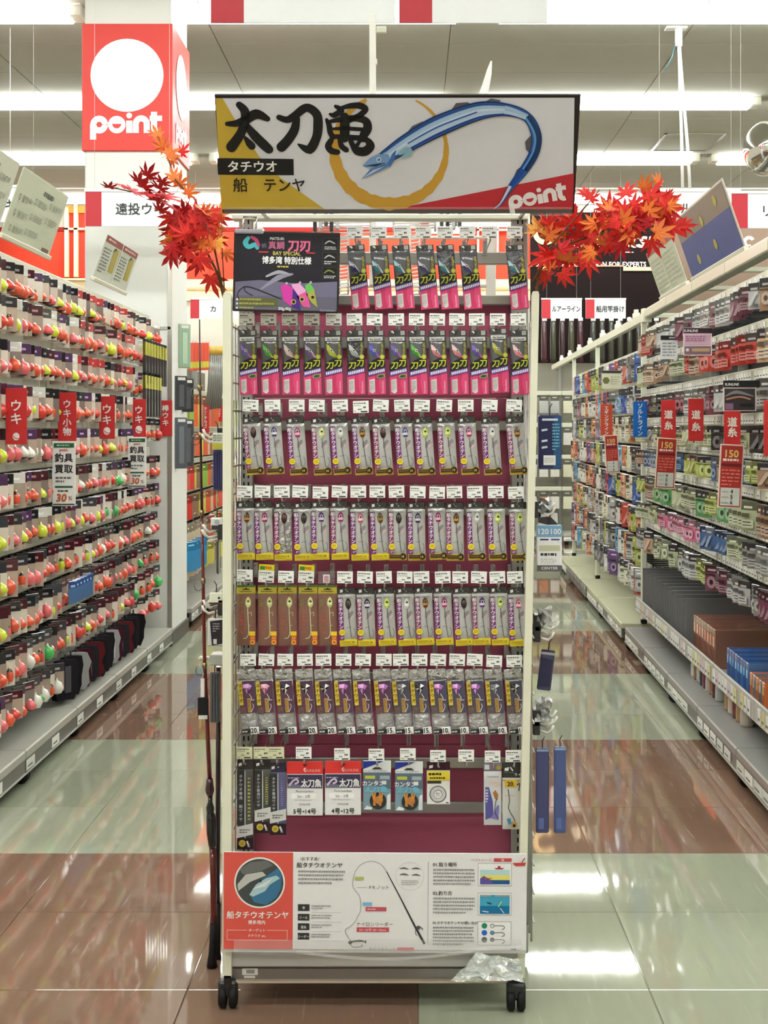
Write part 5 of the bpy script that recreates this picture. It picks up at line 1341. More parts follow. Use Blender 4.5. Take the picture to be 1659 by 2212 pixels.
# ================================================================ black lure poster clipped on the stand
QZ = 3.60; QK = QZ / F
def qp(x, y): return ((x - 616) * QK, -(y - 672) * QK)
LP = thing('lure_poster', 'black framed poster with three bright lures clipped to the stand', 'poster', P(616, 672, QZ), rot=(0, .022, 0))
class QP(IP):
    def R(s, x0, y0, x1, y1, c, l=2): a = qp(x0, y0); d = qp(x1, y1); return s.rect(a[0], d[1], d[0], a[1], c, l, .0004)
    def O(s, pts, c, l=2): return s.flat([qp(*p) for p in pts], c, l, .0004)
    def Tx(s, t, x, y, size, c, l=3, **k_): a = qp(x, y); return s.text(t, a[0], a[1], size * QK, c, l, .0004, **k_)
    def S(s, x0, y0, x1, y1, c, rows, l=3, seed=0, dash=5): a = qp(x0, y0); d = qp(x1, y1); return s.scribble(a[0], d[1], d[0], a[1], c, rows, l, .0004, .6, seed, dash * QK)
    def Rb(s, pts, wd, c, l=3, **k_): return s.ribbon([qp(*p) for p in pts], wd * QK if not isinstance(wd, list) else [q * QK for q in wd], c, l, .0004, **k_)
    def D(s, x, y, r, c, l=3, n=28): a = qp(x, y); return s.disc(a[0], a[1], r * QK, c, l, .0004, n)
a_, d_ = qp(502, 674), qp(731, 500)
MB().cbox(a_[0], d_[0], 0, .012, a_[1], d_[1], (26, 24, 28), ch=.002).build('frame', 'plastic', LP)
b = QP()
b.R(507, 505, 727, 670, (30, 28, 40), 1)
b.O([(507, 611), (560, 606), (640, 612), (727, 606), (727, 670), (507, 670)], (116, 112, 140), 2)
b.R(507, 640, 727, 670, (104, 102, 122), 3)
b.Rb([(533, 516), (527, 526), (534, 535), (548, 530), (553, 537)], [4, 6, 5, 5, 4], (80, 190, 200), 3); b.Rb([(540, 514), (550, 520), (556, 532)], [3, 4, 3], (190, 70, 120), 4)
b.Tx('MATSURI', 595, 519, 8.5, (240, 240, 240), 3, bold=.03, sx=.9); b.Tx('真鯛', 594, 537, 18, (200, 110, 150), 3, bold=.03); b.Tx('刀刃', 643, 540, 26, (226, 110, 150), 3, bold=.06, sx=.98); b.Tx('鯛', 567, 536, 11, (110, 120, 150), 3)
b.R(556, 544, 577, 547, (196, 60, 56), 3); b.R(659, 544, 678, 547, (196, 60, 56), 3); b.Tx('BAY SPECIAL', 617, 551.5, 11.5, (222, 206, 110), 3, bold=.03, sx=.92)
b.Tx('博多湾 特別仕様', 617, 569, 17, (246, 246, 248), 3, bold=.05, sx=.86); b.S(597, 573, 637, 580, (206, 190, 90), 1, 3, 6, 5)
b.Rb([(520, 652), (512, 640), (520, 626), (540, 622), (606, 646)], [.8, 1, 1, 1.2, 1.2], (30, 28, 36), 4); b.Rb([(545, 640), (530, 632), (526, 622)], .9, (34, 32, 40), 4); b.Rb([(560, 628), (600, 600), (630, 592)], [1, 6, 2], (150, 148, 170), 3); b.Rb([(574, 598), (600, 588), (624, 592)], [2, 4, 1], (176, 174, 190), 4)
for (pts, c1_, c2_, ex, ey) in (([(605, 618), (616, 613), (632, 622), (645, 640), (650, 671), (630, 662), (612, 650)], (214, 60, 170), (70, 40, 140), 634, 652), ([(628, 614), (645, 611), (662, 628), (671, 664), (655, 662), (640, 640)], (236, 170, 220), (220, 90, 160), 652, 646), ([(658, 616), (668, 610), (678, 624), (686, 664), (672, 652), (660, 634)], (110, 200, 100), (170, 176, 80), 675, 641)):
    b.O(pts, c1_, 5); m_ = len(pts) // 2; b.O([pts[2], pts[3], pts[4], pts[5]], c2_, 6); b.D(ex, ey, 5.5, (210, 176, 90), 7); b.D(ex, ey, 3.4, (24, 22, 24), 8); b.D(pts[1][0] + 2, pts[1][1] - 1, 2.6, (200, 196, 206), 6)
for i, y in enumerate((649, 658, 667)):
    b.D(512, y, 2.2, (236, 236, 220), 6); b.S(517, y - 4, 598 if i < 2 else 576, y + 3, (170, 168, 90), 1, 6, i, 4)
b.R(516, 645, 599, 663, (96, 100, 60), 5); b.Tx('30g,40g', 615, 670, 9, (240, 240, 240), 7, bold=.03); b.Tx('Gamakatsu', 707, 671, 7.5, (170, 166, 186), 7)
for (y0, y1) in ((512, 540), (543, 572), (575, 602)):
    b.R(694, y0, 727, y1, (70, 68, 70), 2); b.R(694.8, y0 + .8, 726.2, y1 - .8, (20, 19, 22), 3); b.Rb([(699, y0 + 13), (708, y0 + 7), (720, y0 + 12)], [1, 1.6, 1], (190, 190, 190) if y0 < 570 else (150, 150, 70), 4); b.S(698, y0 + 18, 724, y1 - 2, (206, 206, 206), 2, 4, y0, 4)
b.build('poster_print', 'print', LP)
a_ = qp(503, 507); d_ = qp(566, 492)
MB().cbox(a_[0], d_[0], -.006, .016, a_[1], d_[1] - .006, (186, 186, 206), ch=.003).build('clip', 'glossy', LP)
MB().tube([(qp(520, 496)[0], .005, qp(0, 496)[1]), (qp(520, 470)[0], .02, qp(0, 468)[1]), (qp(548, 470)[0], .02, qp(0, 468)[1]), (qp(548, 496)[0], .005, qp(0, 496)[1])], .003, (220, 220, 226), 6).build('clip_wire', 'chrome', LP)

# ================================================================ hanging aisle signs
def hang_sign(label, xl, ybot, Z, text, size=36, redw=.105, wd=.60, ht=.225, ry=0., th=.006, tcol=(40, 44, 46)):
    o_ = P(xl, ybot, Z)
    t = thing('aisle_sign', label, 'sign', o_, ry)
    MB().cbox(0, wd, 0, th, 0, ht, (236, 240, 240), ch=.001).build('panel', 'print', t)
    MB().cbox(.001, redw, -.0015, .001, .001, ht - .001, (188, 48, 58), ch=.0005).build('red_end', 'print', t)
    b = MB(); e = .003
    b.text(text, redw + (wd - redw) / 2, ht * .36, ht * .36, tcol, 1, e, bold=.012 if Z < 12 else .03, sx=min(1., (wd - redw) * .92 / (len(text) * ht * .36)))
    b.build('lettering', 'print', t)
    MB().box(-.005, wd + .005, -.006, th + .006, ht - .003, ht + .014, (240, 240, 234)).build('hanger_rail', 'plastic', t)
    b = MB()
    for x in (.06, wd - .06): b.tube([(x, th / 2, ht + .01), (x, th / 2, CEIL - o_.z)], .0012, (226, 226, 220), 4)
    b.build('hanging_rod', 'paint', t)
    return t
hang_sign('white aisle sign reading far-cast floats in front of the pillar', 184, 489, 9.2, '遠投ウキ')
hang_sign('white aisle sign with red end over the line aisle, text beginning with ri', 1580, 493, 9.2, 'リーダー')
hang_sign('white aisle sign reading salt line behind the maple leaves', 1405, 486, 9.6, 'ソルトライン')
hang_sign('white aisle sign reading kago on the far left by the red wall', 411, 688, 16.8, 'カ　ゴ')
hang_sign('white aisle sign reading lure line before the dark brand wall', 1170, 688, 16.8, 'ルアーライン', wd=.47)
hang_sign('white aisle sign reading boat rod rest before the dark brand wall', 1265, 688, 16.8, '船用竿掛け', wd=.47)
hang_sign('white aisle sign half hidden behind the top of the display stand', 905, 505, 15.2, '竿掛')
hang_sign('white aisle sign with red end at far left above the float gondola', -110, 480, 9.2, 'ウキ')
hang_sign('blank white hanging sign, red end over the banner brush characters', 455, 50, 4.55, '　', wd=.585)
hang_sign('blank white hanging sign, red end over the banner fish', 862, 50, 4.55, '　', wd=.47)
# pole behind the banner and cord pair from the ceiling
o_ = P(805, 205, 4.42)
t = thing('sign_pole', 'white square pole rising behind the banner to the hanging signs', 'pole', (o_.x, 4.42, 1.9))
MB().cbox(-.01, .01, -.01, .01, 0, pz(52, 4.42) - 1.9 + .03, (236, 236, 226), ch=.002).build('pole', 'paint', t)
MB().cbox(.012, .042, -.008, .008, pz(72, 4.42) - 1.9, pz(58, 4.42) - 1.9, (210, 210, 190), ch=.002).cbox(.005, .014, -.01, .01, pz(140, 4.42) - 1.9, pz(128, 4.42) - 1.9, (240, 240, 236), ch=.002).build('clamp', 'plastic', t)
b = MB(); top = Vector((px(1466, 10.75), 10.75, CEIL)); zl = pz(408, 10.75)
t = thing('hanging_cord', 'pair of white cords hanging from a ceiling hook beside the banner', 'cord', (top.x, 10.75, CEIL))
for dx in (.03, .085): MB().tube([(0, 0, -.06), (dx * .3, 0, -.4), (dx * .8, 0, -.9), (dx, 0, zl - CEIL)], .012, (240, 240, 236), 6).build('cord', 'plastic', t)
MB().cbox(-.1, .06, -.05, .05, -.012, 0, (236, 236, 230), ch=.003).tube([(0, 0, -.01), (0, 0, -.14)], .028, (240, 240, 234), 10).tube([(-.02, 0, -.1), (-.05, 0, -.22), (-.1, 0, -.32)], .005, (70, 110, 120), 5).build('ceiling_hook', 'plastic', t)
t = thing('sign_rail', 'thin white rail hung across the shop at sign height', 'rail', (0, 10.75, zl))
MB().tube([(-3.2, 0, 0), (4.2, 0, 0)], .008, (236, 232, 220), 6).build('rail', 'paint', t)
b = MB()
for x in (-3.0, 3.9): b.tube([(x, 0, 0), (x, 0, CEIL - zl)], .002, (236, 232, 220), 5)
b.build('hanging_rod', 'paint', t)
# dome mirror
c = P(1652, 322, 12.0)
t = thing('dome_mirror', 'convex security mirror on an arm under the ceiling', 'mirror', c)
t.rotation_euler = Vector((-.9, -.38, -.12)).to_track_quat('Z', 'Y').to_euler()
R_ = .22
MB().lathe([(R_ * math.cos(a), R_ * .7 * math.sin(a)) for a in [i * PI / 2 / 8 for i in range(9)]], (226, 228, 226), 28).build('dome', 'mirror', t)
MB().lathe([(R_ * .98, -.03), (R_ * 1.04, -.02), (R_ * 1.04, .02), (R_ * .98, .025)], (214, 214, 200), 28).build('rim', 'plastic', t)
MB().lathe([(.001, -.06), (R_ * .6, -.055), (R_ * .98, -.02)], (214, 214, 200), 24).build('back_shell', 'plastic', t)
MB().tube([(0, 0, -.05), (0, .1, -.16)], .02, (200, 200, 190), 8).build('arm', 'metal', t)
mb_ = thing('mirror_bracket', 'grey bracket pole fixing the dome mirror to the ceiling', 'bracket', (c.x + .14, c.y + .1, c.z))
MB().tube([(0, 0, 0), (0, 0, CEIL - c.z)], .018, (210, 210, 200), 8).build('pole', 'metal', mb_); MB().cbox(-.06, .06, -.06, .06, CEIL - c.z - .012, CEIL - c.z, (210, 210, 200), ch=.003).build('plate', 'metal', mb_)

# ================================================================ red category flags and posters on the gondolas
def flag(name, label, x0, y0, x1, y1, Z, fn, col=(204, 50, 50), group=None, cat='sign', rz=0., ry=0., m='print'):
    if Z == 'L': Z = F * 1.645 / (X0 - x0)
    if Z == 'R': Z = 1.28 / ((x1 - X0) / F - .0223)
    if Z == 'R2': Z = 1.25 / ((x1 - X0) / F - .0223)
    k_ = Z / F; o_ = P((x0 + x1) / 2, y0, Z)
    t = thing(name, label, cat, o_, group=group, rot=(0, ry, rz))
    wd, ht = (x1 - x0) * k_, (y1 - y0) * k_
    MB().cbox(-wd / 2, wd / 2, 0, .004, -ht, 0, col, ch=.001).build('card', m, t)
    b = MB(); fn(b, wd, ht, k_); b.build('lettering', 'print', t)
    return t
def vt(txt, size, y, fish=True, step=1.05, col=(244, 236, 232)):
    def f(b, wd, ht, k_):
        b.text(txt, 0, -(y + size * .82) * k_, size * k_, col, 1, .0015, vert=float(step), bold=.035)
        if fish:
            b.disc(0, -ht + 17 * k_, 7.5 * k_, col, 1, .0015, 14, 8.5 * k_); b.ribbon([(-6 * k_, -ht + 18 * k_), (0, -ht + 13 * k_), (6 * k_, -ht + 13 * k_)], .7 * k_, (204, 50, 50), 2, .0015)
    return f
FG = 'red category flags on the float gondola'
flag('category_flag', 'red vertical flag reading uki, farthest from the pillar on the float gondola', 12, 838, 58, 960, 'L', vt('ウキ', 27, 26), group=FG)
flag('category_flag', 'red vertical flag reading float accessories on the float gondola', 125, 848, 165, 953, 'L', vt('ウキ小物', 19, 16, False), group=FG)
flag('category_flag', 'red vertical flag reading uki between the two buy-back posters', 214, 856, 248, 948, 'L', vt('ウキ', 22, 18), group=FG)
flag('category_flag', 'red vertical flag reading uki above the smaller buy-back poster', 285, 862, 315, 945, 'L', vt('ウキ', 19, 15), group=FG)
flag('category_flag', 'red vertical flag reading stick float on the pillar', 343, 865, 372, 942, 9.586, vt('棒ウキ', 15, 10, False), group=FG)
flag('category_flag', 'narrow red flag in slanted kana beyond the pillar', 434, 875, 452, 935, 11.6, vt('サビキカゴ', 9, 4, False), group=FG)
flag('category_flag', 'narrow red flag half hidden by the stand post', 463, 877, 481, 910, 12.4, vt('カゴ', 10, 4, False), group=FG)
def buyback(b, wd, ht, k_):
    b.rect(-wd * .44, -ht * .1, wd * .44, -ht * .03, (40, 100, 60), 1, .0015); b.scribble(-wd * .3, -ht * .085, wd * .3, -ht * .045, (170, 210, 180), 1, 2, .0015, .6, 1, wd * .1)
    b.text('point', 0, -ht * .155, ht * .06, (206, 70, 60), 1, .0015, bold=.04)
    b.text('釣具', 0, -ht * .31, wd * .4, (36, 36, 38), 1, .0015, bold=.03); b.text('買取', 0, -ht * .48, wd * .4, (36, 36, 38), 1, .0015, bold=.03)
    b.scribble(-wd * .36, -ht * .65, wd * .36, -ht * .54, (110, 110, 112), 2, 1, .0015, .6, 2, wd * .14)
    b.rect(-wd * .38, -ht * .72, wd * .38, -ht * .69, (40, 100, 70), 1, .0015); b.scribble(-wd * .26, -ht * .79, wd * .26, -ht * .75, (70, 70, 72), 1, 1, .0015, .8, 3, wd * .1)
    b.text('30', -wd * .12, -ht * .93, wd * .46, (196, 100, 60), 1, .0015, bold=.05, shear=.15); b.text('%', wd * .28, -ht * .91, wd * .24, (190, 130, 120), 1, .0015, bold=.03)
    b.rect(-wd * .46, -ht * .985, wd * .46, -ht * .965, (40, 70, 56), 1, .0015)
flag('buyback_poster', 'larger white buy-back poster with orange 30 hanging on the float gondola', 113, 953, 163, 1093, 'L', buyback, (236, 236, 232), cat='poster')
flag('buyback_poster', 'smaller white buy-back poster with orange 30 hung toward the pillar', 276, 944, 316, 1053, 'L', buyback, (236, 236, 232), cat='poster')
RG = 'red line flags on the line gondola'
LF = lambda b, wd, ht, k_: (b.text('道', 0, -ht * .46, wd * .6, (244, 232, 220), 1, .0015, bold=.05), b.text('糸', 0, -ht * .74, wd * .6, (244, 232, 220), 1, .0015, bold=.05))
flag('category_flag', 'red flag with the two white characters for line, closest to the white posts', 1428, 864, 1460, 948, 'R', LF, group=RG)
flag('category_flag', 'red flag with the two white characters for line, between its twins', 1487, 861, 1520, 953, 'R', LF, group=RG)
flag('category_flag', 'red flag with the two white characters for line under the black header card', 1564, 884, 1600, 962, 'R', LF, group=RG)
flag('category_flag', 'red flag cut by the photo edge on the line gondola', 1650, 865, 1690, 985, 'R', LF, group=RG)
flag('category_flag', 'blue vertical flag with white kana reading salt line', 1368, 867, 1398, 944, 'R', vt('ソルトライン', 12.5, 4, False, .95), (20, 100, 184))
flag('category_flag', 'brick-red vertical flag with white kana on the far tackle run', 1297, 873, 1323, 940, 'R', vt('エギングライン', 9.5, 4, False, .95), (196, 76, 50))
def p150(b, wd, ht, k_):
    b.rect(-wd * .44, -ht * .975, wd * .44, -ht * .02, (170, 52, 46), 1, .0015)
    b.text('150', 0, -ht * .2, wd * .42, (236, 190, 110), 2, .0015, bold=.05); b.scribble(-wd * .36, -ht * .27, wd * .36, -ht * .22, (244, 220, 214), 1, 2, .0015, .8, 1, wd * .12)
    b.rect(-wd * .42, -ht * .34, wd * .42, -ht * .3, (110, 30, 34), 2, .0015)
    b.scribble(-wd * .38, -ht * .66, wd * .38, -ht * .38, (222, 110, 96), 5, 2, .0015, .5, 2, wd * .2)
    b.rect(-wd * .4, -ht * .96, wd * .4, -ht * .68, (206, 208, 200), 2, .0015)
    for i, n in enumerate('456'): b.text(n, wd * .06, -ht * (.765 + i * .085), ht * .085, (50, 50, 52), 3, .0015, bold=.02); b.rect(-wd * .36, -ht * (.75 + i * .085), -wd * .08, -ht * (.735 + i * .085), (170, 170, 160), 3, .0015)
PG = 'red price posters on the right'
flag('price_poster', 'red price poster with gold 150 below the flag closest to the posts', 1420, 946, 1464, 1056, 'R2', p150, (226, 206, 180), PG, 'poster', ry=.06)
flag('price_poster', 'large red price poster with gold 150 under the black-card flag', 1556, 960, 1608, 1098, 'R2', p150, (226, 206, 190), PG, 'poster', ry=.05)
flag('price_poster', 'small red price poster with gold 150 on the far tackle run', 1305, 940, 1334, 1022, 'R2', p150, (226, 206, 180), PG, 'poster', ry=-.06)
def hc1(b, wd, ht, k_):
    b.rect(-wd / 2, -ht * .2, wd / 2, -.001, (44, 22, 32), 1, .0015); b.text('SUNLINE', -wd * .24, -ht * .155, ht * .13, (226, 220, 222), 2, .0015, bold=.03)
    b.rect(-wd * .46, -ht * .62, wd * .46, -ht * .24, (196, 160, 178), 1, .0015); b.scribble(-wd * .42, -ht * .5, wd * .3, -ht * .28, (150, 100, 126), 3, 2, .0015, .6, 1, wd * .12)
    b.rect(-wd * .46, -ht * .96, wd * .46, -ht * .66, (126, 100, 110), 1, .0015); b.rect(-wd * .2, -ht * .86, wd * .42, -ht * .74, (180, 150, 110), 2, .0015); b.disc(-wd * .36, -ht * .8, ht * .06, (220, 210, 216), 2, .0015)
flag('header_card', 'pink line header card with black top strip on the line gondola', 1476, 708, 1538, 768, 'R2', hc1, (232, 206, 214), cat='card')
def hc2(b, wd, ht, k_):
    b.rect(-wd / 2, -ht * .2, wd / 2, -.001, (40, 40, 42), 1, .0015); b.scribble(0, -ht * .16, wd * .4, -ht * .06, (200, 200, 200), 1, 2, .0015, .7, 1, wd * .08); b.scribble(-wd * .4, -ht * .9, wd * .4, -ht * .28, (150, 150, 154), 5, 1, .0015, .5, 3, wd * .2)
flag('header_card', 'white line header card with black top beside the pink card', 1427, 724, 1464, 776, 'R', hc2, (226, 228, 230), cat='card')
def hc3(b, wd, ht, k_):
    b.rect(-wd * .5, -ht * .2, wd * .6, .004, (22, 22, 24), 1, .0015); b.text('SUNLINE', -wd * .24, -ht * .14, ht * .12, (226, 226, 226), 2, .0015, bold=.03)
    b.rect(-wd * .46, -ht * .97, wd * .46, -ht * .24, (50, 46, 50), 1, .0015); b.ribbon([(-wd * .44, -ht * .5), (-wd * .1, -ht * .36), (wd * .4, -ht * .5)], [ht * .02, ht * .06, ht * .02], (120, 116, 120), 2, .0015); b.ribbon([(-wd * .4, -ht * .6), (0, -ht * .52), (wd * .3, -ht * .6)], ht * .03, (170, 120, 90), 3, .0015); b.rect(-wd * .44, -ht * .95, -wd * .2, -ht * .74, (130, 90, 120), 2, .0015); b.rect(0, -ht * .86, wd * .4, -ht * .74, (24, 24, 26), 2, .0015)
flag('header_card', 'black photo header card with pale frame on the line gondola', 1562, 824, 1634, 888, 'R2', hc3, (214, 200, 190), cat='card')
def hc4(b, wd, ht, k_):
    b.rect(-wd / 2, -ht * .16, wd / 2, -.001, (60, 56, 50), 1, .0015); b.disc(-wd * .28, -ht * .55, ht * .2, (110, 110, 60), 1, .0015, 6); b.scribble(-wd * .05, -ht * .8, wd * .42, -ht * .3, (170, 170, 150), 4, 1, .0015, .5, 3, wd * .12)
flag('header_card', 'cream header card with green hexagon on the far tackle run', 1300, 800, 1342, 840, 'R2', hc4, (216, 214, 186), cat='card')

# leaning leaflet boards on top of the gondolas
def leaf_board(label, M, x0, x1, ht, fn, col, lean=.33, rot=0.):
    t = thing('leaflet_board', label, 'leaflet board', m=M @ Matrix.Translation((x0, 0, 0)) @ Matrix.Rotation(lean, 4, 'X') @ Matrix.Rotation(rot, 4, 'Y'))
    wd = x1 - x0
    MB().cbox(0, wd, 0, .004, .012, ht, col, ch=.001).build('sheet', 'print', t)
    MB().cbox(-.01, wd + .01, -.012, .012, 0, .02, (222, 218, 196), ch=.002).build('foot_rail', 'plastic', t)
    b = MB(); fn(b, wd, ht); b.build('leaflet_print', 'print', t)
    return t
def lb1(b, wd, ht):
    e = .0015
    b.scribble(wd * .5, ht * .79, wd * .74, ht * .87, (90, 96, 84), 1, 1, e, .9, 4, wd * .05)
    for i in range(3):
        for j in range(3):
            x = wd * (.1 + i * .3); z = ht * (.62 - j * .22 + i * .05)
            if i == 2 and j == 2: continue
            b.ring(x, z, ht * .035, ht * .045, (120, 96, 88) if i == 0 else (100, 106, 92), 1, e, 12); b.scribble(x + wd * .05, z - ht * .05, x + wd * .24, z + ht * .05, (140, 146, 128), 4, 1, e, .5, i + j * 3, wd * .05)
    b.rect(wd * .8, ht * .06, wd * .95, ht * .13, (120, 96, 86), 1, e)
GTOP = 2.2
def LT(s): return Matrix.Translation((-1.70, s, GTOP + .05)) @ Matrix.Rotation(PI / 2, 4, 'Z')
leaf_board('pale green step-by-step leaflet board leaning over the float gondola', LT(5.94), 0, .78, .31, lb1, (196, 202, 178))
leaf_board('pale leaflet board at the photo edge on the float gondola', LT(5.08), 0, .8, .31, lb1, (202, 206, 186))
def lb2(b, wd, ht):
    e = .0015
    for i in range(2):
        x = wd * .5 * i
        b.rect(x + .004, ht * .86, x + wd * .5 - .01, ht * .99, (150, 66, 60), 1, e); b.scribble(x + wd * .06, ht * .89, x + wd * .44, ht * .96, (230, 200, 190), 1, 2, e, .7, i, wd * .06)
        b.rect(x + wd * .3, ht * .3, x + wd * .44, ht * .82, (176, 160, 70), 1, e); b.flat([(x + wd * .26, ht * .72), (x + wd * .33, ht * .84), (x + wd * .36, ht * .8)], (50, 50, 46), 2, e)
        b.scribble(x + wd * .03, ht * .2, x + wd * .24, ht * .76, (120, 124, 116), 8, 1, e, .5, i, wd * .05)
    b.rect(wd * .49, .012, wd * .51, ht, (236, 236, 226), 2, e)
leaf_board('two-panel leaflet board with red tops and gold strips near the pillar', LT(7.66), 0, .86, .26, lb2, (206, 210, 196))
def RT(s, d=.15): return Matrix.Translation((XB(s) + d, s, GTOP + .0545)) @ Matrix.Rotation(-PI / 2 - .0223, 4, 'Z')
def lb3(b, wd, ht):
    e = .0015
    b.rect(.004, ht * .9, wd - .004, ht * .995, (170, 80, 80), 1, e); b.scribble(wd * .05, ht * .1, wd * .45, ht * .8, (176, 184, 160), 8, 1, e, .4, 1, wd * .1); b.scribble(wd * .5, ht * .1, wd * .95, ht * .8, (176, 184, 160), 8, 1, e, .4, 2, wd * .1)
    b.rect(wd * .48, .012, wd * .49, ht, (226, 228, 214), 2, e)
def lb4(b, wd, ht):
    e = .0015
    b.rect(.01, .02, wd * .98, ht * .62, (52, 72, 140), 1, e); b.rect(.01, ht * .62, wd * .98, ht * .97, (130, 116, 104), 1, e)
    for (x, z) in ((.2, .8), (.5, .7), (.25, .25), (.6, .3), (.8, .82)): b.disc(wd * x, ht * z, ht * .11, (170, 160, 60), 2, e, 10, ht * .08)
leaf_board('wide pale leaflet board with red top on the line gondola', RT(8.88), 0, .95, .30, lb3, (198, 204, 182))
leaf_board('leaflet board with blue and gold pictures on the line gondola', RT(7.75), 0, 1.35, .34, lb4, (206, 202, 190))
# ================================================================ maple branches
def leaf_mesh(col, vein, seed, fold=.25):
    rn = random.Random(seed)
    lobes = [(-118, .52), (-72, .78), (-34, .95), (0, 1.08), (36, .95), (74, .78), (120, .5)]
    pts = [(0, -.06)]
    ang = []
    for i, (a, r) in enumerate(lobes):
        a += rn.uniform(-5, 5); r *= rn.uniform(.9, 1.08)
        ang.append((a, r))
    for i, (a, r) in enumerate(ang):
        if i == 0: pts.append((math.sin(math.radians(a - 22)) * .2, math.cos(math.radians(a - 22)) * .2))
        pts.append((math.sin(math.radians(a - 12)) * r * .6, math.cos(math.radians(a - 12)) * r * .6))
        pts.append((math.sin(math.radians(a)) * r, math.cos(math.radians(a)) * r))
        pts.append((math.sin(math.radians(a + 12)) * r * .6, math.cos(math.radians(a + 12)) * r * .6))
        nx_ = ang[i + 1][0] if i < 6 else a + 44
        mid = (a + nx_) / 2
        pts.append((math.sin(math.radians(mid)) * .33, math.cos(math.radians(mid)) * .33))
    b = MB(); ctr = (0, -.03, .0)
    vv = [(x, .22 * (x * x + z * z) * fold * 2 - .0, z) for x, z in pts]
    n = len(vv)
    for i in range(n):
        c = col if (i // 2) % 2 else tuple(min(255, int(q * 1.12)) for q in col)
        b.mesh([vv[i], vv[(i + 1) % n], ctr], [(0, 1, 2)], c)
    b.tube([(0, -.02, -.05), (.02, .03, -.45)], .012, vein, 4)
    return take(b, 'leaf')
LCOL = {'deep red': (186, 30, 38), 'red': (216, 48, 42), 'orange': (228, 120, 54), 'amber': (234, 168, 78)}
LM_ = {c: [leaf_mesh(v, (120, 60, 30), i * 5 + len(c), .2 + .25 * i) for i in range(3)] for c, v in LCOL.items()}
def branch(label, base, stems, leaves, seed):
    rn = random.Random(seed)
    t = thing('maple_branch', label, 'branch', base)
    for st, r in stems:
        n = len(st)
        MB().tube([Vector(p) - Vector(base) for p in st], [r * (1 - .6 * i / (n - 1)) for i in range(n)], (104, 70, 40), 5).build('twig', 'leaf', t)
    for (x, y, Z, s, col, roll, tx, tz) in leaves:
        o = link('leaf', rn.choice(LM_[col]), t)
        o.location = P(x, y, Z) - Vector(base); k_ = s * Z / F
        o.rotation_euler = (tx, roll, tz); o.scale = (k_, k_, k_)
    return t
rn = random.Random(77)
def lf_(x, y, s, col, roll=None, edge=False, dz=None):
    Z = 3.56 + (rn.uniform(-.06, .1) if dz is None else dz)
    if y < 515 and 440 < x < 1275: Z = 3.66 + rn.uniform(0, .05)      # behind the banner
    if edge: return (x, y, Z, s * 1.15, col, rn.uniform(.15, .6) if roll is not None else rn.uniform(-1.5, 1.5), rn.choice((-1, 1)) * rn.uniform(1.1, 1.32), rn.uniform(-.3, .3))
    return (x, y, Z, s * 1.1, col, rn.uniform(-3.1, 3.1) if roll is None else roll, rn.uniform(-.5, .5), rn.uniform(-.6, .6))
LL = []
for (x, y, s, c, r) in ((456, 600, 44, 'red', 3.0), (372, 548, 40, 'deep red', -2.2), (452, 528, 40, 'red', .4), (420, 470, 42, 'deep red', .2), (400, 505, 40, 'red', -1.), (440, 490, 40, 'red', 1.2), (385, 470, 36, 'deep red', -1.4), (472, 470, 36, 'red', 1.), (430, 555, 38, 'red', 2.4), (405, 540, 36, 'red', -2.6), (380, 520, 38, 'deep red', -1.8),
                        (352, 318, 34, 'orange', -.6), (340, 292, 26, 'orange', -.3), (362, 334, 30, 'orange', 1.), (392, 330, 24, 'red', .9), (372, 345, 22, 'orange', 2), (386, 400, 30, 'orange', .2), (376, 384, 26, 'orange', -.4), (405, 420, 28, 'orange', .8), (478, 462, 30, 'orange', .3), (470, 520, 34, 'amber', 2.8), (486, 545, 26, 'orange', 2.4), (466, 480, 26, 'amber', -2.)):
    LL.append(lf_(x, y, s, c, r))
for (x, y, s, r) in ((236, 405, 26, -1.35), (262, 400, 34, -1.2), (285, 412, 36, -1.3), (310, 405, 34, -.8), (318, 420, 38, -1.4), (345, 408, 36, -.9), (300, 392, 32, -.9), (335, 432, 36, -1.9), (355, 425, 38, -1.1), (368, 446, 36, -1.8), (318, 380, 34, -.5), (345, 455, 30, -2.2), (380, 432, 34, -.4), (350, 395, 30, -.6)):
    LL.append(lf_(x, y, s, 'deep red', r, True))
for i in range(44):
    a = rn.uniform(0, 2 * PI); r = rn.random() ** .6
    LL.append(lf_(418 + 55 * r * math.cos(a), 505 + 75 * r * math.sin(a), rn.uniform(28, 42), rn.choice(['red', 'deep red', 'red', 'deep red', 'orange']), None, rn.random() < .25))
tb = P(486, 640, 3.61)
def st_(pts, z0=3.61, z1=3.66): return [P(x, y, z0 + (z1 - z0) * i / (len(pts) - 1)) for i, (x, y) in enumerate(pts)]
branch('branch of red and orange maple leaves on the rod-side post', tb, [(st_([(488, 660), (470, 590), (440, 530), (400, 470), (340, 425), (240, 405)]), .004), (st_([(480, 620), (460, 520), (420, 430), (380, 390), (355, 320), (335, 285)]), .003), (st_([(460, 570), (440, 560), (380, 545)]), .002), (st_([(485, 640), (480, 540), (478, 460)]), .002)], LL, 5)
RL = []
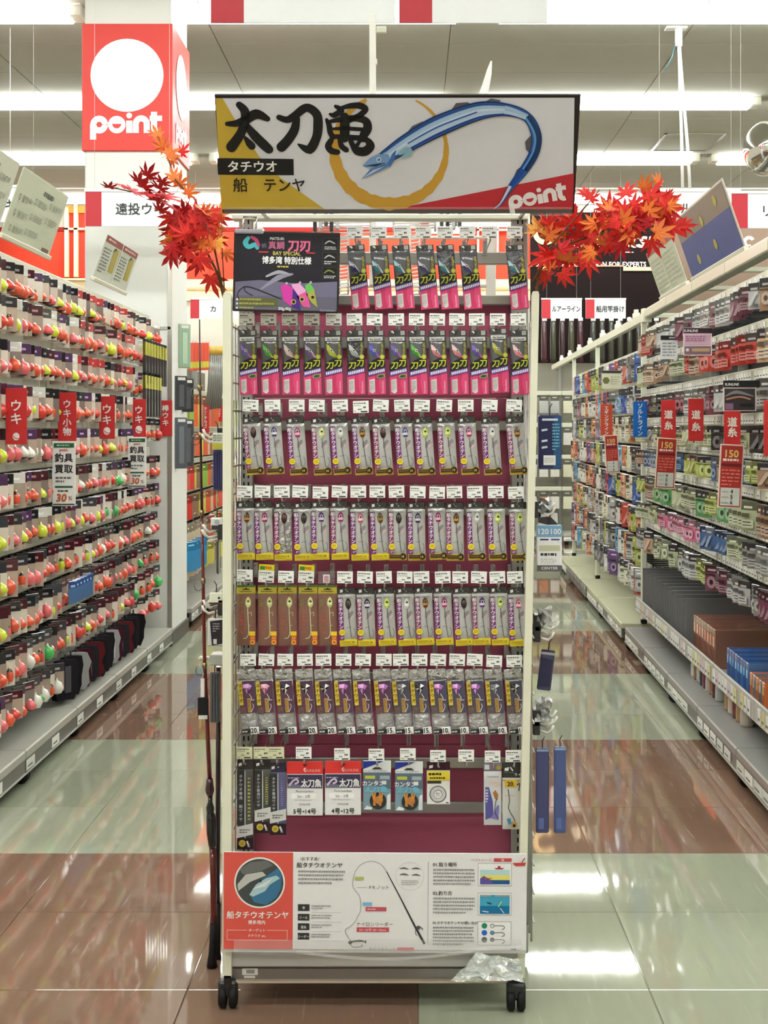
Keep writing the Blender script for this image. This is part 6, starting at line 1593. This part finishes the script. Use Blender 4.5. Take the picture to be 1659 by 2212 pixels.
for (x, y, s, c, r) in ((1160, 498, 40, 'amber', -.4), (1185, 500, 36, 'orange', -.8), (1275, 430, 30, 'red', .4), (1352, 420, 36, 'red', -.1), (1400, 430, 44, 'red', .7), (1425, 460, 44, 'red', 1.3), (1450, 490, 42, 'red', 1.6), (1405, 520, 40, 'red', 2.6), (1180, 590, 42, 'red', 2.8), (1215, 590, 36, 'red', 2.4), (1270, 560, 40, 'red', 3.1), (1240, 480, 44, 'red', -.6), (1330, 500, 40, 'red', 2.4), (1180, 552, 40, 'red', -2), (1265, 420, 26, 'red', -.1), (1420, 395, 26, 'orange', .6), (1390, 405, 30, 'orange', .4), (1475, 490, 30, 'red', 1.5), (1210, 540, 44, 'deep red', 2.), (1230, 555, 42, 'red', -2.8), (1320, 455, 36, 'orange', .3), (1300, 480, 34, 'orange', 1.2), (1345, 480, 34, 'orange', .6)):
    RL.append(lf_(x, y, s, c, r))
for i in range(100):
    u = rn.random(); x = 1180 + 270 * u; y = 530 - 70 * u + rn.uniform(-55, 55) * (1 - .4 * u)
    RL.append(lf_(x, y, rn.uniform(26, 42), rn.choice(['red', 'red', 'deep red', 'red', 'orange', 'red']), None, rn.random() < .35))
tb = P(1156, 640, 3.61)
branch('thick branch of red maple leaves on the post facing the line gondola', tb, [(st_([(1154, 660), (1170, 560), (1220, 530), (1300, 500), (1380, 460), (1430, 400)]), .004), (st_([(1150, 610), (1190, 545), (1260, 540), (1330, 520), (1440, 490)]), .004), (st_([(1160, 570), (1200, 520), (1270, 440), (1295, 410)]), .003), (st_([(1152, 575), (1180, 545), (1220, 535)]), .005)], RL, 6)

# ================================================================ fishing rods beside the stand
def rp(x, y):
    t = (y - 690) / (2088 - 690); return P(x, y, 3.80 + .085 * t)
RO = thing('fishing_rod', 'dark red fishing rod with black grip standing beside the stand post', 'fishing rod', (rp(458, 2088).x, 3.885, 0))
ro = RO.location
k_ = 3.85 / F
def rod_part(name, pts, col, m='glossy', n=8):
    MB().tube([rp(x, y) for x, y, r in pts], [r * k_ for x, y, r in pts], col, n).build(name, m, RO, ro)
rod_part('tip_section', [(431, 690, 1.5), (433, 900, 2.2), (436, 1110, 3)], (44, 20, 22))
rod_part('blank', [(436, 1110, 3), (439, 1270, 3.6), (442, 1430, 4), (449, 1600, 4.6), (453, 1682, 5)], (112, 26, 22))
rod_part('fore_grip', [(453, 1682, 7), (453, 1694, 8), (453, 1706, 10), (453, 1712, 9), (454, 1722, 5)], (58, 22, 34))
rod_part('reel_seat', [(454, 1722, 5), (454, 1732, 5), (454, 1745, 9), (454, 1756, 8), (455, 1758, 9), (456, 1770, 11), (457, 1800, 11), (459, 1825, 9), (459, 1833, 7)], (26, 26, 28))
rod_part('butt_blank', [(459, 1833, 7), (461, 1890, 7.5), (462, 1975, 7), (461, 1992, 8)], (96, 24, 20))
rod_part('rear_grip', [(461, 1992, 7.5), (460, 2040, 8), (459, 2062, 9), (458, 2074, 10), (458, 2088, 12)], (24, 20, 22), 'rubber')
for y, x in ((838, 432), (940, 433), (1108, 436), (1255, 439), (1438, 442)):
    c = rp(x, y)
    b = MB().tube([c + Vector((0, 0, -.008)), c + Vector((0, 0, .008))], 5 * k_, (170, 150, 110), 8)
    m_ = [c + Vector((-.012 + .011 * math.cos(a), -.006, -.012 + .014 * math.sin(a))) for a in [i * PI / 5 for i in range(11)]]
    b.tube(m_, .0012, (150, 140, 130), 5, False); b.build('guide', 'chrome', RO, ro)
b = MB(); c = rp(438, 1464)
b.box(c.x - .004, c.x + .006, c.y - .012, c.y - .010, pz(1505, 3.84), c.z, (240, 238, 232)); b.tube([rp(441, 1452) + Vector((0, -.012, 0)), c + Vector((0, -.011, 0))], .001, (230, 230, 226), 4)
c = rp(444, 1545); b.box(c.x - .018, c.x + .01, c.y - .02, c.y - .012, c.z - .006, c.z + .05, (34, 34, 36)); b.box(c.x - .016, c.x + .008, c.y - .022, c.y - .02, c.z - .006, c.z + .004, (226, 226, 224))
b.build('price_tag', 'paper', RO, ro)
R2 = thing('fishing_rod', 'near-black thick rod handle section leaning against the stand post', 'fishing rod', (P(469, 2071, 3.95).x, 3.95, 0))
MB().tube([P(472, 1440, 3.88), P(471, 1700, 3.915), P(469, 2060, 3.948)], [5 * k_, 5.5 * k_, 6 * k_], (44, 20, 30), 8).build('blank', 'glossy', R2, R2.location)
MB().tube([P(470, 1950, 3.938), P(469, 2056, 3.948), P(469, 2070, 3.95)], [7 * k_, 7.5 * k_, 10 * k_], (22, 20, 22), 8).build('grip', 'rubber', R2, R2.location)
b = pbox(MB(), 452, 1415, 504, 1438, 3.75, .06, (176, 178, 172), .003); pbox(b, 455, 1418, 470, 1436, 3.80, .09, (176, 178, 172), .003); pbox(b, 428, 1419, 458, 1427, 3.849, .02, (214, 218, 196), .003)
o = b.build('rod_clamp', 'plastic', None, tuple(P(458, 1440, 3.76))); o.location = P(458, 1440, 3.76); tag(o, 'grey clamp on the stand side grid holding the rods', 'clamp')

# ---------------------------------------------------------------- things hung on the stand's sides
def bighook(label, x0, y0, x1, Z, n=2):
    o_ = P(x0, y0, Z); t = thing('side_hook', label, 'side hook', o_, group='white side hooks')
    k2 = Z / F; L_ = (x1 - x0) * k2; s_ = 1 if L_ > 0 else -1
    for i in range(n):
        dy = i * .02
        MB().tube([(0, dy, .012 * i), (L_ * .7, dy - .02, -.006 + .012 * i), (L_ * .9, dy - .03, .004 + .012 * i), (L_, dy - .03, .016 + .012 * i)], .0036, (236, 234, 228), 6).build('prong', 'paint', t)
    MB().cbox(-.006 if s_ > 0 else -.012, .012 if s_ > 0 else .006, -.02, .03, -.012, .03, (70, 70, 72), ch=.002).build('hook_plate', 'metal', t)
    return t
bighook('double white side hook above the blue pack on the rod side', 482, 950, 440, 3.75); bighook('double white side hook halfway down on the rod side', 482, 1155, 440, 3.75); bighook('double white side hook over the black card on the rod side', 482, 1318, 440, 3.75)
def sidepack(name, label, x0, y0, x1, y1, Z, col, fn, rz=0., m='glossy', cat='tackle pack', d=.012):
    k2 = Z / F; o_ = P((x0 + x1) / 2, y0, Z)
    t = thing(name, label, cat, o_, rz)
    wd, ht = abs(x1 - x0) * k2, (y1 - y0) * k2
    MB().cbox(-wd / 2, wd / 2, 0, d, -ht, 0, col, ch=.003).build('body', m, t)
    b = MB(); fn(b, wd, ht); 
    if b.f: b.build('print', 'print', t)
    MB().tube([(0, .004, -.004), (0, .004, .02), (.006 if x0 > 800 else -.006, .004, .03)], .0016, (60, 60, 62), 5).build('hanger', 'plastic', t)
    return t
E_ = .0005
sidepack('hook_pack', 'clear and yellow pack on the rod-side hook above the navy pouch', 458, 935, 482, 972, 3.72, (206, 210, 196), lambda b, w_, h_: (b.rect(-w_ / 2, -h_ * .95, w_ / 2, -h_ * .6, (190, 180, 70), 1, E_), b.scribble(-w_ * .4, -h_ * .5, w_ * .4, -h_ * .1, (120, 120, 110), 3, 1, E_, .5, 1, .006)))
sidepack('rod_pouch', 'ribbed navy pouch hanging on the rod side of the stand', 460, 972, 481, 1060, 3.74, (62, 60, 112), lambda b, w_, h_: [b.cbox(-w_ * .44 + i * w_ * .24, -w_ * .28 + i * w_ * .24, -.005, .001, -h_ * .96, -h_ * .04, (62, 60, 112), ch=.002) for i in range(4)], cat='pouch')
sidepack('reel_pack', 'white boxed pack over the middle rod-side hook', 455, 1118, 482, 1146, 3.73, (224, 226, 226), lambda b, w_, h_: (b.rect(-w_ * .45, -h_ * .95, w_ * .45, -h_ * .6, (60, 60, 62), 1, E_), b.disc(0, -h_ * .35, h_ * .2, (170, 176, 180), 1, E_)))
sidepack('pouch', 'slim dark green strap hanging below the middle rod-side hook', 467, 1170, 475, 1240, 3.74, (52, 58, 46), lambda b, w_, h_: b.rect(w_ * .2, -h_, w_ * .45, 0, (190, 196, 180), 1, E_), cat='strap')
sidepack('reel_pack', 'white rounded pack with a black dot over the lower rod-side hook', 452, 1280, 482, 1306, 3.73, (232, 234, 216), lambda b, w_, h_: (b.disc(w_ * .2, -h_ * .45, h_ * .1, BLACK, 1, E_), b.rect(-w_ * .5, -h_ * .98, w_ * .5, -h_ * .82, (90, 60, 50), 1, E_)))
sidepack('card_pack', 'black card pack with pale border and white code square', 448, 1336, 482, 1396, 3.70, (206, 208, 206), lambda b, w_, h_: (b.flat([(-w_ * .34, -h_ * .1), (w_ * .5, -h_ * .04), (w_ * .5, -h_ * .9), (-w_ * .22, -h_ * .98)], (44, 34, 44), 1, E_), b.scribble(-w_ * .16, -h_ * .5, w_ * .3, -h_ * .15, (170, 166, 170), 4, 2, E_, .5, 2, .006), b.rect(-w_ * .12, -h_ * .92, w_ * .1, -h_ * .74, (214, 212, 206), 2, E_)))
sidepack('grey_pouch', 'grey folded pouch hanging behind the rod tags', 453, 1452, 474, 1562, 3.80, (96, 98, 104), lambda b, w_, h_: [b.cbox(-w_ * .38 + i * w_ * .28, -w_ * .2 + i * w_ * .28, -.006, .001, -h_ * .97, -h_ * .03, (96, 98, 104), ch=.0025) for i in range(3)], cat='pouch')
# line gondola side
def bluep2(b, w_, h_):
    b.rect(-w_ * .48, -h_ * .97, w_ * .16, -h_ * .03, (36, 38, 84), 1, E_); b.rect(w_ * .16, -h_ * .97, w_ * .48, -h_ * .03, (40, 84, 130), 1, E_); b.rect(-w_ * .34, -h_ * .1, w_ * .34, -h_ * .06, (214, 226, 236), 2, E_); b.scribble(w_ * .1, -h_ * .66, w_ * .42, -h_ * .14, (110, 180, 200), 9, 2, E_, .5, 2, .006)
    for z in (.26, .46, .58): b.flat([(-w_ * .36, -h_ * z), (-w_ * .12, -h_ * (z - .015)), (-w_ * .1, -h_ * (z + .02)), (-w_ * .36, -h_ * (z + .04))], (206, 220, 226), 2, E_)
    b.rect(-w_ * .28, -h_ * .92, w_ * .24, -h_ * .74, (236, 238, 238), 3, E_); b.scribble(-w_ * .24, -h_ * .88, w_ * .2, -h_ * .78, (170, 170, 170), 3, 4, E_, .4, 1, .006)
sidepack('lure_box', 'navy and teal boxed pack with white price label on the stand side', 1163, 897, 1213, 1014, 3.68, (40, 60, 110), bluep2, d=.02)
MB_ = None
sidepack('hook_bundle', 'bundle of white plastic hooks with black striped pads on the stand side', 1162, 1108, 1205, 1142, 3.70, (214, 214, 212), lambda b, w_, h_: (b.flat([(-w_ * .5, -h_ * .3), (w_ * .1, -h_ * .2), (w_ * .5, -h_ * .7), (w_ * .4, -h_ * .9), (-w_ * .5, -h_ * .6)], (60, 60, 62), 1, E_), b.flat([(-w_ * .1, -h_ * .25), (w_ * .15, -h_ * .25), (0, -h_ * .45)], (120, 30, 40), 2, E_), b.flat([(-w_ * .5, -h_ * .75), (w_ * .4, -h_ * .95), (w_ * .5, -h_), (-w_ * .5, -h_)], (40, 40, 42), 2, E_)), cat='hook bundle')
def box120(b, w_, h_):
    b.rect(-w_ * .5, -h_ * .26, w_ * .5, -.001, (124, 168, 206), 1, E_); b.text('120', -w_ * .24, -h_ * .2, h_ * .17, (236, 242, 246), 2, E_, bold=.03); b.text('100', w_ * .26, -h_ * .2, h_ * .17, (236, 242, 246), 2, E_, bold=.03)
    b.rect(-w_ * .38, -h_ * .33, -w_ * .04, -h_ * .3, (40, 50, 110), 1, E_); b.rect(w_ * .06, -h_ * .33, w_ * .4, -h_ * .3, (60, 80, 150), 1, E_); b.rect(-w_ * .42, -h_ * .56, w_ * .42, -h_ * .44, (196, 200, 170), 1, E_); b.scribble(-w_ * .36, -h_ * .68, w_ * .36, -h_ * .6, (60, 60, 62), 1, 1, E_, .8, 3, .008); b.scribble(-w_ * .36, -h_ * .84, w_ * .3, -h_ * .72, (196, 196, 198), 3, 1, E_, .5, 4, .01)
    b.rect(-w_ * .5, -h_, w_ * .5, -h_ * .87, (96, 98, 102), 1, E_); b.text('CENTER', 0, -h_ * .96, h_ * .08, (230, 230, 230), 2, E_, bold=.04, sx=1.2)
sidepack('white_box', 'white box with pale blue top reading 120 and 100 on the stand side', 1160, 1134, 1214, 1234, 3.69, (238, 240, 242), box120, d=.03, cat='box')
for i, (x, y) in enumerate(((1160, 1108), (1160, 1352), (1158, 1375), (1157, 1556), (1157, 1575))):
    bighook('white side hook on the line-aisle side of the stand, %s from the top' % ORD[i + 1], x - 2, y, x + (44 if i % 2 else 36), 3.72)
def wrap(label, x0, y0, x1, y1, seed):
    rn_ = random.Random(seed); b = MB(); vv = []; n_ = 5
    for j in range(n_ + 1):
        for i in range(n_ + 1):
            p = P(x0 + (x1 - x0) * i / n_ + rn_.uniform(-3, 3), y0 + (y1 - y0) * j / n_ + rn_.uniform(-5, 5), 3.70 + rn_.uniform(-.02, .02)); vv.append(tuple(p))
    b.mesh(vv, [q for j in range(n_) for i in range(n_) for q in ((j * (n_ + 1) + i, (j + 1) * (n_ + 1) + i, (j + 1) * (n_ + 1) + i + 1), (j * (n_ + 1) + i, (j + 1) * (n_ + 1) + i + 1, j * (n_ + 1) + i + 1))], (220, 222, 222))
    og = P(x0, y1, 3.7); o = b.build('clear_wrapper', 'foil', None, tuple(og)); o.location = og; tag(o, label, 'wrapper')
wrap('crumpled clear wrapper over the upper white side hooks', 1160, 1312, 1192, 1352, 1); wrap('crumpled clear wrapper over the lower white side hooks', 1156, 1506, 1190, 1556, 2); wrap('crumpled clear wrapper above the striped hook bundle', 1160, 1072, 1190, 1112, 3)
sidepack('pouch', 'small dark navy pouch with zip hanging below the upper white hooks', 1170, 1404, 1200, 1492, 3.74, (62, 64, 96), lambda b, w_, h_: (b.rect(-w_ * .5, -h_ * .12, w_ * .5, -h_ * .06, (170, 172, 180), 1, E_), b.rect(-w_ * .4, -h_ * .9, w_ * .4, -h_ * .2, (52, 52, 84), 1, E_)), cat='pouch').rotation_euler = (0, .12, 0)
for i, (x0, y0, x1, y1, c) in enumerate(((1158, 1617, 1186, 1800, (76, 82, 128)), (1197, 1614, 1223, 1800, (82, 96, 150)))):
    sidepack('long_pouch', 'long slate-blue pouch hanging at the stand foot, %s' % ('closest to the post' if i == 0 else 'away from the post'), x0, y0, x1, y1, 3.72, c, lambda b, w_, h_: (b.rect(-w_ * .46, -h_ * .035, w_ * .46, -h_ * .01, (150, 176, 214), 1, E_), b.rect(-w_ * .3, -h_ * .95, w_ * .1, -h_ * .82, (100, 120, 180), 1, E_)), cat='pouch', m='plastic')
o = pbox(MB(), 1160, 1560, 1192, 1622, 3.735, .006, (176, 180, 182)).build('zip_bag', 'film', None, tuple(P(1176, 1622, 3.735))); o.location = P(1176, 1622, 3.735); tag(o, 'clear zip bag top above the long blue pouches', 'bag')

# ================================================================ wire rack behind the stand
WR = thing('wire_rack', 'white wire rack standing back to back behind the display stand', 'wire rack', (px(815, 4.45), 4.45, 0)); wo = WR.location
for x in (px(560, 4.45), px(1060, 4.45)):
    MB().cbox(x - .015, x + .015, 4.43, 4.46, 0, 2.08, (226, 226, 216), ch=.003).build('rack_post', 'paint', WR, wo)
MB().box(px(560, 4.45), px(1060, 4.45), 4.46, 4.47, .12, 1.75, (206, 206, 198)).build('rack_panel', 'paint', WR, wo)
for (x0, x1, ya, yb, n) in ((733, 752, 512, 645, 17), (886, 906, 470, 645, 22), (690, 800, 468, 512, 6), (850, 940, 466, 500, 6)):
    b = MB()
    for i in range(n):
        z = pz(ya + (yb - ya) * i / n, 4.3); b.tube([(px(x0, 4.3), 4.3, z), (px(x1, 4.3), 4.3, z + .004)], .0026, (240, 238, 232), 5)
    b.tube([(px(x0, 4.3), 4.302, pz(yb, 4.3)), (px(x0, 4.3), 4.302, pz(ya, 4.3))], .003, (210, 208, 200), 5); b.tube([(px(x1, 4.3), 4.302, pz(yb, 4.3)), (px(x1, 4.3), 4.302, pz(ya, 4.3))], .003, (210, 208, 200), 5)
    b.build('wire_comb', 'paint', WR, wo)
b = MB()
for z in (1.9, 2.05): b.tube([(px(560, 4.45), 4.44, z), (px(1060, 4.45), 4.44, z)], .006, (232, 230, 222), 6)
b.build('cross_bar', 'paint', WR, wo)
for i in range(9):
    x = 676 + i * 12 if i < 5 else 950 + (i - 5) * 13
    b = pbox(MB(), x, 452, x + 8, 500 - (i % 3) * 6, 4.24, .03, [(60, 60, 62), (206, 208, 208), (90, 88, 90)][i % 3], .002)
    o = b.build('clip_pack', 'glossy', None, tuple(P(x + 4, 500, 4.25))); o.location = P(x + 4, 500, 4.25); tag(o, '%s slim pack on the wire rack behind the banner foot, %s along' % (['black', 'silver', 'charcoal'][i % 3], ORD[i + 1]), 'slim pack', 'slim packs behind the banner')

# ================================================================ back-wall shelving and rod cases
for i, x in enumerate((-2.1, -1.1, -.1, .9, 1.9, 2.9)):
    M = Matrix.Translation((x, 17.9, 0))
    gondola_bay('shelving bay against the back wall, %s from the float aisle side' % ORD[i + 1], M, [1.9, 1.5, 1.1, .7], L=1.0, ry=.14, top=2.3, group='back wall bays', far=True, backc=(150, 148, 132), cap=False)
    for k in range(7):
        for ri, z in enumerate((1.9, 1.5, 1.1, .7)):
            cn = random.choice(['cream', 'yellow-green', 'white', 'orange', 'silver'])
            lab = '%s pack on the back wall bay, %s bay, %s rail, %s along' % (cn, ORD[i + 1], ORD[ri + 1], ORD[k + 1])
            hang_pack('wall_pack', pack_root((90, 90, 80), .11, .22, FARC[cn]), M, .07 + k * .14, .1, z - .03, 0, lab, 'wall pack', 'packs on the back wall bays')
for i in range(13):
    x = 1176 + i * 19.5 + (8 if i > 4 else 0); Z = 18.2
    t = thing('rod_case', 'dark rod case with white cap on the back shelf, %s from the stand' % ORD[i + 1], 'rod case', P(x, 770, Z), group='rod cases on the back shelf')
    c = [(70, 26, 40), (60, 62, 44), (56, 28, 38), (70, 72, 50)][i % 4] if i < 5 else (52, 54, 44)
    t.location.z = 2.302
    MB().lathe([(.001, 0), (.035, 0), (.04, .05), (.042, .3), (.034, .5), (.03, .52)], c, 10).build('case', 'glossy', t)
    MB().lathe([(.03, .5), (.03, .56), (.001, .57)], (240, 240, 236), 10).build('cap', 'plastic', t)
for i in range(7):
    t = thing('landing_pole', 'grey landing pole with yellow cap hanging past the pillar, %s from the pillar' % ORD[i + 1], 'pole', P(455 + i * 4.5, 748, 11.7 + i * .06), group='landing poles past the pillar')
    MB().tube([(0, 0, -.06), (-.01, 0, -.3), (-.03, 0, -.52)], [.012, .013, .012], (120, 120, 112), 8).build('shaft', 'glossy', t)
    MB().tube([(0, 0, .0), (0, 0, -.07)], .014, (206, 170, 70), 8).build('cap', 'plastic', t)
for i in range(6):
    t = thing('lure_rack_pack', 'tall orange streamer pack past the pillar, %s from the pillar' % ORD[i + 1], 'streamer pack', P(412 + i * 7, 735, 11.2 + i * .08), group='orange streamer packs past the pillar')
    MB().cbox(-.018, .018, -.006, .006, -.24, 0, (226, 96, 76), ch=.003).box(-.016, .016, -.007, .007, -.22, -.17, (206, 210, 80)).box(-.016, .016, -.007, .007, -.02, 0, (236, 230, 222)).build('streamer', 'glossy', t)
